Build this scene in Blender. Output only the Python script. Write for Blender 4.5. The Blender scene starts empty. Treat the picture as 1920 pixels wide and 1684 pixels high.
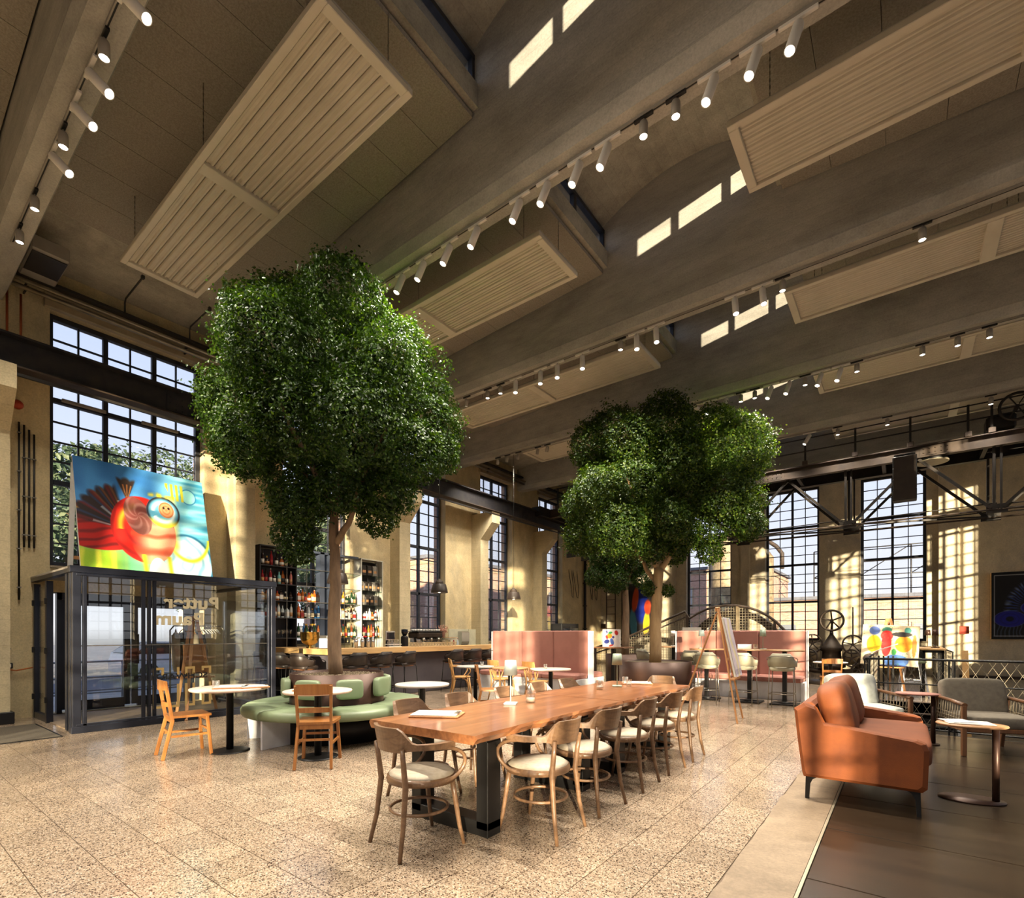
import bpy, math, random
import numpy as np
from mathutils import Vector, Matrix, Quaternion

random.seed(7)
RNG = np.random.default_rng(11)
PI = math.pi
SC = bpy.context.scene
COL = SC.collection

# ------------------------------------------------------------------ camera
cam_d = bpy.data.cameras.new('camera')
cam_d.sensor_width = 36.0
cam_d.lens = 961.8 / 1920 * 36.0
cam_d.shift_y = (1189.25 - 842.0) / 1920
cam_d.clip_end = 500
cam = bpy.data.objects.new('camera', cam_d)
cam.location = (0, 0, 1.35)
cam.rotation_euler = (PI / 2, 0, math.atan2(734.1, 961.8))
COL.objects.link(cam)
SC.camera = cam

# ------------------------------------------------------------------ world, sun, exposure
SUN_DIR = Vector((-0.78, 1.0, -0.137))
w = bpy.data.worlds.new('sky')
SC.world = w
w.use_nodes = True
nt = w.node_tree
nt.nodes.clear()
tc = nt.nodes.new('ShaderNodeTexCoord')
sx = nt.nodes.new('ShaderNodeSeparateXYZ')
rp = nt.nodes.new('ShaderNodeValToRGB')
bg = nt.nodes.new('ShaderNodeBackground')
wo = nt.nodes.new('ShaderNodeOutputWorld')
mr = nt.nodes.new('ShaderNodeMapRange')
mr.inputs['From Min'].default_value = -0.2
mr.inputs['From Max'].default_value = 1.0
nt.links.new(tc.outputs['Generated'], sx.inputs[0])
nt.links.new(sx.outputs['Z'], mr.inputs['Value'])
nt.links.new(mr.outputs['Result'], rp.inputs['Fac'])
els = rp.color_ramp.elements
els[0].position = 0.0
els[0].color = (0.30, 0.29, 0.28, 1)
els[1].position = 1.0
els[1].color = (0.22, 0.33, 0.66, 1)
for p, c in ((0.15, (0.42, 0.41, 0.40)), (0.175, (0.88, 0.88, 0.90)), (0.35, (0.72, 0.79, 0.95)), (0.6, (0.50, 0.62, 0.92))):
    e = els.new(p)
    e.color = (*c, 1)
nt.links.new(rp.outputs['Color'], bg.inputs['Color'])
bg.inputs['Strength'].default_value = 1.08
nt.links.new(bg.outputs[0], wo.inputs[0])

sun_d = bpy.data.lights.new('sun', 'SUN')
sun_d.energy = 15.0
sun_d.angle = math.radians(0.6)
sun_d.color = (1.0, 0.84, 0.58)
sun = bpy.data.objects.new('sun', sun_d)
sun.rotation_euler = SUN_DIR.to_track_quat('-Z', 'Y').to_euler()
sun.location = (15, -20, 12)
COL.objects.link(sun)

SPOT_W = 330.0          # power of one track spotlight
SPOT_COL = (1.0, 0.90, 0.75)
vs = SC.view_settings
SC.display_settings.display_device = 'sRGB'
vs.view_transform = 'Standard'
vs.look = 'None'
vs.exposure = 0.16
vs.gamma = 1.0
vs.use_curve_mapping = False
cy = SC.cycles
cy.max_bounces = 8
cy.diffuse_bounces = 4
cy.glossy_bounces = 4
cy.transmission_bounces = 6
cy.transparent_max_bounces = 24
cy.caustics_reflective = False
cy.caustics_refractive = False
cy.sample_clamp_indirect = 4.0
cy.use_denoising = True


# ------------------------------------------------------------------ materials
def s2l(c):
    out = []
    for v in c:
        v = v / 255.0
        out.append(v / 12.92 if v <= 0.04045 else ((v + 0.055) / 1.055) ** 2.4)
    return tuple(out)


def rgb(r, g, b):
    return s2l((r, g, b))


class NT:
    def __init__(self, name):
        self.m = bpy.data.materials.new(name)
        self.m.use_nodes = True
        self.t = self.m.node_tree
        self.t.nodes.clear()
        self.out = self.n('ShaderNodeOutputMaterial')

    def n(self, typ, **kw):
        nd = self.t.nodes.new(typ)
        for k, v in kw.items():
            if hasattr(nd, k):
                setattr(nd, k, v)
            else:
                nd.inputs[k].default_value = v
        return nd

    def l(self, a, b):
        self.t.links.new(a, b)

    def coords(self, kind='Object', scale=(1, 1, 1), rot=(0, 0, 0)):
        if kind == 'World':
            g = self.n('ShaderNodeNewGeometry').outputs['Position']
        else:
            g = self.n('ShaderNodeTexCoord').outputs[kind]
        mp = self.n('ShaderNodeMapping')
        mp.inputs['Scale'].default_value = scale
        mp.inputs['Rotation'].default_value = rot
        self.l(g, mp.inputs['Vector'])
        return mp.outputs[0]

    def noise(self, vec, scale, detail=4, rough=0.55, dist=0):
        nd = self.n('ShaderNodeTexNoise')
        nd.inputs['Scale'].default_value = scale
        nd.inputs['Detail'].default_value = detail
        nd.inputs['Roughness'].default_value = rough
        nd.inputs['Distortion'].default_value = dist
        self.l(vec, nd.inputs['Vector'])
        return nd.outputs['Fac']

    def ramp(self, fac, stops, interp='LINEAR'):
        nd = self.n('ShaderNodeValToRGB')
        nd.color_ramp.interpolation = interp
        e = nd.color_ramp.elements
        e[0].position, e[0].color = stops[0][0], (*stops[0][1], 1)
        e[1].position, e[1].color = stops[-1][0], (*stops[-1][1], 1)
        for p, c in stops[1:-1]:
            k = e.new(p)
            k.color = (*c, 1)
        self.l(fac, nd.inputs['Fac'])
        return nd.outputs['Color']

    def mix(self, fac, a, b, mode='MIX'):
        nd = self.n('ShaderNodeMix', data_type='RGBA', blend_type=mode)
        for s, v in ((nd.inputs['Factor'], fac), (nd.inputs[6], a), (nd.inputs[7], b)):
            if hasattr(v, 'links'):
                self.l(v, s)
            elif isinstance(v, (int, float)):
                s.default_value = v
            else:
                s.default_value = (*v, 1)
        return nd.outputs[2]

    def bump(self, h, strength, dist=0.01):
        nd = self.n('ShaderNodeBump')
        nd.inputs['Strength'].default_value = strength
        nd.inputs['Distance'].default_value = dist
        self.l(h, nd.inputs['Height'])
        return nd.outputs[0]

    def bsdf(self, color, rough=0.5, metal=0.0, spec=None, normal=None, coat=0.0, coat_rough=0.1):
        b = self.n('ShaderNodeBsdfPrincipled')
        if hasattr(color, 'links'):
            self.l(color, b.inputs['Base Color'])
        else:
            b.inputs['Base Color'].default_value = (*color, 1)
        if hasattr(rough, 'links'):
            self.l(rough, b.inputs['Roughness'])
        else:
            b.inputs['Roughness'].default_value = rough
        b.inputs['Metallic'].default_value = metal
        if spec is not None:
            b.inputs['Specular IOR Level'].default_value = spec
        if coat:
            b.inputs['Coat Weight'].default_value = coat
            b.inputs['Coat Roughness'].default_value = coat_rough
        if normal is not None:
            self.l(normal, b.inputs['Normal'])
        return b

    def done(self, b):
        self.l(b.outputs[0], self.out.inputs[0])
        return self.m


def pmat(name, c, rough=0.5, metal=0.0, c2=None, vs=6.0, bump=0.0, bs=60.0, kind='Object', stretch=(1, 1, 1), coat=0.0, spec=None):
    t = NT(name)
    v = t.coords(kind, stretch)
    if c2 is None:
        c2 = tuple(x * 0.86 for x in c)
    f = t.noise(v, vs, 5)
    col = t.ramp(f, [(0.35, c), (0.7, c2)])
    nm = None
    if bump:
        nm = t.bump(t.noise(v, bs, 3), bump, 0.004)
    return t.done(t.bsdf(col, rough, metal, spec, nm, coat))


def woodmat(name, c1, c2, c3, axis=0, scale=1.0, rough=0.4, kind='Object', coat=0.0):
    t = NT(name)
    st = [14 * scale, 14 * scale, 14 * scale]
    st[axis] = 0.9 * scale
    v = t.coords(kind, st)
    f = t.noise(v, 1.0, 6, 0.6, 1.2)
    st2 = [60 * scale] * 3
    st2[axis] = 2.0 * scale
    f2 = t.noise(t.coords(kind, st2), 1.0, 3)
    col = t.ramp(f, [(0.3, c1), (0.52, c2), (0.72, c3)])
    col = t.mix(0.25, col, t.ramp(f2, [(0.3, c1), (0.7, c3)]))
    return t.done(t.bsdf(col, rough, 0, None, t.bump(f2, 0.12, 0.002), coat))


def concrete(name, stops, scale=0.6, stretch=(1, 1, 1), rough=0.85, bump=0.35, board=None, spots=None):
    t = NT(name)
    v = t.coords('World', stretch)
    a = t.noise(v, scale, 8, 0.62, 0.6)
    col = t.ramp(a, stops)
    b = t.noise(t.coords('World', stretch), scale * 6, 6, 0.65)
    col = t.mix(0.45, col, t.mix(0.5, col, t.ramp(b, [(0.3, tuple(x * 0.62 for x in stops[0][1])), (0.7, tuple(min(1, x * 1.25) for x in stops[-1][1]))])), 'MIX')
    fine = t.noise(t.coords('World'), 45, 4, 0.7)
    col = t.mix(0.35, col, t.ramp(fine, [(0.35, (0.45, 0.45, 0.45)), (0.6, (1, 1, 1))]), 'MULTIPLY')
    if spots:
        vo = t.n('ShaderNodeTexVoronoi', feature='F1')
        vo.inputs['Scale'].default_value = 7.0
        t.l(t.coords('World'), vo.inputs['Vector'])
        pit = t.ramp(vo.outputs['Distance'], [(0.03, (0.25, 0.22, 0.18)), (0.08, (1, 1, 1))])
        col = t.mix(spots, col, pit, 'MULTIPLY')
    h = fine
    if board:
        st = [1, 1, 1]
        wv = t.n('ShaderNodeTexWave', wave_type='BANDS', bands_direction=board[0], wave_profile='SAW')
        wv.inputs['Scale'].default_value = board[1]
        wv.inputs['Distortion'].default_value = 0.15
        t.l(t.coords('World'), wv.inputs['Vector'])
        ln = t.ramp(wv.outputs['Fac'], [(0.0, (0.55, 0.55, 0.55)), (0.05, (1, 1, 1)), (1.0, (0.92, 0.92, 0.92))])
        col = t.mix(0.55, col, ln, 'MULTIPLY')
    return t.done(t.bsdf(col, rough, 0, 0.3, t.bump(h, bump, 0.01)))


def glassmat(name, tint=(1, 1, 1), gloss=0.08, rough=0.0, grey=1.0):
    t = NT(name)
    tr = t.n('ShaderNodeBsdfTransparent')
    tr.inputs[0].default_value = (tint[0] * grey, tint[1] * grey, tint[2] * grey, 1)
    gl = t.n('ShaderNodeBsdfGlossy')
    gl.inputs['Color'].default_value = (1, 1, 1, 1)
    gl.inputs['Roughness'].default_value = rough
    lw = t.n('ShaderNodeLayerWeight')
    lw.inputs['Blend'].default_value = 0.25
    mu = t.n('ShaderNodeMath', operation='MULTIPLY_ADD')
    t.l(lw.outputs['Fresnel'], mu.inputs[0])
    mu.inputs[1].default_value = 0.3
    mu.inputs[2].default_value = gloss * 0.3
    mx = t.n('ShaderNodeMixShader')
    t.l(mu.outputs[0], mx.inputs[0])
    t.l(tr.outputs[0], mx.inputs[1])
    t.l(gl.outputs[0], mx.inputs[2])
    return t.done(mx)


def emitmat(name, c, s):
    t = NT(name)
    e = t.n('ShaderNodeEmission')
    e.inputs[0].default_value = (*c, 1)
    e.inputs[1].default_value = s
    return t.done(e)


def attrmat(name, rough=0.5):
    t = NT(name)
    a = t.n('ShaderNodeAttribute', attribute_name='Col')
    f = t.noise(t.coords('Object', (1, 1, 1)), 60, 4)
    col = t.mix(0.18, a.outputs['Color'], t.ramp(f, [(0.3, (0.4, 0.4, 0.4)), (0.7, (1, 1, 1))]), 'MULTIPLY')
    return t.done(t.bsdf(col, rough, 0, 0.3, t.bump(f, 0.2, 0.002)))


def leafmat(name, c1, c2, c3, trans):
    t = NT(name)
    g = t.n('ShaderNodeNewGeometry')
    col = t.ramp(g.outputs['Random Per Island'], [(0.0, c1), (0.6, c2), (1.0, c3)])
    b = t.bsdf(col, 0.42, 0, 0.4)
    tl = t.n('ShaderNodeBsdfTranslucent')
    cc = t.mix(1.0, col, trans, 'MULTIPLY')
    t.l(cc, tl.inputs[0])
    mx = t.n('ShaderNodeMixShader')
    mx.inputs[0].default_value = 0.42
    t.l(b.outputs[0], mx.inputs[1])
    t.l(tl.outputs[0], mx.inputs[2])
    return t.done(mx)


def terrazzo(name):
    t = NT(name)
    v = t.coords('World')
    vo = t.n('ShaderNodeTexVoronoi', feature='F1')
    vo.inputs['Scale'].default_value = 150.0
    t.l(v, vo.inputs['Vector'])
    sep = t.n('ShaderNodeSeparateColor')
    t.l(vo.outputs['Color'], sep.inputs[0])
    chips = t.ramp(sep.outputs[0], [(0.0, rgb(70, 54, 44)), (0.13, rgb(104, 86, 72)), (0.21, rgb(154, 136, 116)), (0.5, rgb(172, 152, 130)), (0.82, rgb(186, 168, 146)), (0.95, rgb(204, 192, 176)), (1.0, rgb(204, 192, 176))], 'CONSTANT')
    # each slab its own shade
    wn = t.n('ShaderNodeTexWhiteNoise', noise_dimensions='2D')
    sn = t.n('ShaderNodeVectorMath', operation='SNAP')
    off = t.n('ShaderNodeVectorMath', operation='ADD')
    off.inputs[1].default_value = (2.623 + 30 * 0.3035, -1.845 + 30 * 0.3045, 0)
    t.l(v, off.inputs[0])
    t.l(off.outputs[0], sn.inputs[0])
    sn.inputs[1].default_value = (0.3035, 0.3045, 1.0)
    t.l(sn.outputs[0], wn.inputs['Vector'])
    tone = t.ramp(wn.outputs['Value'], [(0.0, (0.80, 0.80, 0.80)), (1.0, (1.0, 1.0, 1.0))])
    col = t.mix(1.0, chips, tone, 'MULTIPLY')
    big = t.noise(v, 0.7, 4)
    col = t.mix(0.5, col, t.ramp(big, [(0.3, (0.78, 0.75, 0.72)), (0.7, (1, 1, 1))]), 'MULTIPLY')
    r = t.n('ShaderNodeMapRange')
    r.inputs['To Min'].default_value = 0.10
    r.inputs['To Max'].default_value = 0.26
    t.l(t.noise(v, 2.2, 4), r.inputs['Value'])
    wv = t.noise(v, 5.0, 2)
    return t.done(t.bsdf(col, r.outputs['Result'], 0, 0.6, t.bump(wv, 0.04, 0.01)))


M = {}
M['terrazzo'] = terrazzo('terrazzo')
M['joint'] = pmat('joint', rgb(112, 96, 80), 0.9)
M['screed'] = concrete('screed', [(0.3, rgb(112, 96, 78)), (0.7, rgb(160, 140, 116))], 1.5, rough=0.55, bump=0.1)
M['plate'] = concrete('steel_plate', [(0.3, rgb(34, 27, 20)), (0.55, rgb(52, 41, 30)), (0.75, rgb(66, 52, 38))], 0.9, (0.35, 3, 1), rough=0.27, bump=0.06)
M['wall'] = concrete('plaster', [(0.28, rgb(164, 152, 126)), (0.42, rgb(204, 184, 142)), (0.52, rgb(226, 204, 156)), (0.62, rgb(196, 178, 142)), (0.72, rgb(222, 204, 164)), (0.85, rgb(234, 220, 186))], 0.55, (1, 1, 0.6), bump=0.4, spots=0.35)
M['wall_far'] = concrete('plaster_far', [(0.25, rgb(164, 158, 144)), (0.42, rgb(206, 194, 168)), (0.55, rgb(222, 208, 178)), (0.66, rgb(190, 182, 166)), (0.82, rgb(230, 220, 198))], 0.5, (1, 1, 0.7), bump=0.4, spots=0.3)
M['pillar'] = concrete('pillar_concrete', [(0.3, rgb(178, 166, 138)), (0.55, rgb(212, 196, 158)), (0.75, rgb(226, 212, 176))], 0.8, (1, 1, 0.4), bump=0.3, board=('Z', 1.6))
M['beam'] = concrete('beam_concrete', [(0.25, rgb(132, 130, 124)), (0.45, rgb(172, 169, 162)), (0.6, rgb(188, 185, 178)), (0.8, rgb(206, 202, 194))], 0.6, (0.5, 1, 1.4), bump=0.4, board=('Z', 1.9))
M['slab'] = concrete('slab_concrete', [(0.25, rgb(136, 132, 122)), (0.5, rgb(176, 171, 158)), (0.75, rgb(204, 198, 184))], 0.8, (1, 1, 1), bump=0.4, board=('X', 1.7), spots=0.2)
M['board'] = pmat('wood_wool_board', rgb(164, 157, 146), 0.95, 0, rgb(138, 131, 120), 55, 0.8, 160, 'World')
M['panel'] = pmat('white_panel', rgb(206, 198, 182), 0.4, 0.0, rgb(196, 188, 172), 3)
M['panel_side'] = pmat('panel_side', rgb(190, 184, 172), 0.5)
M['frame'] = pmat('window_steel', rgb(44, 46, 54), 0.5, 0.3, rgb(58, 60, 68), 9)
M['pane'] = glassmat('window_pane', (1, 1, 1), 0.10)
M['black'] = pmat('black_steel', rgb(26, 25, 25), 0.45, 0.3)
M['rail'] = pmat('crane_rail', rgb(40, 40, 46), 0.5, 0.4, rgb(60, 56, 54), 5)
M['rust'] = pmat('rusty_steel', rgb(70, 56, 44), 0.65, 0.1, rgb(46, 36, 30), 4, 0.3, 40)
M['gantry'] = pmat('gantry_steel', rgb(30, 28, 26), 0.55, 0.4, rgb(52, 44, 38), 4)
M['pipe'] = pmat('galvanised_pipe', rgb(170, 160, 142), 0.32, 0.85, rgb(140, 130, 112), 4)
M['conduit'] = pmat('conduit', rgb(40, 36, 32), 0.5)
M['copper'] = pmat('copper_pipe', rgb(176, 92, 54), 0.4, 0.6)
M['orange_cable'] = pmat('orange_cable', rgb(190, 104, 44), 0.5)
M['lintel'] = pmat('lintel', rgb(176, 160, 132), 0.7, 0, rgb(150, 134, 110), 3)
M['spot_white'] = pmat('spot_white', rgb(226, 222, 216), 0.4)
M['spot_grey'] = pmat('spot_grey', rgb(150, 144, 136), 0.45)
M['lens'] = emitmat('lens', (1.0, 0.90, 0.74), 14.0)
M['lens_off'] = pmat('lens_off', rgb(120, 110, 96), 0.2)
M['oak'] = woodmat('oak', rgb(196, 150, 96), rgb(214, 170, 112), rgb(226, 186, 130), 1, 1.0, 0.45)
M['oak_x'] = woodmat('oak_x', rgb(196, 150, 96), rgb(214, 170, 112), rgb(226, 186, 130), 0, 1.0, 0.45)
M['tabletop'] = woodmat('acacia', rgb(96, 56, 32), rgb(136, 86, 52), rgb(166, 112, 72), 1, 0.8, 0.28, coat=0.3)
M['bent'] = woodmat('bentwood', rgb(84, 60, 42), rgb(112, 84, 60), rgb(134, 104, 78), 0, 1.2, 0.38, coat=0.15)
M['chairwood'] = woodmat('beech', rgb(128, 78, 34), rgb(152, 98, 48), rgb(166, 112, 58), 2, 1.2, 0.36, coat=0.2)
M['bistro'] = woodmat('light_beech', rgb(164, 118, 66), rgb(186, 140, 84), rgb(200, 158, 100), 2, 1.2, 0.4)
M['walnut'] = woodmat('walnut', rgb(84, 54, 34), rgb(110, 74, 48), rgb(128, 90, 60), 2, 1.2, 0.4)
M['easelwood'] = woodmat('easel_wood', rgb(166, 112, 66), rgb(188, 134, 84), rgb(200, 150, 98), 2, 1.0, 0.5)
M['linen'] = pmat('linen_seat', rgb(188, 176, 156), 0.85, 0, rgb(172, 158, 138), 30, 0.3, 220)
M['sage'] = pmat('sage_leather', rgb(128, 142, 112), 0.42, 0, rgb(116, 132, 100), 3, 0.12, 140)
M['white_lacquer'] = pmat('white_lacquer', rgb(218, 220, 226), 0.4)
M['corten'] = pmat('brown_steel', rgb(72, 50, 40), 0.42, 0.45, rgb(58, 38, 30), 2, 0.1, 30)
M['gravel'] = pmat('gravel', rgb(150, 132, 106), 0.9, 0, rgb(52, 44, 36), 60, 1.0, 70)
M['cafe_top'] = pmat('cafe_top', rgb(218, 196, 180), 0.35, 0, rgb(208, 184, 168), 6)
M['cafe_edge'] = pmat('cafe_edge', rgb(176, 134, 96), 0.45)
M['grey_top'] = pmat('grey_top', rgb(186, 180, 174), 0.35)
M['pink'] = pmat('pink_velvet', rgb(172, 120, 108), 0.75, 0, rgb(160, 110, 98), 3, 0.15, 180)
M['velvet'] = pmat('rust_velvet', rgb(124, 62, 16), 0.72, 0, rgb(98, 46, 10), 5, 0.3, 160)
M['velvet_dark'] = pmat('rust_velvet_seat', rgb(116, 58, 20), 0.75, 0, rgb(104, 50, 16), 4, 0.2, 160)
M['greycushion'] = pmat('grey_cushion', rgb(120, 112, 98), 0.9, 0, rgb(106, 98, 86), 20, 0.3, 260)
M['bluegrey'] = pmat('pale_grey_cushion', rgb(172, 176, 172), 0.9, 0, rgb(156, 160, 156), 20, 0.3, 260)
M['bar_front'] = pmat('bar_front', rgb(84, 80, 84), 0.5, 0, rgb(72, 68, 74), 2)
M['dark_leather'] = pmat('dark_leather', rgb(58, 48, 42), 0.42, 0, rgb(44, 36, 32), 6)
M['seat_tan'] = pmat('tan_edge', rgb(140, 92, 58), 0.5)
M['cream_leather'] = pmat('cream_leather', rgb(164, 160, 140), 0.55, 0, rgb(150, 146, 126), 4)
M['green_leather'] = pmat('green_leather', rgb(160, 172, 140), 0.55)
M['chrome'] = pmat('steel_tube', rgb(150, 144, 134), 0.3, 0.85)
M['shelf_dark'] = pmat('shelf_dark', rgb(44, 42, 44), 0.5, 0.1)
M['shelf_blue'] = pmat('shelf_blue', rgb(64, 72, 88), 0.5, 0.1)
M['shelf_pale'] = pmat('shelf_pale', rgb(206, 204, 190), 0.4)
M['shelf_glass'] = glassmat('shelf_glass', (0.86, 0.95, 0.92), 0.25, 0.02)
M['box_frame'] = pmat('anthracite_frame', rgb(38, 41, 52), 0.32, 0.5, rgb(46, 49, 60), 3)
M['box_glass'] = glassmat('box_glass', (0.93, 0.95, 0.96), 0.14)
M['gold'] = pmat('brass', rgb(196, 158, 84), 0.22, 0.95)
M['letter_cream'] = pmat('letter_cream', rgb(226, 214, 178), 0.6)
M['letter_gold'] = pmat('letter_gold', rgb(196, 166, 104), 0.6)
M['letter_black'] = pmat('letter_black', rgb(18, 18, 20), 0.6)
M['paper'] = pmat('paper', rgb(232, 228, 220), 0.8)
M['clip'] = woodmat('clipboard', rgb(164, 112, 66), rgb(184, 130, 82), rgb(196, 146, 98), 0, 1.5, 0.5)
M['lamp_blue'] = pmat('lamp_blue', rgb(168, 184, 184), 0.45, 0.1)
M['lamp_green'] = pmat('lamp_green', rgb(150, 164, 146), 0.45, 0.1)
M['clear'] = glassmat('clear_glass', (0.97, 0.98, 0.98), 0.5, 0.0)
M['wax'] = pmat('wax', rgb(238, 230, 214), 0.5)
M['mat'] = pmat('doormat', rgb(86, 78, 66), 0.95, 0, rgb(60, 54, 46), 90, 0.8, 200)
M['bark'] = pmat('bark', rgb(128, 104, 80), 0.85, 0, rgb(84, 66, 50), 9, 0.8, 26, stretch=(1, 1, 0.25))
M['bark_pale'] = pmat('bark_pale', rgb(176, 148, 108), 0.8, 0, rgb(140, 112, 80), 9, 0.6, 26, stretch=(1, 1, 0.25))
M['leaf'] = leafmat('leaf', rgb(26, 46, 12), rgb(40, 68, 18), rgb(78, 104, 30), (1.0, 0.95, 0.22))
M['leaf2'] = leafmat('leaf_second', rgb(32, 54, 14), rgb(52, 80, 22), rgb(100, 118, 38), (1.0, 0.95, 0.25))
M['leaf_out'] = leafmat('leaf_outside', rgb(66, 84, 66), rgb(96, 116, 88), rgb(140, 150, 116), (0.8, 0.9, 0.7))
M['brick'] = None
M['radiator'] = pmat('radiator_paint', rgb(186, 172, 146), 0.5)
M['machine'] = pmat('machine_iron', rgb(46, 40, 34), 0.5, 0.5, rgb(74, 60, 48), 5, 0.3, 40)
M['machine_pale'] = pmat('machine_pale', rgb(150, 136, 108), 0.6, 0.2, rgb(110, 94, 72), 4, 0.3, 30)
M['mesh_steel'] = pmat('mesh_steel', rgb(170, 160, 138), 0.5, 0.5)
M['rope'] = pmat('rope', rgb(150, 136, 112), 0.8)
M['asphalt'] = pmat('asphalt', rgb(110, 112, 120), 0.9, 0, rgb(92, 94, 102), 3, 0, 1, 'World')
M['pave'] = pmat('paving', rgb(168, 164, 158), 0.9, 0, rgb(140, 138, 134), 1, 0, 1, 'World')
M['car_white'] = pmat('car_white', rgb(228, 230, 234), 0.25, 0.0, coat=0.5)
M['tyre'] = pmat('tyre', rgb(24, 24, 26), 0.8)
M['dark_glass'] = pmat('dark_glass', rgb(28, 32, 40), 0.1, 0.2)
M['galv'] = pmat('galv_rail', rgb(150, 156, 166), 0.4, 0.6)
M['silver'] = pmat('silver', rgb(196, 196, 196), 0.25, 0.9)
M['red'] = pmat('red_box', rgb(176, 60, 36), 0.5)
M['art'] = attrmat('art_paint', 0.5)
M['art_gloss'] = attrmat('art_print', 0.35)


def brickmat():
    t = NT('brick')
    b = t.n('ShaderNodeTexBrick')
    b.inputs['Color1'].default_value = (*rgb(178, 130, 112), 1)
    b.inputs['Color2'].default_value = (*rgb(206, 164, 144), 1)
    b.inputs['Mortar'].default_value = (*rgb(176, 164, 150), 1)
    b.inputs['Scale'].default_value = 1.0
    b.inputs['Mortar Size'].default_value = 0.012
    b.inputs['Brick Width'].default_value = 0.25
    b.inputs['Row Height'].default_value = 0.083
    g = t.n('ShaderNodeNewGeometry')
    sp = t.n('ShaderNodeSeparateXYZ')
    t.l(g.outputs['Position'], sp.inputs[0])
    ad = t.n('ShaderNodeMath', operation='ADD')
    t.l(sp.outputs['X'], ad.inputs[0])
    t.l(sp.outputs['Y'], ad.inputs[1])
    cb = t.n('ShaderNodeCombineXYZ')
    t.l(ad.outputs[0], cb.inputs['X'])
    t.l(sp.outputs['Z'], cb.inputs['Y'])
    t.l(cb.outputs[0], b.inputs['Vector'])
    f = t.noise(t.coords('World'), 0.5, 5)
    col = t.mix(0.6, b.outputs['Color'], t.ramp(f, [(0.35, (0.62, 0.58, 0.62)), (0.65, (1, 1, 1))]), 'MULTIPLY')
    return t.done(t.bsdf(col, 0.9))


M['brick'] = brickmat()


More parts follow.
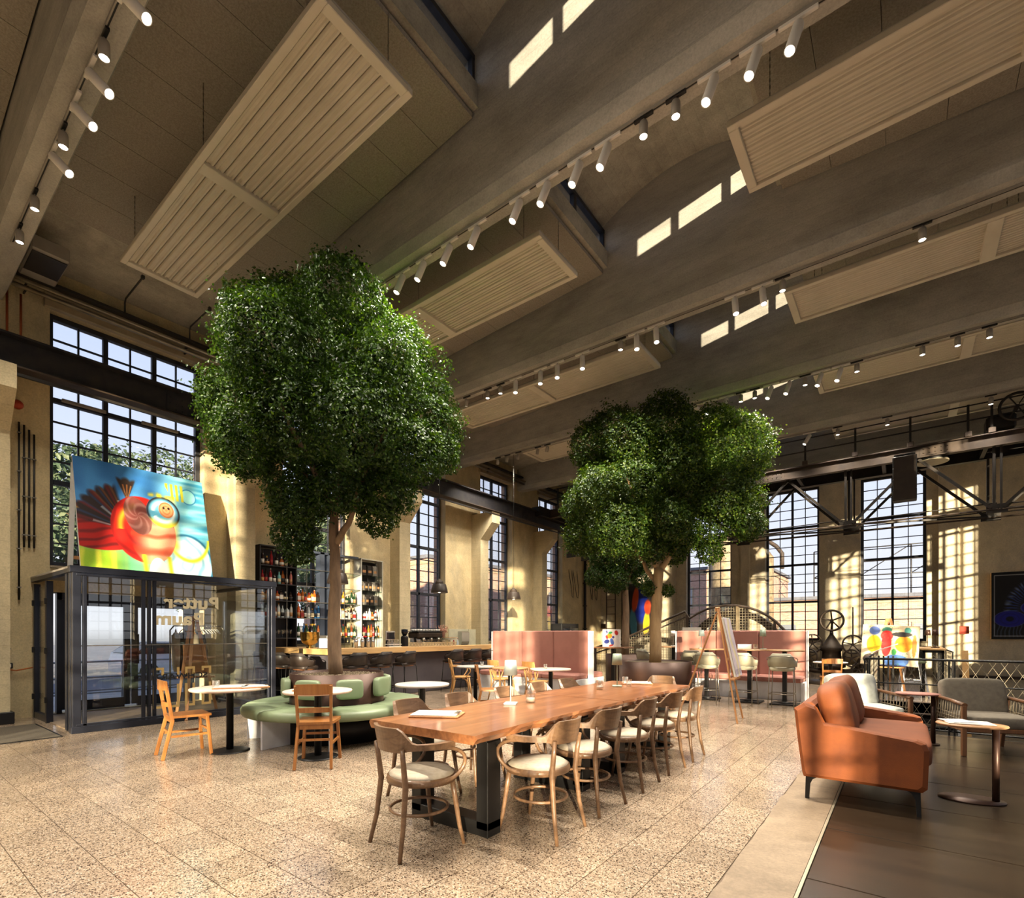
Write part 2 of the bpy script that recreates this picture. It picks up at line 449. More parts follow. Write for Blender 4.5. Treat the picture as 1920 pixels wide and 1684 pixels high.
# ------------------------------------------------------------------ mesh helpers
class MB:
    def __init__(self):
        self.v = []
        self.f = []
        self.s = []

    def add(self, vs, fs, smooth=False, xf=None):
        o = len(self.v)
        if xf is not None:
            vs = [tuple(xf @ Vector(p)) for p in vs]
        self.v.extend(tuple(p) for p in vs)
        self.f.extend(tuple(i + o for i in f) for f in fs)
        self.s.extend([smooth] * len(fs))
        return self

    def box(self, c, s, bev=0.0, rz=0.0, xf=None, taper=None):
        hx, hy, hz = s[0] / 2, s[1] / 2, s[2] / 2
        b = min(bev, hx * 0.9, hy * 0.9, hz * 0.9)
        if b <= 0:
            vs = [(x, y, z) for x in (-hx, hx) for y in (-hy, hy) for z in (-hz, hz)]
            fs = [(0, 1, 3, 2), (4, 6, 7, 5), (0, 4, 5, 1), (2, 3, 7, 6), (0, 2, 6, 4), (1, 5, 7, 3)]
        else:
            vs, idx = [], {}
            for sx_ in (-1, 1):
                for sy_ in (-1, 1):
                    for sz_ in (-1, 1):
                        for k in range(3):
                            p = [sx_ * (hx - b), sy_ * (hy - b), sz_ * (hz - b)]
                            p[k] = (sx_ * hx, sy_ * hy, sz_ * hz)[k]
                            idx[(sx_, sy_, sz_, k)] = len(vs)
                            vs.append(tuple(p))
            fs = []
            R = (-1, 1)
            for k in range(3):
                for s_ in R:
                    o = [q for q in range(3) if q != k]
                    ring = []
                    for a, bb in ((-1, -1), (1, -1), (1, 1), (-1, 1)):
                        key = [0, 0, 0]
                        key[k], key[o[0]], key[o[1]] = s_, a, bb
                        ring.append(idx[(*key, k)])
                    fs.append(tuple(ring))
            for k in range(3):
                o = [q for q in range(3) if q != k]
                for a in R:
                    for bb in R:
                        q = []
                        for s_, kk in ((-1, o[0]), (1, o[0]), (1, o[1]), (-1, o[1])):
                            key = [0, 0, 0]
                            key[k], key[o[0]], key[o[1]] = s_, a, bb
                            q.append(idx[(*key, kk)])
                        fs.append(tuple(q))
            for a in R:
                for bb in R:
                    for cc in R:
                        fs.append((idx[(a, bb, cc, 0)], idx[(a, bb, cc, 1)], idx[(a, bb, cc, 2)]))
            V = [Vector(p) for p in vs]
            g = []
            for f in fs:
                n = (V[f[1]] - V[f[0]]).cross(V[f[2]] - V[f[0]])
                ctr = sum((V[i] for i in f), Vector()) / len(f)
                g.append(f if n.dot(ctr) >= 0 else tuple(reversed(f)))
            fs = g
        if taper:
            vs = [(x * (1 + (taper - 1) * (z + hz) / (2 * hz)), y * (1 + (taper - 1) * (z + hz) / (2 * hz)), z) for x, y, z in vs]
        cr, sr = math.cos(rz), math.sin(rz)
        vs = [(c[0] + x * cr - y * sr, c[1] + x * sr + y * cr, c[2] + z) for x, y, z in vs]
        return self.add(vs, fs, False, xf)

    def bar(self, a, b, w, h, up=(0, 0, 1), bev=0.0):
        """a beam of section w x h from a to b"""
        a, b = Vector(a), Vector(b)
        d = b - a
        L = d.length
        z = d.normalized()
        u = Vector(up)
        if abs(z.dot(u)) > 0.98:
            u = Vector((0, 1, 0))
        x = u.cross(z).normalized()
        y = z.cross(x)
        m = Matrix((x, y, z)).transposed().to_4x4()
        m.translation = (a + b) / 2
        return self.box((0, 0, 0), (w, h, L), bev, 0, m)

    def tube(self, pts, r, n=8, closed=False, cap=True, smooth=True, flat=1.0):
        P = [Vector(p) for p in pts]
        k = len(P)
        rs = r if isinstance(r, (list, tuple)) else [r] * k
        T = []
        for i in range(k):
            if closed:
                t = P[(i + 1) % k] - P[i - 1]
            else:
                t = P[min(i + 1, k - 1)] - P[max(i - 1, 0)]
            T.append(t.normalized())
        u = Vector((0, 0, 1))
        if abs(T[0].dot(u)) > 0.9:
            u = Vector((1, 0, 0))
        nrm = (u - T[0] * u.dot(T[0])).normalized()
        vs, fs = [], []
        for i in range(k):
            nrm = (nrm - T[i] * nrm.dot(T[i]))
            nrm = nrm.normalized() if nrm.length > 1e-6 else Vector((1, 0, 0))
            bn = T[i].cross(nrm)
            for j in range(n):
                a = 2 * PI * j / n
                vs.append(P[i] + nrm * (math.cos(a) * rs[i]) + bn * (math.sin(a) * rs[i] * flat))
        seg = k if closed else k - 1
        for i in range(seg):
            i2 = (i + 1) % k
            for j in range(n):
                j2 = (j + 1) % n
                fs.append((i * n + j, i * n + j2, i2 * n + j2, i2 * n + j))
        self.add(vs, fs, smooth)
        if cap and not closed:
            o = len(self.v) - len(vs)
            self.f.append(tuple(o + j for j in reversed(range(n))))
            self.f.append(tuple(o + (k - 1) * n + j for j in range(n)))
            self.s += [False, False]
        return self

    def lathe(self, prof, n=20, c=(0, 0, 0), smooth=True, sx_=1.0, sy_=1.0, xf=None):
        vs, fs = [], []
        k = len(prof)
        for r, z in prof:
            for j in range(n):
                a = 2 * PI * j / n
                vs.append((c[0] + r * math.cos(a) * sx_, c[1] + r * math.sin(a) * sy_, c[2] + z))
        for i in range(k - 1):
            for j in range(n):
                j2 = (j + 1) % n
                fs.append((i * n + j, i * n + j2, (i + 1) * n + j2, (i + 1) * n + j))
        o = len(self.v)
        self.add(vs, fs, smooth, xf)
        if prof[0][0] > 1e-5:
            self.f.append(tuple(o + j for j in reversed(range(n))))
            self.s.append(False)
        if prof[-1][0] > 1e-5:
            self.f.append(tuple(o + (k - 1) * n + j for j in range(n)))
            self.s.append(False)
        return self

    def prism(self, poly, a0, a1, axis='z', xf=None):
        """extrude polygon (2-D points) along axis from a0 to a1. x: poly=(y,z); y: poly=(x,z); z: poly=(x,y)"""
        def mk(p, a):
            return {'x': (a, p[0], p[1]), 'y': (p[0], a, p[1]), 'z': (p[0], p[1], a)}[axis]
        k = len(poly)
        vs = [mk(p, a0) for p in poly] + [mk(p, a1) for p in poly]
        fs = [tuple(reversed(range(k))), tuple(range(k, 2 * k))]
        fs += [(i, (i + 1) % k, k + (i + 1) % k, k + i) for i in range(k)]
        return self.add(vs, fs, False, xf)

    def cushion(self, c, s, e=0.35, n=10, xf=None, puff=0.0):
        """rounded soft block (superellipsoid)"""
        vs, fs = [], []
        m = n * 2

        def sp(x, p):
            return math.copysign(abs(x) ** p, x)
        for i in range(n + 1):
            th = -PI / 2 + PI * i / n
            for j in range(m):
                ph = 2 * PI * j / m
                x = sp(math.cos(th), e) * sp(math.cos(ph), e)
                y = sp(math.cos(th), e) * sp(math.sin(ph), e)
                z = sp(math.sin(th), e)
                if puff:
                    z *= 1 + puff * (1 - x * x) * (1 - y * y)
                vs.append((c[0] + x * s[0] / 2, c[1] + y * s[1] / 2, c[2] + z * s[2] / 2))
        for i in range(n):
            for j in range(m):
                fs.append((i * m + j, i * m + (j + 1) % m, (i + 1) * m + (j + 1) % m, (i + 1) * m + j))
        return self.add(vs, fs, True, xf)

    def mesh(self, name, mat):
        me = bpy.data.meshes.new(name)
        me.from_pydata(self.v, [], self.f)
        if any(self.s):
            me.polygons.foreach_set('use_smooth', self.s)
        if mat is not None:
            me.materials.append(M[mat] if isinstance(mat, str) else mat)
        me.update()
        return me


KIDS = {}


def link(o, parent=None):
    COL.objects.link(o)
    if parent is not None:
        o.parent = parent
        KIDS.setdefault(parent.name, []).append(o)
    return o


def obj(name, mb, mat, parent=None, loc=(0, 0, 0), rz=0.0, label=None):
    me = mb if isinstance(mb, bpy.types.Mesh) else mb.mesh(name, mat)
    o = bpy.data.objects.new(name, me)
    o.location = loc
    o.rotation_euler = (0, 0, rz)
    if label:
        o['label'] = label
    return link(o, parent)


def thing(name, label, cat, loc=(0, 0, 0), rz=0.0, group=None, kind=None):
    o = bpy.data.objects.new(name, None)
    o.empty_display_size = 0.1
    o.location = loc
    o.rotation_euler = (0, 0, rz)
    o['label'] = label
    o['category'] = cat
    if group:
        o['group'] = group
    if kind:
        o['kind'] = kind
    return link(o)


def tag(o, label, cat, group=None, kind=None):
    o['label'] = label
    o['category'] = cat
    if group:
        o['group'] = group
    if kind:
        o['kind'] = kind
    return o


def struct(name, mb=None, mat=None, loc=(0, 0, 0), rz=0.0, label=None):
    if mb is None:
        o = bpy.data.objects.new(name, None)
        o.location = loc
        o.rotation_euler = (0, 0, rz)
        link(o)
    else:
        o = obj(name, mb, mat, None, loc, rz)
    o['kind'] = 'structure'
    if label:
        o['label'] = label
    return o


def copy_tree(o, parent=None):
    c = o.copy()
    link(c, parent)
    for ch in KIDS.get(o.name, []):
        copy_tree(ch, c)
    return c


def dup(root, loc, rz=0.0, label=None, group=None, scale=None):
    c = copy_tree(root)
    c.location = loc
    c.rotation_euler = (0, 0, rz)
    if label:
        c['label'] = label
    if group:
        c['group'] = group
    if scale:
        c.scale = scale
    return c


ORD = ['first', 'second', 'third', 'fourth', 'fifth', 'sixth', 'seventh', 'eighth', 'ninth', 'tenth', 'eleventh', 'twelfth',
       'thirteenth', 'fourteenth', 'fifteenth', 'sixteenth', 'seventeenth', 'eighteenth', 'nineteenth', 'twentieth',
       'twenty-first', 'twenty-second', 'twenty-third', 'twenty-fourth', 'twenty-fifth']


def arc(cx, cy, r, a0, a1, n, z=None, plane='xy'):
    pts = []
    for i in range(n + 1):
        a = a0 + (a1 - a0) * i / n
        p, q = cx + r * math.cos(a), cy + r * math.sin(a)
        pts.append({'xy': (p, q, z), 'xz': (p, z, q), 'yz': (z, p, q)}[plane])
    return pts


def bez(p0, p1, p2, p3, n=8):
    p0, p1, p2, p3 = map(Vector, (p0, p1, p2, p3))
    return [p0 * (1 - t) ** 3 + p1 * 3 * t * (1 - t) ** 2 + p2 * 3 * t * t * (1 - t) + p3 * t ** 3 for t in [i / n for i in range(n + 1)]]


def art_mesh(name, w, h, nx, ny, fn, mat='art', thick=0.0):
    """a flat painted sheet, w x h in local x / z, y = 0, colours from fn(u, v)"""
    u, v = np.meshgrid(np.linspace(0, 1, nx + 1), np.linspace(0, 1, ny + 1))
    rgbv = fn(u, v)
    rgbv = np.clip(rgbv, 0, 1)
    lin = np.where(rgbv <= 0.04045, rgbv / 12.92, ((rgbv + 0.055) / 1.055) ** 2.4)
    co = np.stack([(u - 0.5) * w, np.zeros_like(u), v * h], -1).reshape(-1, 3)
    i = np.arange(nx * ny)
    a = (i // nx) * (nx + 1) + i % nx
    q = np.stack([a, a + 1, a + nx + 2, a + nx + 1], -1)
    me = bpy.data.meshes.new(name)
    me.vertices.add(len(co))
    me.vertices.foreach_set('co', co.ravel())
    me.loops.add(q.size)
    me.loops.foreach_set('vertex_index', q.ravel().astype(np.int32))
    me.polygons.add(len(q))
    me.polygons.foreach_set('loop_start', np.arange(0, q.size, 4, dtype=np.int32))
    at = me.color_attributes.new('Col', 'FLOAT_COLOR', 'POINT')
    at.data.foreach_set('color', np.concatenate([lin.reshape(-1, 3), np.ones((len(co), 1))], 1).ravel())
    me.materials.append(M[mat])
    me.update()
    me.validate()
    return me


def noise2(u, v, f, seed=0):
    """cheap smooth value noise for the painted canvases"""
    r = np.random.default_rng(seed)
    g = r.random((64, 64))
    x, y = (u * f) % 63, (v * f) % 63
    xi, yi = x.astype(int), y.astype(int)
    fx, fy = x - xi, y - yi
    fx, fy = fx * fx * (3 - 2 * fx), fy * fy * (3 - 2 * fy)
    return (g[yi, xi] * (1 - fx) + g[yi, xi + 1] * fx) * (1 - fy) + (g[yi + 1, xi] * (1 - fx) + g[yi + 1, xi + 1] * fx) * fy


def text_obj(name, body, size, mat, parent, loc, rot, extrude=0.002, offset=0.0, mirror=False, width=1.0, align='CENTER'):
    cu = bpy.data.curves.new(name, 'FONT')
    cu.body = body
    cu.size = size
    cu.extrude = extrude
    cu.offset = offset
    cu.align_x = align
    tmp = bpy.data.objects.new(name, cu)
    COL.objects.link(tmp)
    dg = bpy.context.evaluated_depsgraph_get()
    me = bpy.data.meshes.new_from_object(tmp.evaluated_get(dg))
    bpy.data.objects.remove(tmp)
    me.materials.clear()
    me.materials.append(M[mat])
    o = obj(name, me, None, parent, loc)
    o.rotation_euler = rot
    o.scale = (-width if mirror else width, 1, 1)
    return o


# ================================================================== STRUCTURE
CX, CYV = math.sin(math.atan2(734.1, 961.8)), math.cos(math.atan2(734.1, 961.8))


def project(p):
    x, y, z = p[0], p[1], p[2] - 1.35
    wv = -x * CX + y * CYV
    return 960 + 961.8 * (x * CYV + y * CX) / max(wv, 1e-3), 1189.25 - 961.8 * z / max(wv, 1e-3), wv


# ---- floor: bedding, terrazzo slabs, screed strip, steel plates, stair pit
TX, TY = 0.3035, 0.3045
mb = MB()
mb.prism([(-11.8, -10), (-0.43, -10), (-0.43, 9.0), (-0.35, 9.0), (-0.35, 12.9), (0.78, 12.9), (0.78, 21.9), (-11.8, 21.9)], -0.3, -0.006, 'z')
floor = struct('floor', mb, 'joint', label='sunlit hall floor of speckled terrazzo slabs')
tile_mb = MB()
hx, hy = TX / 2 - 0.0024, TY / 2 - 0.0024
tile_mb.add([(-hx, -hy, 0), (hx, -hy, 0), (hx, hy, 0), (-hx, hy, 0), (-hx, -hy, -0.012), (hx, -hy, -0.012), (hx, hy, -0.012), (-hx, hy, -0.012)],
            [(0, 1, 2, 3), (0, 4, 5, 1), (1, 5, 6, 2), (2, 6, 7, 3), (3, 7, 4, 0)])
tile_me = tile_mb.mesh('tile', 'terrazzo')
near, rest = [], []
for i in range(-30, 13):
    for j in range(-12, 66):
        x0, y0 = -2.623 + TX * (i + 0.5), 1.845 + TY * (j + 0.5)
        if x0 < -11.3 or x0 > 0.7 or y0 > 21.7 or (x0 > -0.93 and y0 < 13.0):
            continue
        px, py, wv = project((x0, y0, 0))
        if wv > 0.5 and -60 < px < 1980 and py < 1790:
            near.append((wv, x0, y0))
        else:
            rest.append((x0, y0))
near.sort()
for wv, x0, y0 in near[:300]:
    obj('tile', tile_me, None, floor, (x0, y0, RNG.uniform(-0.0006, 0.0)))
pts = np.array([(a, b) for _, a, b in near[300:]] + rest)
tv = np.array(tile_mb.v)
vv = (tv[None] + np.concatenate([pts, np.zeros((len(pts), 1))], 1)[:, None]).reshape(-1, 3)
ff = (np.array(tile_mb.f)[None] + (np.arange(len(pts)) * 8)[:, None, None]).reshape(-1, 4)
me = bpy.data.meshes.new('tile_field')
me.from_pydata(vv.tolist(), [], ff.tolist())
me.materials.append(M['terrazzo'])
o = obj('tile_field', me, None, floor)
o['kind'] = 'stuff'
mb = MB().box((-5.9, -6.0, -0.01), (11.2, 7.9, 0.02))
obj('slab_behind', mb, 'terrazzo', floor)
# screed strip with a ragged edge
ed = [(-0.80 + RNG.normal(0, 0.006), y) for y in np.arange(-2.0, 9.0, 0.12)]
mb = MB().prism([(-0.45, -2.0), (-0.45, 8.95)] + list(reversed(ed)), -0.01, 0.001, 'z')
obj('screed_strip', mb, 'screed', floor, label='grey brown screed strip between terrazzo and steel plates')
mb = MB().box((-0.438, 3.5, -0.002), (0.016, 10.9, 0.012))
obj('edge_angle', mb, 'mesh_steel', floor)
for y0, y1 in ((-2.0, 0.46), (0.46, 1.39), (1.39, 2.32), (2.32, 3.25), (3.25, 4.18), (4.18, 5.1), (5.1, 6.03), (6.03, 6.96), (6.96, 7.89), (7.89, 8.95)):
    for x0, x1 in ((-0.43, 2.05), (2.05, 5.7)):
        obj('floor_plate', MB().box(((x0 + x1) / 2, (y0 + y1) / 2, -0.012), (x1 - x0 - 0.005, y1 - y0 - 0.006, 0.022), 0.003), 'plate', floor)
mb = MB()
mb.box((2.6, 8.97, -0.2), (6.2, 0.06, 0.4))
mb.box((0.2, 12.93, -0.2), (1.1, 0.06, 0.4))
mb.box((0.8, 17.3, -0.2), (0.06, 8.8, 0.4))
mb.box((-0.38, 10.95, -1.3), (0.06, 4.0, 2.6))
mb.box((2.6, 8.9, -1.5), (6.2, 0.06, 2.4))
obj('pit_edge', mb, 'black', floor)
obj('pit_floor', MB().box((2.6, 15.4, -2.6), (6.4, 13.2, 0.1)), 'screed', floor)

# ---- walls
def wall_mesh(u0, u1, z0, z1, t0, t1, opens, axis):
    mb = MB()

    def bx(a, b, c, d):
        if b - a < 1e-4 or d - c < 1e-4:
            return
        cu, cz, ct = (a + b) / 2, (c + d) / 2, (t0 + t1) / 2
        if axis == 'y':
            mb.box((ct, cu, cz), (t1 - t0, b - a, d - c))
        else:
            mb.box((cu, ct, cz), (b - a, t1 - t0, d - c))
    cur = u0
    for (a, b, lst) in sorted(opens):
        bx(cur, a, z0, z1)
        zc = z0
        for c, d in sorted(lst):
            bx(a, b, zc, c)
            zc = d
        bx(a, b, zc, z1)
        cur = b
    bx(cur, u1, z0, z1)
    return mb


LW = [(2.12, 4.50, 2.5, 6.8, 3, 3), (6.15, 7.95, 1.12, 6.8, 2, 4), (9.62, 11.40, 1.12, 6.8, 2, 4), (13.05, 14.82, 1.12, 6.8, 2, 4), (16.5, 18.27, 1.12, 6.8, 2, 4)]
FW = [(-7.3, -5.5, 1.12, 6.8, 2, 4), (-4.25, -2.45, 1.12, 6.8, 2, 4), (-1.2, 0.6, 1.12, 6.8, 2, 4)]
ol = [(a, b, [(c, d)] if i else [(0.0, 2.06), (c, d)]) for i, (a, b, c, d, g, s) in enumerate(LW)]
struct('wall_left', wall_mesh(-10.5, 22.2, -0.3, 7.75, -11.8, -11.3, ol, 'y'), 'wall')
struct('wall_far', wall_mesh(-11.8, 6.2, -2.6, 8.0, 21.7, 22.2, [(a, b, [(c, d)]) for a, b, c, d, g, s in FW], 'x'), 'wall_far')
RW = [(-8.6, -6.2), (-5.2, -2.8), (-1.75, 0.6), (1.65, 4.0), (4.8, 6.9), (7.5, 9.9), (10.95, 13.3), (14.4, 16.75), (17.8, 20.2)]
struct('wall_right', wall_mesh(-10.5, 22.2, -2.6, 7.75, 5.7, 6.2, [(a, b, [(1.12, 5.55), (6.1, 6.8)]) for a, b in RW], 'y'), 'wall_far')
BW = [(-6.7, -4.9), (-3.65, -1.85), (-0.6, 1.2), (1.95, 4.0)]
struct('wall_back', wall_mesh(-11.8, 6.2, -0.3, 8.0, -10.5, -10.0, [(a, b, [(1.12, 7.1)]) for a, b in BW], 'x'), 'wall_far')
for (a, b) in RW:
    mb = MB()
    for k in range(7):
        mb.box((5.95, a + (b - a) * k / 6, 3.95), (0.05, 0.09 if k in (2, 4) else 0.035, 5.7))
    for k in range(17):
        mb.box((5.95, (a + b) / 2, 1.12 + 5.68 * k / 16), (0.05, b - a, 0.09 if k % 4 == 0 else 0.035))
    struct('window_%d' % (30 + len([x for x in bpy.data.objects if x.name.startswith('window_3')])), mb, 'frame')
for (a, b) in BW:
    mb = MB()
    for k in range(5):
        mb.box((a + (b - a) * k / 4, -10.25, 3.95), (0.09 if k == 2 else 0.035, 0.05, 5.7))
    for k in range(17):
        mb.box(((a + b) / 2, -10.25, 1.12 + 5.68 * k / 16), (b - a, 0.05, 0.09 if k % 4 == 0 else 0.035))
    struct('window_%d' % (50 + len([x for x in bpy.data.objects if x.name.startswith('window_5')])), mb, 'frame')

# ---- windows in view: frame, mullions, transoms, bars and every pane
def window(n, loc, rz, w, z0, z1, G, S, label):
    root = struct('window_%d' % n, None, None, loc, rz, label)
    F_, MU, TR, BR, D = 0.085, 0.075, 0.08, 0.026, 0.09
    mb = MB()
    for s in (-1, 1):
        mb.box((s * (w / 2 - F_ / 2), 0, (z0 + z1) / 2), (F_, D, z1 - z0), 0.006)
    for zc in (z0 + F_ / 2, z1 - F_ / 2):
        mb.box((0, 0, zc), (w - 2 * F_, D, F_), 0.006)
    obj('frame', mb, 'frame', root)
    iw, ih = w - 2 * F_, z1 - z0 - 2 * F_
    gw = (iw - (G - 1) * MU) / G
    sh = (ih - (S - 1) * TR) / S
    xs, zs = [], []
    for g in range(G):
        x0 = -iw / 2 + g * (gw + MU)
        if g:
            obj('mullion', MB().box((x0 - MU / 2, 0, (z0 + z1) / 2), (MU, D, ih), 0.006), 'frame', root)
        obj('glazing_bar', MB().box((x0 + gw / 2, 0, (z0 + z1) / 2), (BR, 0.04, ih)), 'frame', root)
        xs += [(x0, x0 + gw / 2 - BR / 2), (x0 + gw / 2 + BR / 2, x0 + gw)]
    for s in range(S):
        b0 = z0 + F_ + s * (sh + TR)
        if s:
            obj('transom', MB().box((0, 0, b0 - TR / 2), (iw, D, TR), 0.006), 'frame', root)
        rh = (sh - 3 * BR) / 4
        for r in range(4):
            c = b0 + r * (rh + BR)
            zs.append((c, c + rh))
            if r:
                obj('glazing_bar', MB().box((0, 0, c - BR / 2), (iw, 0.036, BR)), 'frame', root)
    pw, ph = xs[0][1] - xs[0][0], zs[0][1] - zs[0][0]
    pm = MB().box((0, 0, 0), (pw + 0.01, 0.006, ph + 0.01)).mesh('pane', 'pane')
    for a, b in xs:
        for c, d in zs:
            o = obj('pane', pm, None, root, ((a + b) / 2, 0, (c + d) / 2))
            o.rotation_euler = (RNG.normal(0, 0.003), 0, RNG.normal(0, 0.003))
    return root


names = ['wide steel window over the glass vestibule, twenty-pane rows of sky', 'tall steel window behind the bar shelves', 'tall steel window left of the coffee machine pillar',
         'tall steel window right of the long pillar bracket', 'last tall steel window before the far corner']
for i, (a, b, c, d, g, s) in enumerate(LW):
    window(i + 1, (-11.56, (a + b) / 2, 0), PI / 2, b - a, c, d, g, s, names[i])
names = ['far wall window partly behind the second tree', 'far wall window behind the flywheel', 'far wall window behind the easel and speaker']
for i, (a, b, c, d, g, s) in enumerate(FW):
    window(i + 6, ((a + b) / 2, 21.96, 0), 0, b - a, c, d, g, s, names[i])
# sills, lintels and brick reveals
k = 1
for i, (a, b, c, d, g, s) in enumerate(LW):
    struct('trim_%d' % k, MB().box((-11.27, (a + b) / 2, d + 0.09), (0.10, b - a + 0.16, 0.24), 0.01), 'lintel')
    k += 1
    struct('trim_%d' % k, MB().box((-11.42, (a + b) / 2, c - 0.02), (0.30, b - a, 0.04), 0.005), 'lintel')
    k += 1
    mb = MB()
    mb.box((-11.725, a - 0.0 + 0.008, (c + d) / 2), (0.15, 0.016, d - c))
    mb.box((-11.725, b - 0.008, (c + d) / 2), (0.15, 0.016, d - c))
    struct('trim_%d' % k, mb, 'brick')
    k += 1
for i, (a, b, c, d, g, s) in enumerate(FW):
    struct('trim_%d' % k, MB().box(((a + b) / 2, 21.82, c - 0.03), (b - a + 0.1, 0.32, 0.06), 0.006), 'lintel')
    k += 1
struct('baseboard_left', MB().box((-11.27, 6.0, 0.06), (0.05, 1.6, 0.12), 0.005), 'black')

# ---- pillars with corbels
for y0, y1, xf in ((0.90, 1.56, -10.72), (4.93, 5.33, -10.9), (9.24, 9.62, -10.9), (12.60, 13.0, -10.9), (16.16, 16.5, -10.9)):
    poly = [(-11.31, 0), (xf, 0), (xf, 4.42), (xf + 0.48, 4.92), (xf + 0.48, 5.27), (-11.31, 5.27)]
    struct('pillar', MB().prism(poly, y0, y1, 'y'), 'pillar')
struct('pillar', MB().box((-10.98, 1.24, 0.09), (0.66, 0.72, 0.18), 0.01), 'black')
struct('pillar', MB().box((1.15, 21.6, 2.7), (0.5, 0.22, 10.6)), 'wall_far')
struct('pillar', MB().box((-4.95, 21.62, 3.9), (0.32, 0.18, 7.8)), 'wall_far')
struct('pillar', MB().box((-8.05, 21.62, 3.9), (0.6, 0.18, 7.8)), 'wall_far')

# ---- roof beams, sloping slabs with boards, rooflight lanterns
BY = [-2.05, 1.40, 4.95, 8.40, 11.85, 15.30, 18.75]
for y in BY:
    mb = MB()
    mb.prism([(y - 0.15, 6.62), (y + 0.15, 6.62), (y + 0.2, 6.76), (y + 0.2, 8.0), (y - 0.2, 8.0), (y - 0.2, 6.76)], -11.3, 5.7, 'x')
    mb.prism([(y - 0.2, 8.0), (y + 0.2, 8.0), (y + 0.2, 9.2), (y - 0.2, 9.2)], -4.4, -1.2, 'x')
    struct('beam', mb, 'beam')
ceil = struct('ceiling', MB().box((-2.8, -6.1, 7.9), (17.5, 8.1, 0.3)), 'slab')


def zc(x):
    return 7.37 + (x + 10.5) * 0.055 if x <= -2.8 else 7.37 + (-5.6 - x + 10.5) * 0.055


wn = 10
for bi in range(len(BY)):
    y0 = BY[bi] + 0.2
    y1 = (BY[bi + 1] - 0.2) if bi + 1 < len(BY) else 21.7
    has_lantern = bi >= 1
    for side in (-1, 1):
        mx = (lambda x: x) if side < 0 else (lambda x: -5.6 - x)
        poly = [(mx(-11.31), 7.42), (mx(-4.15), 7.81), (mx(-4.15), 8.1), (mx(-4.36), 8.1), (mx(-4.36), 8.0), (mx(-11.31), 7.75)]
        if not has_lantern:
            poly = [(mx(-11.31), 7.42), (mx(-2.8), 7.9), (mx(-2.8), 8.2), (mx(-11.31), 7.75)]
        struct('ceiling', MB().prism(poly, y0, y1, 'y'), 'slab')
        # acoustic boards under the slab
        nb = 9
        xa, xb = -9.62, -4.22
        for q in range(nb):
            a, b = xa + (xb - xa) * q / nb + 0.003, xa + (xb - xa) * (q + 1) / nb - 0.003
            mb = MB()
            mb.prism([(mx(a), zc(a)), (mx(b), zc(b)), (mx(b), zc(b) + 0.06), (mx(a), zc(a) + 0.06)], y0 + 0.02, y1 - 0.02, 'y')
            obj('board', mb, 'board', ceil)
    if not has_lantern:
        continue
    # vaulted lantern roof
    up, lo = [], []
    for q in range(13):
        x = -4.4 + 3.2 * q / 12
        h = 0.5 * (1 - ((x + 2.8) / 1.6) ** 2)
        lo.append((x, 8.46 + h))
        up.append((x, 8.62 + h))
    struct('ceiling', MB().prism(lo + up[::-1], y0 - 0.01, y1 + 0.01, 'y'), 'slab')
    for xg, nm in ((-4.24, 'left'), (-1.36, 'right')):
        root = struct('window_%d' % wn, None, None, (xg, 0, 0), 0)
        wn += 1
        n3 = 3
        mb = MB()
        mb.box((0, (y0 + y1) / 2, 8.11), (0.08, y1 - y0, 0.05))
        mb.box((0, (y0 + y1) / 2, 8.46), (0.08, y1 - y0, 0.06))
        for q in range(n3 + 1):
            mb.box((0, y0 + (y1 - y0) * q / n3, 8.28), (0.07, 0.09, 0.34))
        obj('frame', mb, 'frame', root)
        for q in range(n3):
            obj('pane', MB().box((0, y0 + (y1 - y0) * (q + 0.5) / n3, 8.285), (0.006, (y1 - y0) / n3 - 0.09, 0.30)), 'pane', root)

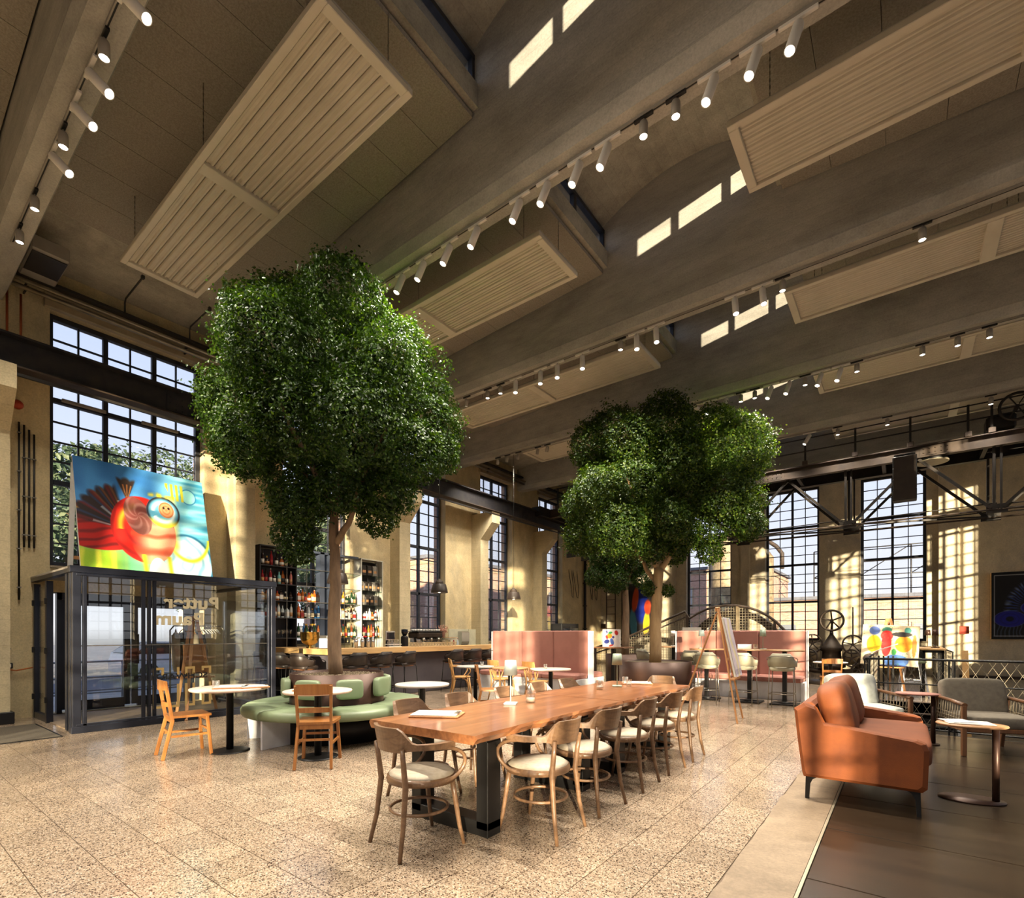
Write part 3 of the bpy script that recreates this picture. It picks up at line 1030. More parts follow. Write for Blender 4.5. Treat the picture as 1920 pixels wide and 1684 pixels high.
# ---- hanging radiant panels
def radiant_panel(x0, x1, yc, xs, label):
    wdt, z = 1.02, 6.7
    root = thing('radiant_panel', label, 'ceiling panel', ((x0 + x1) / 2, yc, z), 0, 'radiant panels hung under the roof')
    L = x1 - x0
    xc = (x0 + x1) / 2
    obj('edge_rail', MB().box((0, wdt / 2 - 0.035, 0.035), (L, 0.07, 0.07), 0.006), 'panel', root)
    obj('edge_rail', MB().box((0, -wdt / 2 + 0.035, 0.035), (L, 0.07, 0.07), 0.006), 'panel', root)
    for s in (-1, 1):
        obj('end_rail', MB().box((s * (L / 2 - 0.05), 0, 0.03), (0.1, wdt - 0.14, 0.066), 0.006), 'panel', root)
    obj('strap', MB().box((xs - xc, 0, 0.024), (0.17, wdt - 0.14, 0.062), 0.006), 'panel', root)
    obj('back_sheet', MB().box((0, 0, 0.085), (L - 0.02, wdt - 0.04, 0.02)), 'panel_side', root)
    n = 8
    sw = (wdt - 0.14) / n
    for seg in ((-L / 2 + 0.1, xs - xc - 0.085), (xs - xc + 0.085, L / 2 - 0.1)):
        ml = seg[1] - seg[0]
        prof = [(-sw / 2 + 0.004, 0.052), (-sw / 2 + 0.016, 0.030), (-sw * 0.2, 0.030), (-sw * 0.12, 0.044), (sw * 0.12, 0.044), (sw * 0.2, 0.030), (sw / 2 - 0.016, 0.030), (sw / 2 - 0.004, 0.052), (sw / 2 - 0.004, 0.07), (-sw / 2 + 0.004, 0.07)]
        pm = MB().prism(prof, -ml / 2, ml / 2, 'x').mesh('slat', 'panel')
        for q in range(n):
            obj('slat', pm, None, root, ((seg[0] + seg[1]) / 2, -wdt / 2 + 0.07 + sw * (q + 0.5), 0))
    for sx_ in (-0.42, 0.02, 0.44):
        for sy_ in (-0.44, 0.44):
            x = sx_ * L
            zt = zc(x + xc) - z - 0.002
            if -4.2 < x + xc < -1.4:
                zt = 1.0
            mb = MB()
            nl = int((zt - 0.1) / 0.035)
            for q in range(nl):
                z0_ = 0.1 + (zt - 0.1) * q / nl
                mb.box((x, sy_ * wdt, z0_ + (zt - 0.1) / nl / 2), (0.012 if q % 2 else 0.004, 0.004 if q % 2 else 0.012, (zt - 0.1) / nl * 1.1))
            obj('chain', mb, 'chrome', root)
    return root


ct = ['nearest', 'second', 'third', 'fourth', 'fifth']
for i, yc in enumerate((2.95, 6.2, 9.5, 12.75, 16.1)):
    radiant_panel(-8.95, -3.88, yc, -6.40, '%s ribbed white radiant panel on the window wall side of the rooflights' % ct[i])
for i, yc in enumerate((2.75, 6.2, 9.5, 12.75, 16.1)):
    if i:
        radiant_panel(-1.49, 3.6, yc, 0.95, '%s ribbed white radiant panel on the lounge side of the rooflights' % ct[i])

# ---- light tracks and spotlights
PROTO = {}
for kd in ('long', 'short'):
    for lit in (True, False):
        me_ad = MB().box((0, 0, -0.012), (0.30 if kd == 'long' else 0.2, 0.034, 0.03), 0.004).mesh('adapter', 'spot_white' if kd == 'long' else 'black')
        me_st = MB().lathe([(0.008, -0.08), (0.008, -0.02)], 8).mesh('stem', 'spot_grey')
        L = 0.26 if kd == 'long' else 0.13
        r = 0.046 if kd == 'long' else 0.044
        me_b = MB().lathe([(r * 0.86, 0.02), (r, 0.0), (r, -L), (r * 0.88, -L), (r * 0.86, -L + 0.02)], 18).mesh('lamp_body', 'spot_white' if kd == 'long' else 'spot_grey')
        me_l = MB().lathe([(0.0001, -L + 0.006), (r * 0.85, -L + 0.006), (r * 0.85, -L + 0.012), (0.0001, -L + 0.012)], 18).mesh('lens', 'lens' if lit else 'lens_off')
        PROTO[(kd, lit)] = (me_ad, me_st, me_b, me_l, L)
LIGHTS = {}


def spot_at(x, y, z, kd, lit, tilt, label, group, power=1.0):
    ad, st, bd, ln, L = PROTO[(kd, lit)]
    t = thing('spotlight', label, 'spotlight', (x, y, z), 0, group)
    obj('adapter', ad, None, t)
    obj('stem', st, None, t)
    b = obj('lamp_body', bd, None, t, (0, 0, -0.08))
    d = Vector((tilt[0], tilt[1], -1)).normalized()
    b.rotation_mode = 'QUATERNION'
    b.rotation_quaternion = d.to_track_quat('-Z', 'Y')
    obj('lens', ln, None, b)
    if lit:
        key = round(power, 2)
        if key not in LIGHTS:
            ld = bpy.data.lights.new('spot_beam', 'SPOT')
            ld.energy = SPOT_W * power
            ld.color = SPOT_COL
            ld.spot_size = math.radians(118)
            ld.spot_blend = 0.9
            ld.shadow_soft_size = 0.045
            LIGHTS[key] = ld
        lo_ = bpy.data.objects.new('spot_beam', LIGHTS[key])
        COL.objects.link(lo_)
        lo_.parent = b
        lo_.location = (0, 0, -L - 0.006)


TRK = [
    (1.40, [(-5.0, 'long'), (-5.55, 'short'), (-5.95, 'long'), (-6.45, 'long'), (-6.90, 'short'), (-7.3, 'long'), (-8.18, 'short'), (-9.02, 'short')], (0.75, 0.55)),
    (4.93, [(-0.71, 'long'), (-1.03, 'long'), (-1.40, 'long'), (-1.76, 'short'), (-2.09, 'short'), (-2.49, 'long'), (-2.83, 'long'), (-3.25, 'long'), (-3.65, 'long'), (-4.32, 'long'), (-4.81, 'long'), (-5.31, 'long'), (-5.75, 'long'), (-6.28, 'long'), (-6.66, 'short')], (-0.22, -0.30)),
    (8.38, [(-8.33, 'short'), (-7.65, 'short'), (-7.05, 'short'), (-6.70, 'short'), (-6.30, 'long'), (-5.69, 'long'), (-5.30, 'long'), (-4.75, 'long'), (-3.98, 'short'), (-3.68, 'long'), (-3.33, 'long'), (-2.07, 'long'), (-1.68, 'long'), (-1.41, 'short'), (0.19, 'short')], (0.12, -0.2)),
    (11.83, [(-9.55, 'short'), (-9.2, 'short'), (-8.8, 'short'), (-8.12, 'short'), (-7.80, 'short'), (-6.04, 'short'), (-5.55, 'short'), (-3.45, 'long'), (-3.1, 'long'), (-2.80, 'short'), (-2.52, 'short'), (-2.20, 'long'), (-1.86, 'long'), (-1.58, 'short'), (-1.30, 'long'), (-0.97, 'long'), (-0.71, 'short'), (0.27, 'short'), (0.75, 'short'), (1.16, 'short')], (-0.25, -0.35)),
    (15.28, [(-6.6, 'short'), (-4.8, 'long'), (-2.83, 'short'), (-1.94, 'long'), (-1.32, 'short'), (-0.31, 'short'), (1.52, 'short')], (-0.5, -0.3)),
]
tn = ['nearest', 'second', 'third', 'fourth', 'farthest']
for ti, (ty, heads, tilt) in enumerate(TRK):
    t = thing('light_track', 'thin grey light track along the underside of the %s roof beam' % tn[ti], 'light track', (-3.2, ty, 6.62))
    obj('track_profile', MB().box((0, 0, -0.016), (12.6, 0.034, 0.032)), 'spot_grey', t)
    obj('conductor_slot', MB().box((0, 0, -0.033), (12.5, 0.012, 0.004)), 'black', t)
    for hi, (x, kd) in enumerate(sorted(heads)):
        tl = tilt if kd == 'long' else ((-0.35, 0.15) if x < -7.5 and ti else (0, 0))
        spot_at(x, ty, 6.588, kd, True, tl, '%s white %s spotlight, %s from the window wall on the %s roof beam track' % ('tilted' if kd == 'long' else 'straight', 'tube' if kd == 'long' else 'stub', ORD[hi], tn[ti]),
                'spotlights on the roof tracks', 0.75 if kd == 'short' else 1.0)
# unseen spotlights added behind the photographer to supply bounce light
for xi, x in enumerate((-9, -6.5, -4, -1.5, 1)):
    for y in (-2.05, -5.5):
        spot_at(x, y, 6.588 if y > -3 else 7.7, 'long', True, (0, 0.2), 'tilted white tube spotlight added unseen behind the photographer, %s from the window wall, %s row' % (ORD[xi], 'front' if y > -3 else 'back'), 'spotlights added unseen behind the photographer for bounce light', 1.3)

# ---- crane rail, pipes, conduits on the window wall
t = thing('crane_rail', 'dark riveted crane rail beam running along the window wall on pillar brackets', 'crane rail', (-10.5, 9.0, 5.28))
obj('lower_flange', MB().box((0, 0, 0.012), (0.30, 24.0, 0.024)), 'rust', t)
obj('upper_flange', MB().box((0, 0, 0.46), (0.30, 24.0, 0.024)), 'rail', t)
obj('web', MB().box((0, 0, 0.236), (0.03, 24.0, 0.43)), 'rail', t)
obj('rail_head', MB().box((0, 0, 0.50), (0.06, 24.0, 0.06)), 'rust', t)
for y in (-5.2, 0.2, 5.6):
    mb = MB().box((0.02, y, 0.235), (0.02, 0.5, 0.3))
    for a in range(5):
        for b in range(3):
            mb.lathe([(0.014, 0), (0.010, 0.012), (0.0001, 0.014)], 6, xf=Matrix.Translation((0.03, y - 0.2 + a * 0.1, 0.13 + b * 0.1)) @ Matrix.Rotation(PI / 2, 4, 'Y'))
    obj('splice_plate', mb, 'rail', t)
obj('cable_duct', MB().box((0.06, 0, -0.08), (0.05, 24.0, 0.04)), 'conduit', t)
for i, (zz, xx) in enumerate(((6.89, -10.93), (6.80, -10.98))):
    t = thing('wall_pipe', '%s bright metal pipe running along the window wall above the lintels' % ('upper' if i == 0 else 'lower'), 'pipe', (xx, 9.5, zz), 0)
    obj('pipe_run', MB().tube([(0, -11, 0), (0, 11.8, 0)], 0.036, 10), 'pipe', t)
    for y in np.arange(-10, 12, 2.3):
        obj('bracket', MB().bar((0, y, 0.03), (-0.38 if i == 0 else -0.32, y, 0.06), 0.02, 0.03), 'conduit', t)
mb = MB().box((-11.1, 9.5, 7.05), (0.2, 23.0, 0.05))
tag(obj('cable_tray', mb, 'conduit'), 'dark cable tray above the pipes on the window wall', 'cable tray')
for i, y in enumerate((3.1, 4.15, 6.4, 9.9, 13.2, 16.6)):
    t = thing('drop_pipe', 'thin dark bent pipe from the ceiling to the wall, %s from the front' % ORD[i], 'pipe', (-11.1, y, 7.07), 0, 'drop pipes on the window wall')
    obj('pipe_run', MB().tube([(0, 0, 0), (0, 0, 0.22), (0.05, 0, 0.28), (0.9, 0, 0.30)], 0.014, 6), 'conduit', t)
    obj('joint_block', MB().box((0.9, 0, 0.30), (0.06, 0.05, 0.06), 0.008), 'conduit', t)
# vertical conduits left of the big window
for i, y in enumerate((1.62, 1.74, 1.80, 1.86, 1.92)):
    z0, z1 = (0.92 if i == 0 else 2.75), (4.72, 4.75, 4.72, 4.66, 4.6)[i]
    if i == 1:
        z0 = 1.9
    t = thing('conduit_tube', '%s dark conduit tube on the wall left of the big window' % ORD[i], 'conduit', (-11.26, y, z0), 0, 'conduits left of the big window')
    obj('tube', MB().tube([(0, 0, 0), (0, 0, z1 - z0)], 0.014, 8), 'conduit', t)
    for zz in np.arange(0.2, z1 - z0, 0.62):
        obj('clip', MB().box((0.006, 0, zz), (0.04, 0.05, 0.018)), 'chrome', t)
t = thing('wall_switch', 'black and white light switch box at the foot of the conduit beside the vestibule', 'switch', (-11.27, 1.62, 0.85))
obj('housing', MB().box((0, 0, 0), (0.05, 0.10, 0.09), 0.01), 'black', t)
obj('rocker', MB().box((0.028, 0, 0), (0.01, 0.055, 0.055), 0.004), 'paper', t)
tag(obj('orange_cable', MB().tube([(-11.25, 1.56, 4.2), (-11.25, 1.555, 1.0), (-11.24, 1.57, 0.80), (-11.24, 1.7, 0.77), (-11.24, 1.95, 0.82)], 0.012, 6), 'orange_cable'), 'loose orange cable hanging down to the switch box', 'cable')
for i, y in enumerate((1.60, 1.76)):
    tag(obj('copper_pipe', MB().tube([(-11.25, y, 5.9), (-11.25, y, 6.8)], 0.016, 8), 'copper'), 'reddish copper pipe high left of the big window, %s' % ('nearer' if i == 0 else 'second'), 'pipe')
tag(obj('alarm_horn', MB().lathe([(0.07, 0), (0.075, 0.04), (0.05, 0.09), (0.0001, 0.1)], 14, (0, 0, 0), True, 1, 1, Matrix.Translation((-11.28, 1.72, 5.02)) @ Matrix.Rotation(PI / 2, 4, 'Y')), 'red'), 'small red alarm horn under the crane rail', 'alarm')
t = thing('air_unit', 'grey sheet metal air unit tucked under the first roof beam at the window wall', 'air unit', (-10.5, 1.90, 6.98))
obj('casing', MB().box((0, 0, 0.1), (0.9, 0.44, 0.22), 0.02), 'spot_grey', t)
obj('grille', MB().box((0.1, 0.0, -0.02), (0.6, 0.4, 0.02), 0.004), 'conduit', t)
for i, (y, h) in enumerate(((2.62, 0), (3.78, 1))):
    t = thing('window_actuator', 'chain window opener on the transom of the big window, %s' % ('left half' if i == 0 else 'right half'), 'window opener', (-11.49, y, 5.37))
    obj('housing', MB().box((0, 0, 0), (0.05, 0.62, 0.055), 0.008), 'spot_grey', t)
    obj('end_cap', MB().box((0, 0.32, 0), (0.055, 0.03, 0.06), 0.006), 'black', t)


# ================================================================== FURNITURE
# ---- long table (two slabs on four black steel frames)
def live_edge(x0, x1, y0, y1, seed):
    r = np.random.default_rng(seed)
    ys = np.linspace(y0, y1, 26)
    e1 = np.cumsum(r.normal(0, 0.006, 26))
    e2 = np.cumsum(r.normal(0, 0.006, 26))
    e1 -= np.linspace(e1[0], e1[-1], 26)
    e2 -= np.linspace(e2[0], e2[-1], 26)
    top = [(x1 + a, y) for a, y in zip(e1, ys)] + [(x0 + a, y) for a, y in zip(e2[::-1], ys[::-1])]
    cx_ = (x0 + x1) / 2
    n = len(top)
    vs = [(x, y, 0.735) for x, y in top] + [(x + (0.012 if x > cx_ else -0.012) + r.normal(0, 0.004), y, 0.715) for x, y in top] + [(x - (0.014 if x > cx_ else -0.014) + r.normal(0, 0.005), y, 0.678) for x, y in top]
    fs = [tuple(range(n)), tuple(reversed(range(2 * n, 3 * n)))]
    for k in range(2):
        for i in range(n):
            j = (i + 1) % n
            fs.append((k * n + j, k * n + i, (k + 1) * n + i, (k + 1) * n + j))
    return MB().add(vs, fs)


for ti, (ya, yb, legs) in enumerate(((2.32, 4.36, (2.66, 3.92)), (4.375, 6.20, (4.62, 5.86)))):
    t = thing('long_table', ('near' if ti == 0 else 'far') + ' half of the long live-edge wooden table on black steel frames', 'table', (-2.55, (ya + yb) / 2, 0))
    mb = live_edge(-3.06, -2.05, ya, yb, ti + 3)
    mb.v = [(x + 2.55, y - (ya + yb) / 2, z) for x, y, z in mb.v]
    obj('tabletop', mb, 'tabletop', t)
    for ly in legs:
        lg = obj('leg', MB().box((0, 0, 0.345), (0.72, 0.14, 0.05), 0.004), 'black', t, (0, ly - (ya + yb) / 2, 0.305))
        for s in (-1, 1):
            obj('post', MB().box((s * 0.32, 0, -0.305 + 0.34), (0.10, 0.14, 0.59), 0.004), 'black', lg)
        obj('foot_bar', MB().box((0, 0, -0.255), (0.74, 0.14, 0.10), 0.004), 'black', lg)

# ---- bentwood armchairs
def make_armchair():
    t = thing('bentwood_armchair', 'x', 'chair')
    R = 0.255
    # seat ring and cushion
    mb = MB().lathe([(0.20, 0.405), (0.228, 0.41), (0.232, 0.43), (0.226, 0.452), (0.20, 0.455)], 28, (0, 0.03, 0), True, 1.0, 0.97)
    obj('seat_ring', mb, 'bent', t)
    mb = MB().lathe([(0.0001, 0.44), (0.212, 0.445), (0.215, 0.458), (0.19, 0.474), (0.10, 0.482), (0.0001, 0.484)], 28, (0, 0.03, 0), True, 1.0, 0.97)
    obj('seat_cushion', mb, 'linen', t)
    obj('ring_stretcher', MB().tube(arc(0, 0.01, 0.185, 0, 2 * PI * 23 / 24, 23, 0.235), 0.0105, 7, True), 'bent', t)
    for s in (-1, 1):
        pts = [(s * 0.165, 0.155, 0.43), (s * 0.172, 0.175, 0.30), (s * 0.185, 0.20, 0.12), (s * 0.198, 0.225, 0.0)]
        obj('leg', MB().tube(pts, [0.018, 0.017, 0.0145, 0.012], 9), 'bent', t)
        pts = [(s * 0.205, -0.235, 0.0), (s * 0.18, -0.20, 0.18), (s * 0.165, -0.175, 0.42), (s * 0.170, -0.19, 0.55), (s * 0.178, -0.205, 0.66)]
        obj('leg', MB().tube(pts, [0.013, 0.0155, 0.019, 0.017, 0.014], 9), 'bent', t)
    # wrap-round crest and arm rail, one bent board
    vs, fs = [], []
    n = 36
    for i in range(n + 1):
        a = -1.95 + 3.9 * i / n
        aa = abs(a)
        k = min(max((aa - 0.52) / 0.42, 0), 1)
        k = k * k * (3 - 2 * k)
        zt = 0.785 * (1 - k) + 0.685 * k
        zb = 0.632 * (1 - k) + 0.650 * k
        if aa < 1.57:
            x, y, nx, ny = R * math.sin(a), -R * math.cos(a) + 0.02, math.sin(a), -math.cos(a)
        else:
            q = (aa - 1.57)
            x, y, nx, ny = math.copysign(R - q * 0.05, a), 0.02 + q * R * 1.05, math.copysign(1, a), 0
        th = 0.011 + 0.009 * k
        lean = -0.015 if k < 0.5 else 0
        for zz, off in ((zb, -th), (zb, th), (zt, th), (zt, -th)):
            sl = (zz - zb) * 0.18 * (1 - k)
            vs.append((x + nx * (off + sl), y + ny * (off + sl), zz))
    for i in range(n):
        for q in range(4):
            q2 = (q + 1) % 4
            fs.append((i * 4 + q, i * 4 + q2, (i + 1) * 4 + q2, (i + 1) * 4 + q))
    fs += [(3, 2, 1, 0), tuple(n * 4 + q for q in range(4))]
    obj('backrest', MB().add(vs, fs, False), 'bent', t)
    for s in (-1, 1):
        p = bez((s * 0.25, -0.03, 0.655), (s * 0.27, 0.22, 0.66), (s * 0.25, 0.25, 0.53), (s * 0.235, 0.13, 0.455), 10)
        p += bez((s * 0.235, 0.13, 0.455), (s * 0.23, 0.08, 0.43), (s * 0.215, 0.0, 0.425), (s * 0.19, -0.09, 0.43), 6)[1:]
        obj('arm_loop', MB().tube(p, 0.0125, 8), 'bent', t)
    return t


AC = make_armchair()
places = [(-2.50, 2.27, math.radians(-13), 'bentwood armchair with linen seat at the near end of the long table')]
wh = ['first', 'second', 'third', 'fourth', 'last']
for i, y in enumerate((2.96, 3.60, 4.33, 5.00, 5.65)):
    places.append((-2.00, y, PI / 2 + (0.06, -0.05, 0.04, -0.04, 0.02)[i], 'bentwood armchair, %s from the front along the lounge side of the long table' % wh[i]))
for i, y in enumerate((2.99, 3.60, 4.33, 4.98, 5.60)):
    places.append((-3.20, y, -PI / 2 + (0.05, -0.04, 0.03, 0.04, -0.03)[i], 'bentwood armchair, %s from the front along the bar side of the long table' % wh[i]))
places.append((-2.6, 6.55, PI, 'bentwood armchair at the far end of the long table'))
for i, (x, y, rz, lb) in enumerate(places):
    if i == 0:
        AC.location, AC.rotation_euler.z = (x, y, 0), rz
        AC['label'], AC['group'] = lb, 'armchairs round the long table'
    else:
        dup(AC, (x, y, 0), rz, lb, 'armchairs round the long table')

# ---- plain wooden cafe chairs
def make_cafe_chair():
    t = thing('wooden_chair', 'x', 'chair')
    mb = MB().prism([(-0.17, -0.19), (0.17, -0.19), (0.205, 0.14), (0.195, 0.2), (-0.195, 0.2), (-0.205, 0.14)], 0.437, 0.462, 'z')
    obj('seat', mb, 'chairwood', t)
    for s in (-1, 1):
        obj('leg', MB().bar((s * 0.165, 0.165, 0.44), (s * 0.19, 0.20, 0), 0.032, 0.032, (0, 1, 0), 0.004), 'chairwood', t)
        mb = MB()
        mb.bar((s * 0.16, -0.165, 0.42), (s * 0.175, -0.26, 0.0), 0.027, 0.036, (0, 1, 0), 0.004)
        mb.bar((s * 0.158, -0.165, 0.40), (s * 0.168, -0.235, 0.84), 0.026, 0.034, (0, 1, 0), 0.004)
        obj('leg', mb, 'chairwood', t)
        obj('side_stretcher', MB().bar((s * 0.165, -0.18, 0.24), (s * 0.176, 0.18, 0.24), 0.016, 0.024), 'chairwood', t)
    for z, h, yb in ((0.795, 0.10, -0.235), (0.585, 0.045, -0.20)):
        vs, fs = [], []
        for i in range(9):
            x = -0.185 + 0.37 * i / 8
            if z < 0.7:
                x *= 0.86
            y = yb - 0.035 * (1 - (i / 4 - 1) ** 2)
            for zz, o in ((z - h / 2, 0), (z - h / 2, 0.016), (z + h / 2, 0.012), (z + h / 2, -0.004)):
                vs.append((x, y + o, zz + (0.008 * (1 - (i / 4 - 1) ** 2) if zz > z else 0)))
        for i in range(8):
            for q in range(4):
                fs.append((i * 4 + q, i * 4 + (q + 1) % 4, (i + 1) * 4 + (q + 1) % 4, (i + 1) * 4 + q))
        fs += [(3, 2, 1, 0), (32, 33, 34, 35)]
        obj('top_rail' if z > 0.7 else 'mid_rail', MB().add(vs, fs), 'chairwood', t)
    obj('front_rail', MB().box((0, 0.165, 0.41), (0.33, 0.02, 0.045)), 'chairwood', t)
    obj('back_rail', MB().box((0, -0.165, 0.41), (0.32, 0.02, 0.045)), 'chairwood', t)
    for yq, z in ((0.18, 0.285), (-0.19, 0.285)):
        obj('cross_stretcher', MB().box((0, yq, z), (0.33, 0.016, 0.024)), 'chairwood', t)
    return t


CC = make_cafe_chair()
CC.location, CC.rotation_euler.z = (-6.42, 2.37, 0), math.radians(-8)
CC['label'], CC['group'] = 'plain brown wooden chair beside the menu table, before the glass vestibule', 'plain wooden chairs'
dup(CC, (-4.86, 3.03, 0), math.radians(47), 'plain brown wooden chair with its back to us at the round bench', 'plain wooden chairs')
dup(CC, (-5.35, 6.45, 0), math.radians(-50), 'plain brown wooden chair seen edge on behind the long table', 'plain wooden chairs')

# ---- cafe tables
def cafe_table(x, y, r, z, top, lab, base_r=0.21, col=0.038):
    t = thing('cafe_table', lab, 'table', (x, y, 0))
    obj('tabletop', MB().lathe([(0.0001, z - 0.026), (r - 0.008, z - 0.026), (r, z - 0.016), (r, z - 0.003), (r - 0.004, z), (0.0001, z)], 40), top, t)
    obj('column', MB().lathe([(col, 0.018), (col, z - 0.04), (col * 1.9, z - 0.04), (col * 1.9, z - 0.026)], 16), 'black', t)
    obj('base', MB().lathe([(base_r, 0), (base_r, 0.008), (base_r * 0.8, 0.014), (col * 1.2, 0.022)], 32), 'black', t)
    return t


cafe_table(-6.20, 2.74, 0.41, 0.735, 'cafe_top', 'round pale table with menus beside the glass vestibule')
cafe_table(-5.12, 3.19, 0.36, 0.735, 'cafe_top', 'round pale table with a clipboard before the round bench')
cafe_table(-4.72, 4.36, 0.33, 0.74, 'grey_top', 'empty round grey table on the bar side of the long table')
cafe_table(-6.55, 7.42, 0.36, 0.74, 'grey_top', 'round grey table with a tealight next to the bar')
cafe_table(-5.79, 7.53, 0.34, 0.74, 'cafe_edge', 'round brown table before the pink booth, left one')
cafe_table(-4.97, 7.64, 0.36, 0.74, 'cafe_top', 'round pale table with a tealight before the pink booth, right one')

# ---- fan-back bistro chairs
def make_bistro():
    t = thing('bistro_chair', 'x', 'chair')
    obj('seat', MB().lathe([(0.0001, 0.44), (0.19, 0.44), (0.205, 0.452), (0.195, 0.466), (0.0001, 0.46)], 24), 'bistro', t)
    for s in (-1, 1):
        obj('leg', MB().tube([(s * 0.15, 0.15, 0.44), (s * 0.175, 0.18, 0.2), (s * 0.19, 0.20, 0)], [0.016, 0.014, 0.012], 8), 'bistro', t)
        obj('leg', MB().tube([(s * 0.19, -0.23, 0), (s * 0.16, -0.17, 0.3), (s * 0.155, -0.165, 0.46), (s * 0.175, -0.20, 0.66), (s * 0.19, -0.235, 0.82)], [0.012, 0.014, 0.016, 0.015, 0.013], 8), 'bistro', t)
        p = bez((s * 0.18, -0.205, 0.68), (s * 0.23, 0.05, 0.69), (s * 0.27, 0.20, 0.66), (s * 0.235, 0.16, 0.56), 8) + bez((s * 0.235, 0.16, 0.56), (s * 0.2, 0.12, 0.5), (s * 0.19, 0.08, 0.46), (s * 0.185, 0.06, 0.44), 4)[1:]
        obj('arm', MB().tube(p, 0.012, 7), 'bistro', t)
        obj('knee_brace', MB().tube(bez((s * 0.165, -0.17, 0.2), (s * 0.155, -0.15, 0.40), (s * 0.1, -0.1, 0.43), (s * 0.05, -0.12, 0.43), 6), 0.009, 6), 'bistro', t)
        obj('knee_brace', MB().tube(bez((s * 0.175, 0.175, 0.2), (s * 0.16, 0.15, 0.40), (s * 0.16, 0.05, 0.43), (s * 0.17, 0.0, 0.43), 6), 0.009, 6), 'bistro', t)
    vs, fs = [], []
    for i in range(9):
        x = -0.2 + 0.4 * i / 8
        y = -0.235 - 0.03 * (1 - (i / 4 - 1) ** 2)
        for zz, o in ((0.73, 0), (0.73, 0.016), (0.835, 0.008), (0.835, -0.008)):
            vs.append((x, y + o, zz))
    for i in range(8):
        for q in range(4):
            fs.append((i * 4 + q, i * 4 + (q + 1) % 4, (i + 1) * 4 + (q + 1) % 4, (i + 1) * 4 + q))
    fs += [(3, 2, 1, 0), (32, 33, 34, 35)]
    obj('crest_rail', MB().add(vs, fs), 'bistro', t)
    for q in range(5):
        a = (q - 2) / 2
        obj('splat', MB().tube(bez((a * 0.045, -0.165, 0.46), (a * 0.05, -0.19, 0.56), (a * 0.12, -0.235, 0.66), (a * 0.155, -0.25, 0.75), 6), [0.008, 0.009, 0.01, 0.012, 0.013, 0.013, 0.012], 6, False, True, True, 0.5), 'bistro', t)
    return t


BC = make_bistro()
BC.location, BC.rotation_euler.z = (-7.42, 7.95, 0), math.radians(-40)
BC['label'], BC['group'] = 'fan-back light wooden armchair at the grey table by the bar', 'fan-back bistro chairs'
dup(BC, (-6.44, 8.12, 0), math.radians(-18), 'fan-back light wooden armchair in sun, middle of the three before the booth', 'fan-back bistro chairs')
dup(BC, (-5.52, 8.05, 0), math.radians(-20), 'fan-back light wooden armchair, nearest the right booth table', 'fan-back bistro chairs')

# ---- round planter bench
BX, BYc = -6.06, 4.07
t = thing('planter_bench', 'round sage green bench with cushions wrapped round a brown steel planter', 'bench', (BX, BYc, 0))
PR, OR = 0.60, 1.16
obj('planter_drum', MB().lathe([(PR, 0.0), (PR, 0.84), (PR - 0.02, 0.84), (PR - 0.02, 0.79)], 64), 'corten', t)
obj('soil_top', MB().lathe([(0.0001, 0.80), (PR - 0.02, 0.80), (PR - 0.02, 0.78), (0.0001, 0.78)], 48), 'gravel', t)
NSEG = 8
for k in range(NSEG):
    a0, a1 = 2 * PI * k / NSEG + 0.12, 2 * PI * (k + 1) / NSEG + 0.12
    vs, fs = [], []
    m = 10
    prof = [(PR + 0.012, 0.36), (OR - 0.02, 0.345), (OR, 0.37), (OR + 0.004, 0.42), (OR - 0.02, 0.455), (OR - 0.08, 0.465), (PR + 0.03, 0.462), (PR + 0.012, 0.45)]
    for i in range(m + 1):
        a = a0 + 0.006 + (a1 - a0 - 0.012) * i / m
        e = 0.010 if i in (0, m) else 0
        for r, z in prof:
            vs.append((r * math.cos(a), r * math.sin(a), z - (e if z > 0.44 else 0)))
    q = len(prof)
    for i in range(m):
        for j in range(q):
            fs.append((i * q + j, i * q + (j + 1) % q, (i + 1) * q + (j + 1) % q, (i + 1) * q + j))
    fs += [tuple(reversed(range(q))), tuple(m * q + j for j in range(q))]
    obj('seat_segment', MB().add(vs, fs, True), 'sage', t)
    am = a0
    for w_, nm in ((0.30, 'support_panel'),):
        rr = 0.86
        obj(nm, MB().box((rr * math.cos(am), rr * math.sin(am), 0.172), (0.50, 0.032, 0.344), 0.003, am), 'white_lacquer', t)
    ac = (a0 + a1) / 2 - 0.10
    xf = Matrix.Translation(((PR + 0.045) * math.cos(ac), (PR + 0.045) * math.sin(ac), 0.665)) @ Matrix.Rotation(ac, 4, 'Z')
    obj('back_cushion', MB().cushion((0, 0, 0), (0.10, 0.33, 0.245), 0.38, 10, xf), 'sage', t)
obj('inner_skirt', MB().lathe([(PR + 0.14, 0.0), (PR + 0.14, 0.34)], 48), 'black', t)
vr = np.random.default_rng(3)
mb = MB()
for k in range(900):
    a, r = vr.uniform(0, 2 * PI), (PR - 0.03) * math.sqrt(vr.uniform(0, 1))
    s = vr.uniform(0.007, 0.016)
    mb.lathe([(0.0001, 0), (s, s * 0.4), (s * 0.7, s), (0.0001, s * 1.1)], 5, (r * math.cos(a), r * math.sin(a), 0.80), False)
o = obj('gravel', mb, 'gravel', t)
o['kind'] = 'stuff'

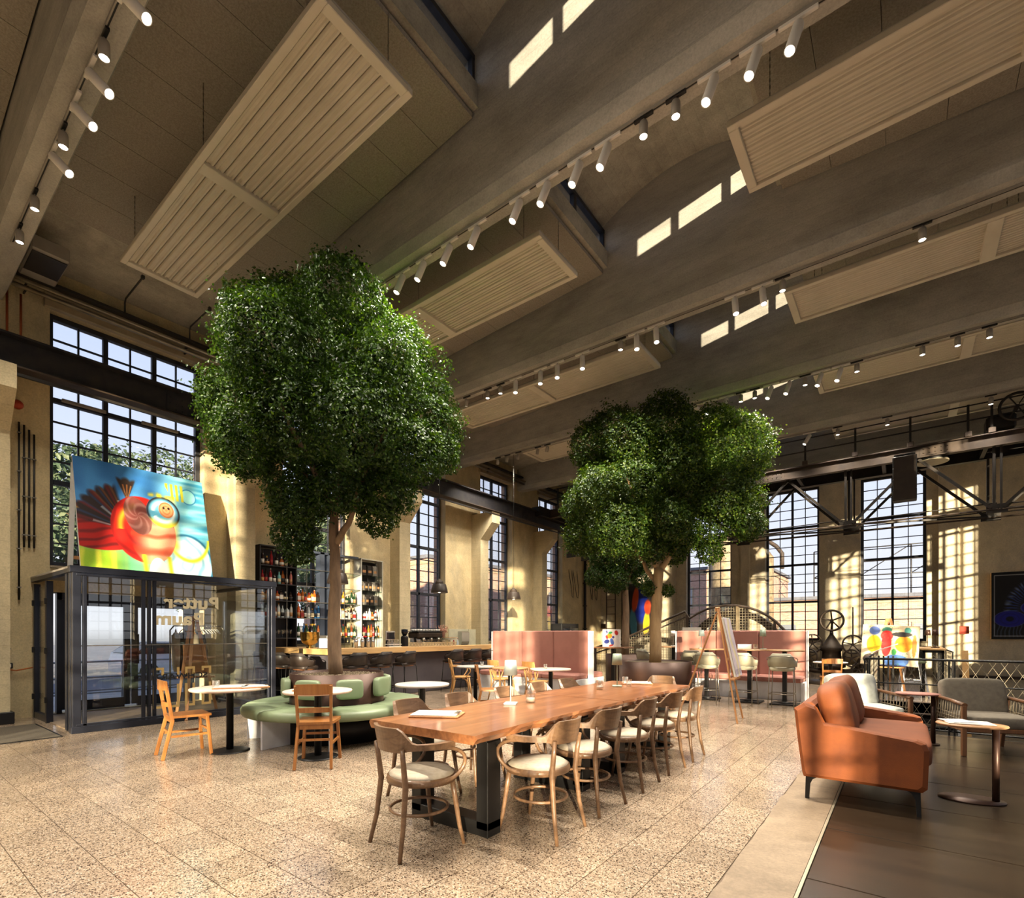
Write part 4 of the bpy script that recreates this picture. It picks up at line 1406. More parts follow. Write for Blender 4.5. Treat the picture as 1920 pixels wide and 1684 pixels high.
P2 = (-4.08, 10.2)
t = thing('steel_planter', 'round brown steel planter with gravel under the second tree', 'planter', (*P2, 0))
obj('drum', MB().lathe([(0.72, 0), (0.72, 0.80), (0.70, 0.80), (0.70, 0.75)], 64), 'corten', t)
obj('soil_top', MB().lathe([(0.0001, 0.77), (0.70, 0.77), (0.70, 0.75), (0.0001, 0.75)], 48), 'gravel', t)
t = thing('steel_planter', 'round brown steel planter in the back under the thin third tree', 'planter', (-6.38, 13.74, 0))
obj('drum', MB().lathe([(0.55, 0), (0.55, 0.78), (0.53, 0.78), (0.53, 0.74)], 48), 'corten', t)
obj('soil_top', MB().lathe([(0.0001, 0.75), (0.53, 0.75), (0.53, 0.73), (0.0001, 0.73)], 32), 'gravel', t)

# ---- pink booths
def booth(x0, x1, yb, lab, ends=True, rear=True):
    W = x1 - x0
    t = thing('pink_booth', lab, 'booth seat', ((x0 + x1) / 2, yb, 0))
    n = 3 if W > 2.6 else 2
    for s in ((-1, 1) if rear else (-1,)):
        for k in range(n):
            a = -W / 2 + W * k / n
            obj('back_panel', MB().box((a + W / n / 2, s * 0.055, 0.93), (W / n - 0.008, 0.10, 1.0), 0.02), 'pink', t)
            obj('seat_cushion', MB().box((a + W / n / 2, s * 0.36, 0.43), (W / n - 0.006, 0.50, 0.12), 0.03), 'pink', t)
        obj('seat_base', MB().box((0, s * 0.33, 0.185), (W - 0.04, 0.44, 0.37), 0.004), 'white_lacquer', t)
    if ends:
        for sx_ in (-1, 1):
            obj('end_panel', MB().box((sx_ * (W / 2 + 0.012), 0, 0.71), (0.024, 0.24, 1.42), 0.004), 'white_lacquer', t)
            for s in ((-1, 1) if rear else (-1,)):
                obj('end_panel', MB().box((sx_ * (W / 2 + 0.0), s * 0.36, 0.19), (0.06, 0.46, 0.38), 0.004), 'white_lacquer', t)
    return t


booth(-8.22, -5.50, 10.06, 'long pink upholstered double booth with its back to the bistro chairs')
booth(-4.30, -1.60, 12.20, 'pink upholstered booth behind the cream bar stools', True, False)

# ---- cream bar stools at the high tables
def make_stool(dark):
    t = thing('bar_stool', 'x', 'bar stool')
    lea, fr, edge = ('dark_leather', 'black', 'seat_tan') if dark else ('cream_leather', 'chrome', 'cream_leather')
    zs = 0.72
    obj('seat', MB().cushion((0, 0.01, zs), (0.42, 0.40, 0.075), 0.4, 9), lea, t)
    obj('seat_edge', MB().lathe([(0.19, zs - 0.045), (0.205, zs - 0.03), (0.20, zs - 0.02)], 20, (0, 0.01, 0)), edge, t)
    vs, fs = [], []
    n = 16
    for i in range(n + 1):
        a = -1.75 + 3.5 * i / n
        k = min(max((abs(a) - 0.75) / 0.4, 0), 1)
        zt = 1.0 - 0.13 * k
        zb = zs + 0.035
        R = 0.22
        x, y = R * math.sin(a), -R * math.cos(a) + 0.01
        for zz, o in ((zb, -0.018), (zb, 0.020), (zt - 0.015, 0.03), (zt, 0.012), (zt - 0.012, -0.012)):
            vs.append((x + math.sin(a) * o, y - math.cos(a) * o, zz))
    for i in range(n):
        for q in range(5):
            fs.append((i * 5 + q, i * 5 + (q + 1) % 5, (i + 1) * 5 + (q + 1) % 5, (i + 1) * 5 + q))
    fs += [(4, 3, 2, 1, 0), tuple(n * 5 + q for q in range(5))]
    obj('backrest', MB().add(vs, fs, True), lea, t)
    for sx_ in (-1, 1):
        obj('leg', MB().tube([(sx_ * 0.18, 0.15, zs - 0.03), (sx_ * 0.205, 0.205, 0)], 0.0085, 7), fr, t)
        obj('leg', MB().tube([(sx_ * 0.215, 0.02, 0.86), (sx_ * 0.195, -0.15, zs - 0.05), (sx_ * 0.21, -0.215, 0)], 0.0085, 7), fr, t)
    pts = [(-0.235, 0.06, 0.84)] + [(0.255 * math.sin(a), -0.255 * math.cos(a), 0.86 + 0.09 * max(0, math.cos(a) ** 0.5 if math.cos(a) > 0 else 0)) for a in np.linspace(-1.45, 1.45, 13)] + [(0.235, 0.06, 0.84)]
    obj('back_tube', MB().tube(pts, 0.008, 6), fr, t)
    ft = [(-0.2, 0.19, 0.26), (0.2, 0.19, 0.26), (0.2, -0.19, 0.26), (-0.2, -0.19, 0.26)]
    obj('foot_rest', MB().tube(ft, 0.008, 6, True), fr, t)
    return t


CS = make_stool(False)
xs_ = [(-1.77, 10.50), (-2.43, 10.48), (-3.10, 10.42), (-3.72, 11.45), (-4.9, 11.75)]
lb = ['cream leather bar stool half in shade, rightmost before the pink booth', 'sunlit cream leather bar stool, second from the right before the pink booth',
      'cream leather bar stool just left of the leaning easel picture', 'cream leather bar stool partly behind the second planter', 'cream leather bar stool behind the second tree trunk, left one']
for i, (x, y) in enumerate(xs_):
    rz = (0.05, -0.06, 0.12, 0.2, -0.5)[i]
    if i == 0:
        CS.location, CS.rotation_euler.z, CS['label'], CS['group'] = (x, y, 0), rz, lb[0], 'cream bar stools'
    else:
        dup(CS, (x, y, 0), rz, lb[i], 'cream bar stools')

# ---- high tables before the booth
def high_table(x, y, lab, w=0.62, d=0.62):
    t = thing('high_table', lab, 'table', (x, y, 0))
    obj('tabletop', MB().lathe([(0.0001, 1.02), (w / 2, 1.022), (w / 2 + 0.004, 1.035), (w / 2, 1.048), (0.0001, 1.05)], 36, (0, 0, 0), True, 1.1, 1), 'cafe_edge', t)
    obj('column', MB().box((0, 0, 0.51), (0.075, 0.075, 1.02), 0.006), 'black', t)
    obj('base', MB().box((0, 0, 0.012), (0.46, 0.46, 0.024), 0.006).lathe([(0.2, 0.022), (0.05, 0.06)], 4), 'black', t)
    return t


high_table(-1.82, 11.05, 'high brown bar table, rightmost before the pink booth')
high_table(-2.45, 11.05, 'high brown bar table with a white box, middle before the pink booth')
high_table(-3.28, 11.02, 'high brown bar table just left of the leaning easel')
high_table(-4.55, 12.6, 'high brown bar table behind the second tree trunk')

# ---- table lamps, candles, menus
def table_lamp(x, y, z, shade, lab, h=0.385):
    t = thing('table_lamp', lab, 'lamp', (x, y, z))
    obj('base', MB().box((0, 0, 0.008), (0.11, 0.11, 0.016), 0.004, 0.5), shade, t)
    obj('stem', MB().lathe([(0.006, 0.016), (0.006, h - 0.02)], 10), shade, t)
    obj('shade', MB().lathe([(0.062, h - 0.13), (0.050, h), (0.0001, h + 0.002), (0.0001, h - 0.003), (0.047, h - 0.004), (0.059, h - 0.13)], 24), shade, t)
    return t


table_lamp(-2.74, 3.57, 0.736, 'lamp_blue', 'small pale blue cordless lamp on the near half of the long table')
table_lamp(-2.67, 5.53, 0.736, 'lamp_green', 'small pale blue cordless lamp on the far half of the long table')
table_lamp(-2.20, 11.02, 1.051, 'lamp_green', 'small pale green lamp on the high table before the pink booth')
table_lamp(-3.38, 11.0, 1.051, 'lamp_blue', 'small blue lamp on the high table left of the easel')
table_lamp(-4.55, 12.55, 1.051, 'paper', 'small white lamp on the high table behind the tree trunk')


def candle(x, y, z, lab, s=1.0):
    t = thing('candle_glass', lab, 'candle', (x, y, z))
    obj('tumbler', MB().lathe([(0.032 * s, 0), (0.038 * s, 0.004), (0.042 * s, 0.10 * s), (0.039 * s, 0.10 * s), (0.034 * s, 0.012), (0.0001, 0.012)], 20), 'clear', t)
    obj('wax', MB().lathe([(0.0001, 0.013), (0.033 * s, 0.013), (0.034 * s, 0.04 * s), (0.0001, 0.038 * s)], 16), 'wax', t)
    return t


candle(-2.66, 3.76, 0.736, 'clear tumbler candle beside the near pale blue lamp', 1.1)
candle(-2.68, 5.12, 0.736, 'clear tumbler candle before the far table lamp')
candle(-2.58, 5.66, 0.736, 'low clear candle glass right of the far table lamp', 0.8)
candle(-2.72, 5.86, 0.736, 'clear tumbler candle behind the far table lamp', 0.9)
candle(-6.45, 7.50, 0.741, 'small tealight glass on the grey table by the bar', 0.8)
candle(-5.02, 7.55, 0.741, 'small tealight glass on the pale table before the booth', 0.8)
candle(-6.18, 2.58, 0.736, 'clear tumbler at the left edge of the menu table', 0.9)
candle(-2.33, 11.0, 1.051, 'clear glass on the high table next to the white box', 1.0)


def clipmenu(x, y, z, rz, lab, w=0.24, l=0.36):
    t = thing('menu_board', lab, 'menu', (x, y, z), rz)
    obj('clipboard', MB().box((0, 0, 0.006), (w, l, 0.012), 0.003), 'clip', t)
    obj('menu_sheets', MB().box((0.004, -0.006, 0.017), (w - 0.025, l - 0.03, 0.010), 0.002, 0.03), 'paper', t)
    obj('clip', MB().box((0, l / 2 - 0.03, 0.026), (0.09, 0.03, 0.010), 0.003), 'chrome', t)
    return t


clipmenu(-2.80, 2.74, 0.736, math.radians(-60), 'clipboard with white menu sheets on the near end of the long table', 0.26, 0.37)
clipmenu(-2.62, 5.98, 0.736, math.radians(-60), 'clipboard menu lying at the far end of the long table')
clipmenu(-5.16, 3.15, 0.736, math.radians(-50), 'clipboard menu on the round table at the green bench')
clipmenu(-6.10, 2.72, 0.736, math.radians(-35), 'clipboard menu in the middle of the table by the vestibule')
clipmenu(-5.94, 2.90, 0.736, math.radians(-20), 'wooden menu boards hanging over the right edge of the vestibule table', 0.2, 0.3)
t = thing('napkin_box', 'white box standing on the middle high table', 'box', (-2.52, 10.95, 1.051))
obj('box_body', MB().box((0, 0, 0.045), (0.24, 0.12, 0.09), 0.006), 'paper', t)
obj('box_lid', MB().box((0, 0, 0.092), (0.245, 0.125, 0.012), 0.004), 'white_lacquer', t)

# ---- sofa
SX, SY = -0.25, 4.77
t = thing('velvet_sofa', 'rust orange velvet two-seat sofa with loose back cushions on black legs', 'sofa', (SX, SY, 0))
def arm_poly(o=0.0):
    return [(-0.40 + 0.0, 0.19), (0.36, 0.19), (0.39, 0.22), (0.40, 0.50), (0.38, 0.545), (0.33, 0.565), (-0.16, 0.625), (-0.27, 0.63), (-0.33, 0.76), (-0.40, 0.785), (-0.47, 0.74), (-0.44, 0.45), (-0.41, 0.22)]
def rounded_prism(poly, y0, y1, b):
    P = np.array(poly)
    c = P.mean(0)
    q = (P - c) * np.array([1 - b * 2.2, 1 - b * 2.6]) + c
    n = len(P)
    vs = [(x, y0, z) for x, z in q] + [(x, y0 + b * 0.7, z) for x, z in P] + [(x, y1 - b * 0.7, z) for x, z in P] + [(x, y1, z) for x, z in q]
    fs = [tuple(range(n)), tuple(reversed(range(3 * n, 4 * n)))]
    for k in range(3):
        for i in range(n):
            j = (i + 1) % n
            fs.append((k * n + j, k * n + i, (k + 1) * n + i, (k + 1) * n + j))
    return MB().add(vs, fs, False)
obj('armrest', rounded_prism(arm_poly(), 0.0, 0.13, 0.03), 'velvet', t)
obj('armrest', rounded_prism(arm_poly(), 1.52, 1.65, 0.03), 'velvet', t)
obj('seat_base', MB().box((0.0, 0.825, 0.27), (0.76, 1.40, 0.16), 0.02), 'velvet', t)
obj('seat_cushion', MB().cushion((0.06, 0.825, 0.43), (0.74, 1.38, 0.18), 0.22, 14, None, 0.06), 'velvet_dark', t)
xf = Matrix.Translation((-0.36, 0.825, 0.52)) @ Matrix.Rotation(math.radians(-9), 4, 'Y')
obj('back_frame', MB().box((0, 0, 0), (0.12, 1.40, 0.52), 0.03, 0, xf), 'velvet', t)
for k, yy in enumerate((0.45, 1.17)):
    xf = Matrix.Translation((-0.195, yy, 0.715)) @ Matrix.Rotation(math.radians(-14), 4, 'Y')
    obj('back_cushion', MB().cushion((0, 0, 0), (0.24, 0.70, 0.46), 0.55, 14, xf), 'velvet', t)
for x, y in ((-0.36, 0.07), (0.32, 0.07), (-0.36, 1.58), (0.32, 1.58)):
    s = 1 if x > 0 else -1
    p = [(x + 0.06 * -s, 0.19), (x + 0.03 * s, 0.19), (x + 0.035 * s, 0.0), (x + 0.008 * s, 0.0), (x - 0.0 * s, 0.12), (x - 0.02 * s, 0.165)]
    obj('leg', MB().prism(p, y - 0.018, y + 0.018, 'y'), 'black', t)

# ---- lounge armchairs
def lounge(x, y, rz, cush, lab):
    t = thing('lounge_chair', lab, 'armchair', (x, y, 0), rz)
    w, d = 0.70, 0.70
    for sx_ in (-1, 1):
        obj('leg', MB().bar((sx_ * w / 2, d / 2, 0.56), (sx_ * w / 2, d / 2, 0), 0.045, 0.045, (0, 1, 0), 0.006), 'walnut', t)
        obj('leg', MB().bar((sx_ * w / 2, -d / 2 + 0.08, 0.60), (sx_ * w / 2, -d / 2 - 0.04, 0), 0.04, 0.045, (0, 1, 0), 0.006), 'walnut', t)
        obj('arm_rail', MB().tube([(sx_ * w / 2, d / 2 + 0.02, 0.565), (sx_ * w / 2, 0.1, 0.585), (sx_ * w / 2, -d / 2 + 0.05, 0.60)], [0.024, 0.02, 0.022], 8, False, True, True, 1.2), 'walnut', t)
        mb = MB()
        for k in range(11):
            yy = d / 2 - 0.06 - k * 0.055
            mb.tube([(sx_ * w / 2, yy, 0.57), (sx_ * w / 2, yy - 0.03, 0.33)], 0.006, 5)
        for zz in (0.36, 0.40, 0.44):
            mb.tube([(sx_ * w / 2, d / 2 - 0.04, zz), (sx_ * w / 2, -d / 2 + 0.06, zz + 0.01)], 0.004, 5)
        obj('rope_weave', mb, 'rope', t)
    obj('seat_frame', MB().box((0, 0, 0.29), (w, d, 0.05), 0.008), 'walnut', t)
    obj('seat_cushion', MB().cushion((0, 0.02, 0.375), (w - 0.06, d - 0.04, 0.14), 0.25, 12), cush, t)
    xf = Matrix.Translation((0, -d / 2 + 0.10, 0.60)) @ Matrix.Rotation(math.radians(14), 4, 'X')
    obj('back_cushion', MB().cushion((0, 0, 0), (w - 0.06, 0.14, 0.44), 0.3, 12, xf), cush, t)
    return t


lounge(0.74, 8.0, math.radians(200), 'greycushion', 'dark grey cushioned lounge chair with woven arms behind the oval side table')
lounge(-0.42, 8.05, math.radians(215), 'bluegrey', 'pale grey cushioned lounge chair behind the rust sofa')

# ---- oval side tables
def side_table(x, y, rz, lab, top='cafe_top'):
    t = thing('side_table', lab, 'side table', (x, y, 0), rz)
    obj('tabletop', MB().lathe([(0.0001, 0.60), (0.19, 0.60), (0.205, 0.61), (0.20, 0.62), (0.0001, 0.622)], 36, (0, 0, 0), True, 1.12, 0.85), top, t)
    obj('column', MB().lathe([(0.024, 0.012), (0.024, 0.60)], 16, (0.15, 0, 0)), 'corten', t)
    obj('base', MB().lathe([(0.0001, 0), (0.185, 0), (0.187, 0.01), (0.0001, 0.013)], 36, (0, 0, 0), True, 1.15, 0.8), 'corten', t)
    return t


side_table(0.44, 5.60, math.radians(8), 'oval brown side table with papers, off-centre column, in front of the grey chair', 'cafe_edge')
side_table(0.14, 8.12, math.radians(5), 'oval pink topped side table between the two lounge chairs', 'pink')
t = thing('newspaper', 'open white papers lying on the oval side table', 'papers', (0.42, 5.60, 0.623), 0.2)
obj('sheets', MB().box((0, 0, 0.004), (0.30, 0.20, 0.008), 0.002), 'paper', t)
obj('cover_sheet', MB().box((-0.06, 0.02, 0.011), (0.18, 0.19, 0.004), 0.001, 0.3), 'white_lacquer', t)

# ---- door mat
t = thing('door_mat', 'grey brown door mat on the terrazzo before the vestibule door', 'mat', (-9.55, 1.05, 0))
obj('mat_pile', MB().box((0, 0, 0.008), (1.50, 1.42, 0.014), 0.004), 'mat', t)
mb = MB()
for a, b in (((-0.76, -0.72), (0.76, -0.72)), ((0.76, -0.72), (0.76, 0.72)), ((0.76, 0.72), (-0.76, 0.72)), ((-0.76, 0.72), (-0.76, -0.72))):
    mb.bar((*a, 0.006), (*b, 0.006), 0.02, 0.012)
obj('mat_border', mb, 'black', t)


# ================================================================== BAR
t = thing('bar_counter', 'L-shaped bar counter with thick oak top and dark grey front', 'bar counter', (-9.1, 6.0, 0))
ox, oy = -9.1, 6.0
mb = MB().prism([(-8.75 - ox, 5.69 - oy), (-8.75 - ox, 12.4 - oy), (-9.45 - ox, 12.4 - oy), (-9.45 - ox, 6.4 - oy), (-11.25 - ox, 6.4 - oy), (-11.25 - ox, 5.69 - oy)], 0.95, 1.06, 'z')
obj('counter_top', mb, 'oak', t)
mb = MB().box((-8.97 - ox, 9.1 - oy, 0.48), (0.04, 6.4, 0.94))
mb.box((-10.1 - ox, 5.92 - oy, 0.48), (2.3, 0.04, 0.94))
obj('front_panel', mb, 'bar_front', t)
obj('plinth', MB().box((-9.02 - ox, 9.1 - oy, 0.05), (0.05, 6.4, 0.10)).box((-10.1 - ox, 5.97 - oy, 0.05), (2.2, 0.05, 0.10)), 'black', t)
obj('inner_body', MB().box((-9.2 - ox, 9.1 - oy, 0.5), (0.36, 6.2, 0.88)), 'shelf_dark', t)

DS = make_stool(True)
first = True
for side, lst in (('long', [(-8.45, y) for y in (6.05, 6.66, 7.30, 8.79, 9.45, 10.06)]), ('short', [(x, 5.34) for x in (-10.46, -9.79, -9.05)])):
    for i, (x, y) in enumerate(lst):
        rz = PI / 2 + RNG.normal(0, 0.12) if side == 'long' else RNG.normal(0, 0.15)
        lb = 'black leather bar stool, %s from the corner along the %s side of the bar' % (ORD[i if side == 'long' else 2 - i], side)
        if first:
            DS.location, DS.rotation_euler.z, DS['label'], DS['group'] = (x, y, 0), rz, lb, 'black bar stools'
            first = False
        else:
            dup(DS, (x, y, 0), rz, lb, 'black bar stools')

# ---- back bar shelving on the window wall
ZS = [1.27, 1.72, 2.10, 2.47, 2.86]
XF, XB = -10.95, -11.27
xm, dp = (XF + XB) / 2, XF - XB
def shelf_unit(y0, y1, mat_side, mat_back, lab, nm):
    t = thing('shelf_unit', lab, 'shelf', (xm, (y0 + y1) / 2, 0))
    W = y1 - y0
    for s in (-1, 1):
        obj('side_panel', MB().box((0, s * (W / 2 - 0.012), 1.65), (dp, 0.024, 3.26), 0.002), mat_side, t)
    obj('top_panel', MB().box((0, 0, 3.27), (dp, W, 0.024)), mat_side, t)
    obj('back_panel', MB().box((-dp / 2 + 0.008, 0, 1.65), (0.012, W - 0.05, 3.2)), mat_back, t)
    for z in ZS:
        obj('shelf_board', MB().box((0.01, 0, z - 0.012), (dp - 0.03, W - 0.05, 0.02)), 'shelf_dark' if mat_side == 'shelf_dark' else 'shelf_glass', t)
    obj('upright', MB().box((dp / 2 - 0.01, W * 0.22, 1.9), (0.012, 0.012, 2.7)), 'chrome', t)
    obj('base_cabinet', MB().box((0.02, 0, 0.5), (dp, W - 0.05, 0.96), 0.004), mat_back, t)
shelf_unit(5.45, 6.30, 'shelf_dark', 'shelf_dark', 'dark open bottle shelf unit at the left of the back bar', 'dark')
shelf_unit(8.03, 8.72, 'shelf_pale', 'shelf_dark', 'pale sided shelf unit with coffee bags at the right of the back bar', 'pale')
t = thing('glass_shelving', 'blue grey framed glass shelves across the window behind the bar', 'shelf', (xm, 7.16, 0))
for y in (6.99, 7.17):
    obj('upright', MB().box((0, y - 7.16 - 0.01, 1.7), (0.20, 0.11 if y < 7 else 0.03, 3.2)), 'shelf_blue', t)
obj('top_rail', MB().box((0, 0, 3.28), (0.2, 1.68, 0.05)), 'shelf_blue', t)
for z in ZS:
    obj('glass_shelf', MB().box((0, 0, z - 0.008), (0.30, 1.70, 0.012)), 'shelf_glass', t)
    obj('shelf_edge', MB().box((0.15, 0, z - 0.008), (0.006, 1.70, 0.014)), 'chrome', t)
for y in (6.55, 7.55):
    obj('wire', MB().box((0.14, y - 7.16, 1.9), (0.008, 0.008, 2.7)), 'chrome', t)

BCOL = {'amber': (150, 78, 24), 'dark brown': (44, 26, 18), 'clear': (196, 204, 204), 'green': (34, 66, 38), 'blue': (40, 96, 150), 'pale turquoise': (126, 186, 182), 'red': (140, 30, 36), 'orange': (208, 92, 34), 'golden': (196, 140, 44), 'white': (216, 212, 204), 'black': (24, 22, 24), 'pink': (196, 120, 110)}
LCOL = {'white': (226, 220, 208), 'cream': (220, 200, 160), 'black': (30, 28, 28), 'red': (160, 40, 34), 'tan': (190, 140, 90)}
BM = {k: pmat('bottle_' + k.replace(' ', '_'), rgb(*v), 0.08, 0.0, rgb(*v), 3, coat=0.4) for k, v in BCOL.items()}
LM = {k: pmat('label_' + k, rgb(*v), 0.6) for k, v in LCOL.items()}
SHAPES = {
    'round-shouldered': ([(0.0001, 0), (0.036, 0), (0.038, 0.005), (0.038, 0.175), (0.030, 0.205), (0.014, 0.225), (0.013, 0.285), (0.0001, 0.285)], 0.013, 0.285),
    'tall slim': ([(0.0001, 0), (0.031, 0), (0.033, 0.005), (0.033, 0.20), (0.024, 0.24), (0.013, 0.262), (0.012, 0.315), (0.0001, 0.315)], 0.013, 0.315),
    'squat': ([(0.0001, 0), (0.048, 0), (0.051, 0.006), (0.050, 0.115), (0.036, 0.145), (0.016, 0.165), (0.015, 0.205), (0.0001, 0.205)], 0.017, 0.205),
    'square': ([(0.0001, 0), (0.046, 0), (0.048, 0.005), (0.048, 0.15), (0.040, 0.172), (0.017, 0.185), (0.016, 0.235), (0.0001, 0.235)], 0.018, 0.235)}
BME = {}
for sn, (pf, cr, h) in SHAPES.items():
    n = 4 if sn == 'square' else 12
    for cn in BCOL:
        BME[(sn, cn)] = MB().lathe(pf, n, (0, 0, 0), n > 4).mesh('bottle', BM[cn])
    r = max(p[0] for p in pf) + 0.0008
    for ln in LCOL:
        BME[('label', sn, ln)] = MB().lathe([(r, 0.035), (r, 0.125 if sn != 'squat' else 0.09)], n, (0, 0, 0), n > 4).mesh('label', LM[ln])
    for cn in ('black', 'red', 'golden', 'white'):
        BME[('cap', sn, cn)] = MB().lathe([(cr, h - 0.03), (cr, h + 0.008), (0.0001, h + 0.01)], 8).mesh('cap', BM[cn])


def bottle(x, y, z, sn, cn, ln, cap, lab, grp, sc=1.0):
    t = thing('bottle', lab, 'bottle', (x, y, z), PI / 4, grp)
    t.scale = (sc, sc, sc)
    obj('glass_body', BME[(sn, cn)], None, t)
    obj('label', BME[('label', sn, ln)], None, t)
    obj('cap', BME[('cap', sn, cap)], None, t)


SHN = {1.27: 'lowest', 1.72: 'second', 2.10: 'third', 2.47: 'fourth', 2.86: 'top'}
def row(z, y0, y1, n, unit, cols, shapes, xo=0.0, grp='bottles on the back bar'):
    for i in range(n):
        y = y0 + (y1 - y0) * (i + 0.5) / n + RNG.normal(0, 0.006)
        cn, sn = cols[i % len(cols)], shapes[i % len(shapes)]
        ln = ('white', 'cream', 'white', 'tan', 'black', 'white', 'red')[(i * 3 + int(z * 10)) % 7]
        cap = ('black', 'golden', 'red', 'black', 'white')[(i + int(z * 7)) % 5]
        lab = '%s %s bottle, %s label, %s from left, %s shelf of the %s unit' % (cn, sn, ln, ORD[i], SHN[z], unit)
        bottle(XF - 0.11 + xo + RNG.normal(0, 0.01), y, z + 0.001, sn, cn, ln, cap, lab, grp, 0.98 + RNG.uniform(-0.06, 0.08))
    return


R1 = ['dark brown', 'clear', 'dark brown', 'amber', 'dark brown', 'black', 'dark brown']
row(2.86, 5.50, 6.26, 7, 'dark', ['dark brown', 'dark brown', 'red', 'dark brown', 'amber', 'black', 'dark brown'], ['tall slim', 'squat', 'tall slim', 'round-shouldered', 'squat'])
row(2.47, 5.50, 6.26, 8, 'dark', ['red', 'dark brown', 'red', 'dark brown', 'pale turquoise', 'amber', 'dark brown', 'pink'], ['round-shouldered', 'tall slim', 'tall slim', 'round-shouldered', 'round-shouldered'])
row(2.10, 5.50, 6.26, 7, 'dark', ['golden', 'amber', 'dark brown', 'amber', 'dark brown', 'black', 'dark brown'], ['squat', 'square', 'squat'])
row(1.72, 5.50, 6.26, 8, 'dark', ['clear', 'clear', 'dark brown', 'amber', 'clear', 'clear', 'clear', 'white'], ['tall slim', 'round-shouldered', 'square', 'tall slim'])
row(2.10, 6.36, 6.94, 7, 'glass', ['orange', 'amber', 'dark brown', 'amber', 'golden', 'orange', 'dark brown'], ['square', 'round-shouldered', 'square', 'squat'])
row(1.72, 6.36, 6.94, 7, 'glass', ['orange', 'amber', 'black', 'clear', 'dark brown', 'blue', 'blue'], ['tall slim', 'square', 'round-shouldered'])
row(1.27, 6.36, 6.94, 8, 'glass', ['green', 'white', 'blue', 'golden', 'black', 'black', 'black', 'amber'], ['tall slim', 'round-shouldered', 'tall slim'])
row(2.10, 7.20, 7.95, 9, 'window', ['white', 'clear', 'golden', 'golden', 'golden', 'green', 'green', 'green', 'green'], ['round-shouldered', 'squat', 'squat', 'tall slim'])
row(1.72, 7.20, 7.95, 9, 'window', ['clear', 'orange', 'orange', 'white', 'clear', 'clear', 'white', 'dark brown', 'white'], ['square', 'squat', 'square', 'tall slim'])
row(1.27, 7.20, 7.95, 9, 'window', ['black', 'clear', 'pink', 'amber', 'green', 'golden', 'green', 'amber', 'green'], ['tall slim', 'tall slim', 'round-shouldered'])
row(1.72, 8.07, 8.68, 7, 'pale', ['clear', 'clear', 'white', 'clear', 'amber', 'white', 'clear'], ['round-shouldered', 'squat', 'squat'])
row(1.27, 8.07, 8.68, 8, 'pale', ['dark brown', 'red', 'red', 'golden', 'amber', 'pink', 'green', 'golden'], ['tall slim', 'tall slim', 'round-shouldered'])
BAG = {c: pmat('coffee_bag_' + c, rgb(*v), 0.5, 0.1, rgb(*tuple(int(q * 0.7) for q in v)), 20) for c, v in (('dark', (44, 36, 30)), ('silver', (150, 144, 132)))}
def bags(z, n, y0, y1, h, sh):
    for i in range(n):
        y = y0 + (y1 - y0) * (i + 0.5) / n
        c = 'silver' if (i + int(z * 10)) % 3 == 0 else 'dark'
        t = thing('coffee_bag', '%s foil coffee bag, %s from left on the %s shelf of the pale unit' % (c, ORD[i], sh), 'coffee bag', (XF - 0.11, y, z + 0.001), 0, 'coffee bags on the pale unit')
        mb = MB()
        w = (y1 - y0) / n * 0.9
        mb.box((0, 0, h * 0.42), (0.08, w, h * 0.84), 0.012, 0, None, 0.94)
        mb.prism([(-0.036, h * 0.84), (0.036, h * 0.84), (0.004, h), (-0.004, h)], -w * 0.45, w * 0.45, 'y')
        obj('bag_body', mb, BAG[c], t)
        obj('label', MB().box((0.041, 0, h * 0.4), (0.002, w * 0.6, h * 0.24)), LM['tan'], t)
bags(2.86, 3, 8.09, 8.62, 0.27, 'top')
bags(2.47, 5, 8.06, 8.68, 0.24, 'fourth')
bags(2.10, 4, 8.08, 8.62, 0.27, 'third')

# ---- drinking glasses
gm_w = MB().lathe([(0.030, 0), (0.030, 0.003), (0.004, 0.008), (0.004, 0.075), (0.030, 0.10), (0.036, 0.14), (0.030, 0.185), (0.028, 0.185), (0.033, 0.14), (0.0001, 0.085)], 12).mesh('wine_glass', 'clear')
for r in range(2):
    for i in range(8):
        o = obj('wine_glass', gm_w, None, None, (XF - 0.09 - 0.12 * r, 5.53 + 0.095 * i, ZS[0] + 0.002))
        tag(o, 'stemmed wine glass, %s from left, %s row, lowest shelf of the dark unit' % (ORD[i], 'front' if r == 0 else 'back'), 'glass', 'wine glasses in the dark unit')
gm_t = MB().lathe([(0.026, 0), (0.034, 0.10), (0.0325, 0.10), (0.025, 0.006), (0.0001, 0.006)], 12).mesh('tumbler', 'clear')
for r in range(2):
    for i in range(16):
        o = obj('tumbler', gm_t, None, None, (-9.00 - 0.09 * r, 8.0 + 0.095 * i, 1.061))
        tag(o, 'clear tumbler upside on the oak counter, %s from left, %s row' % (ORD[i], 'front' if r == 0 else 'back'), 'glass', 'tumblers on the bar counter')
t = thing('brass_wine_cooler', 'large brass champagne bowl standing on the short side of the oak bar', 'wine cooler', (-9.9, 5.98, 1.06))
obj('bowl', MB().lathe([(0.075, 0.0), (0.075, 0.012), (0.03, 0.03), (0.04, 0.05), (0.15, 0.11), (0.185, 0.20), (0.19, 0.33), (0.197, 0.335), (0.185, 0.335), (0.18, 0.20), (0.0001, 0.08)], 32), 'gold', t)
for s in (-1, 1):
    obj('ring_handle', MB().tube([(s * 0.19 + 0.0 * k, 0.04 * math.cos(k), 0.25 + 0.04 * math.sin(k)) for k in np.linspace(0, 2 * PI, 12)[:-1]], 0.005, 6, True), 'gold', t)
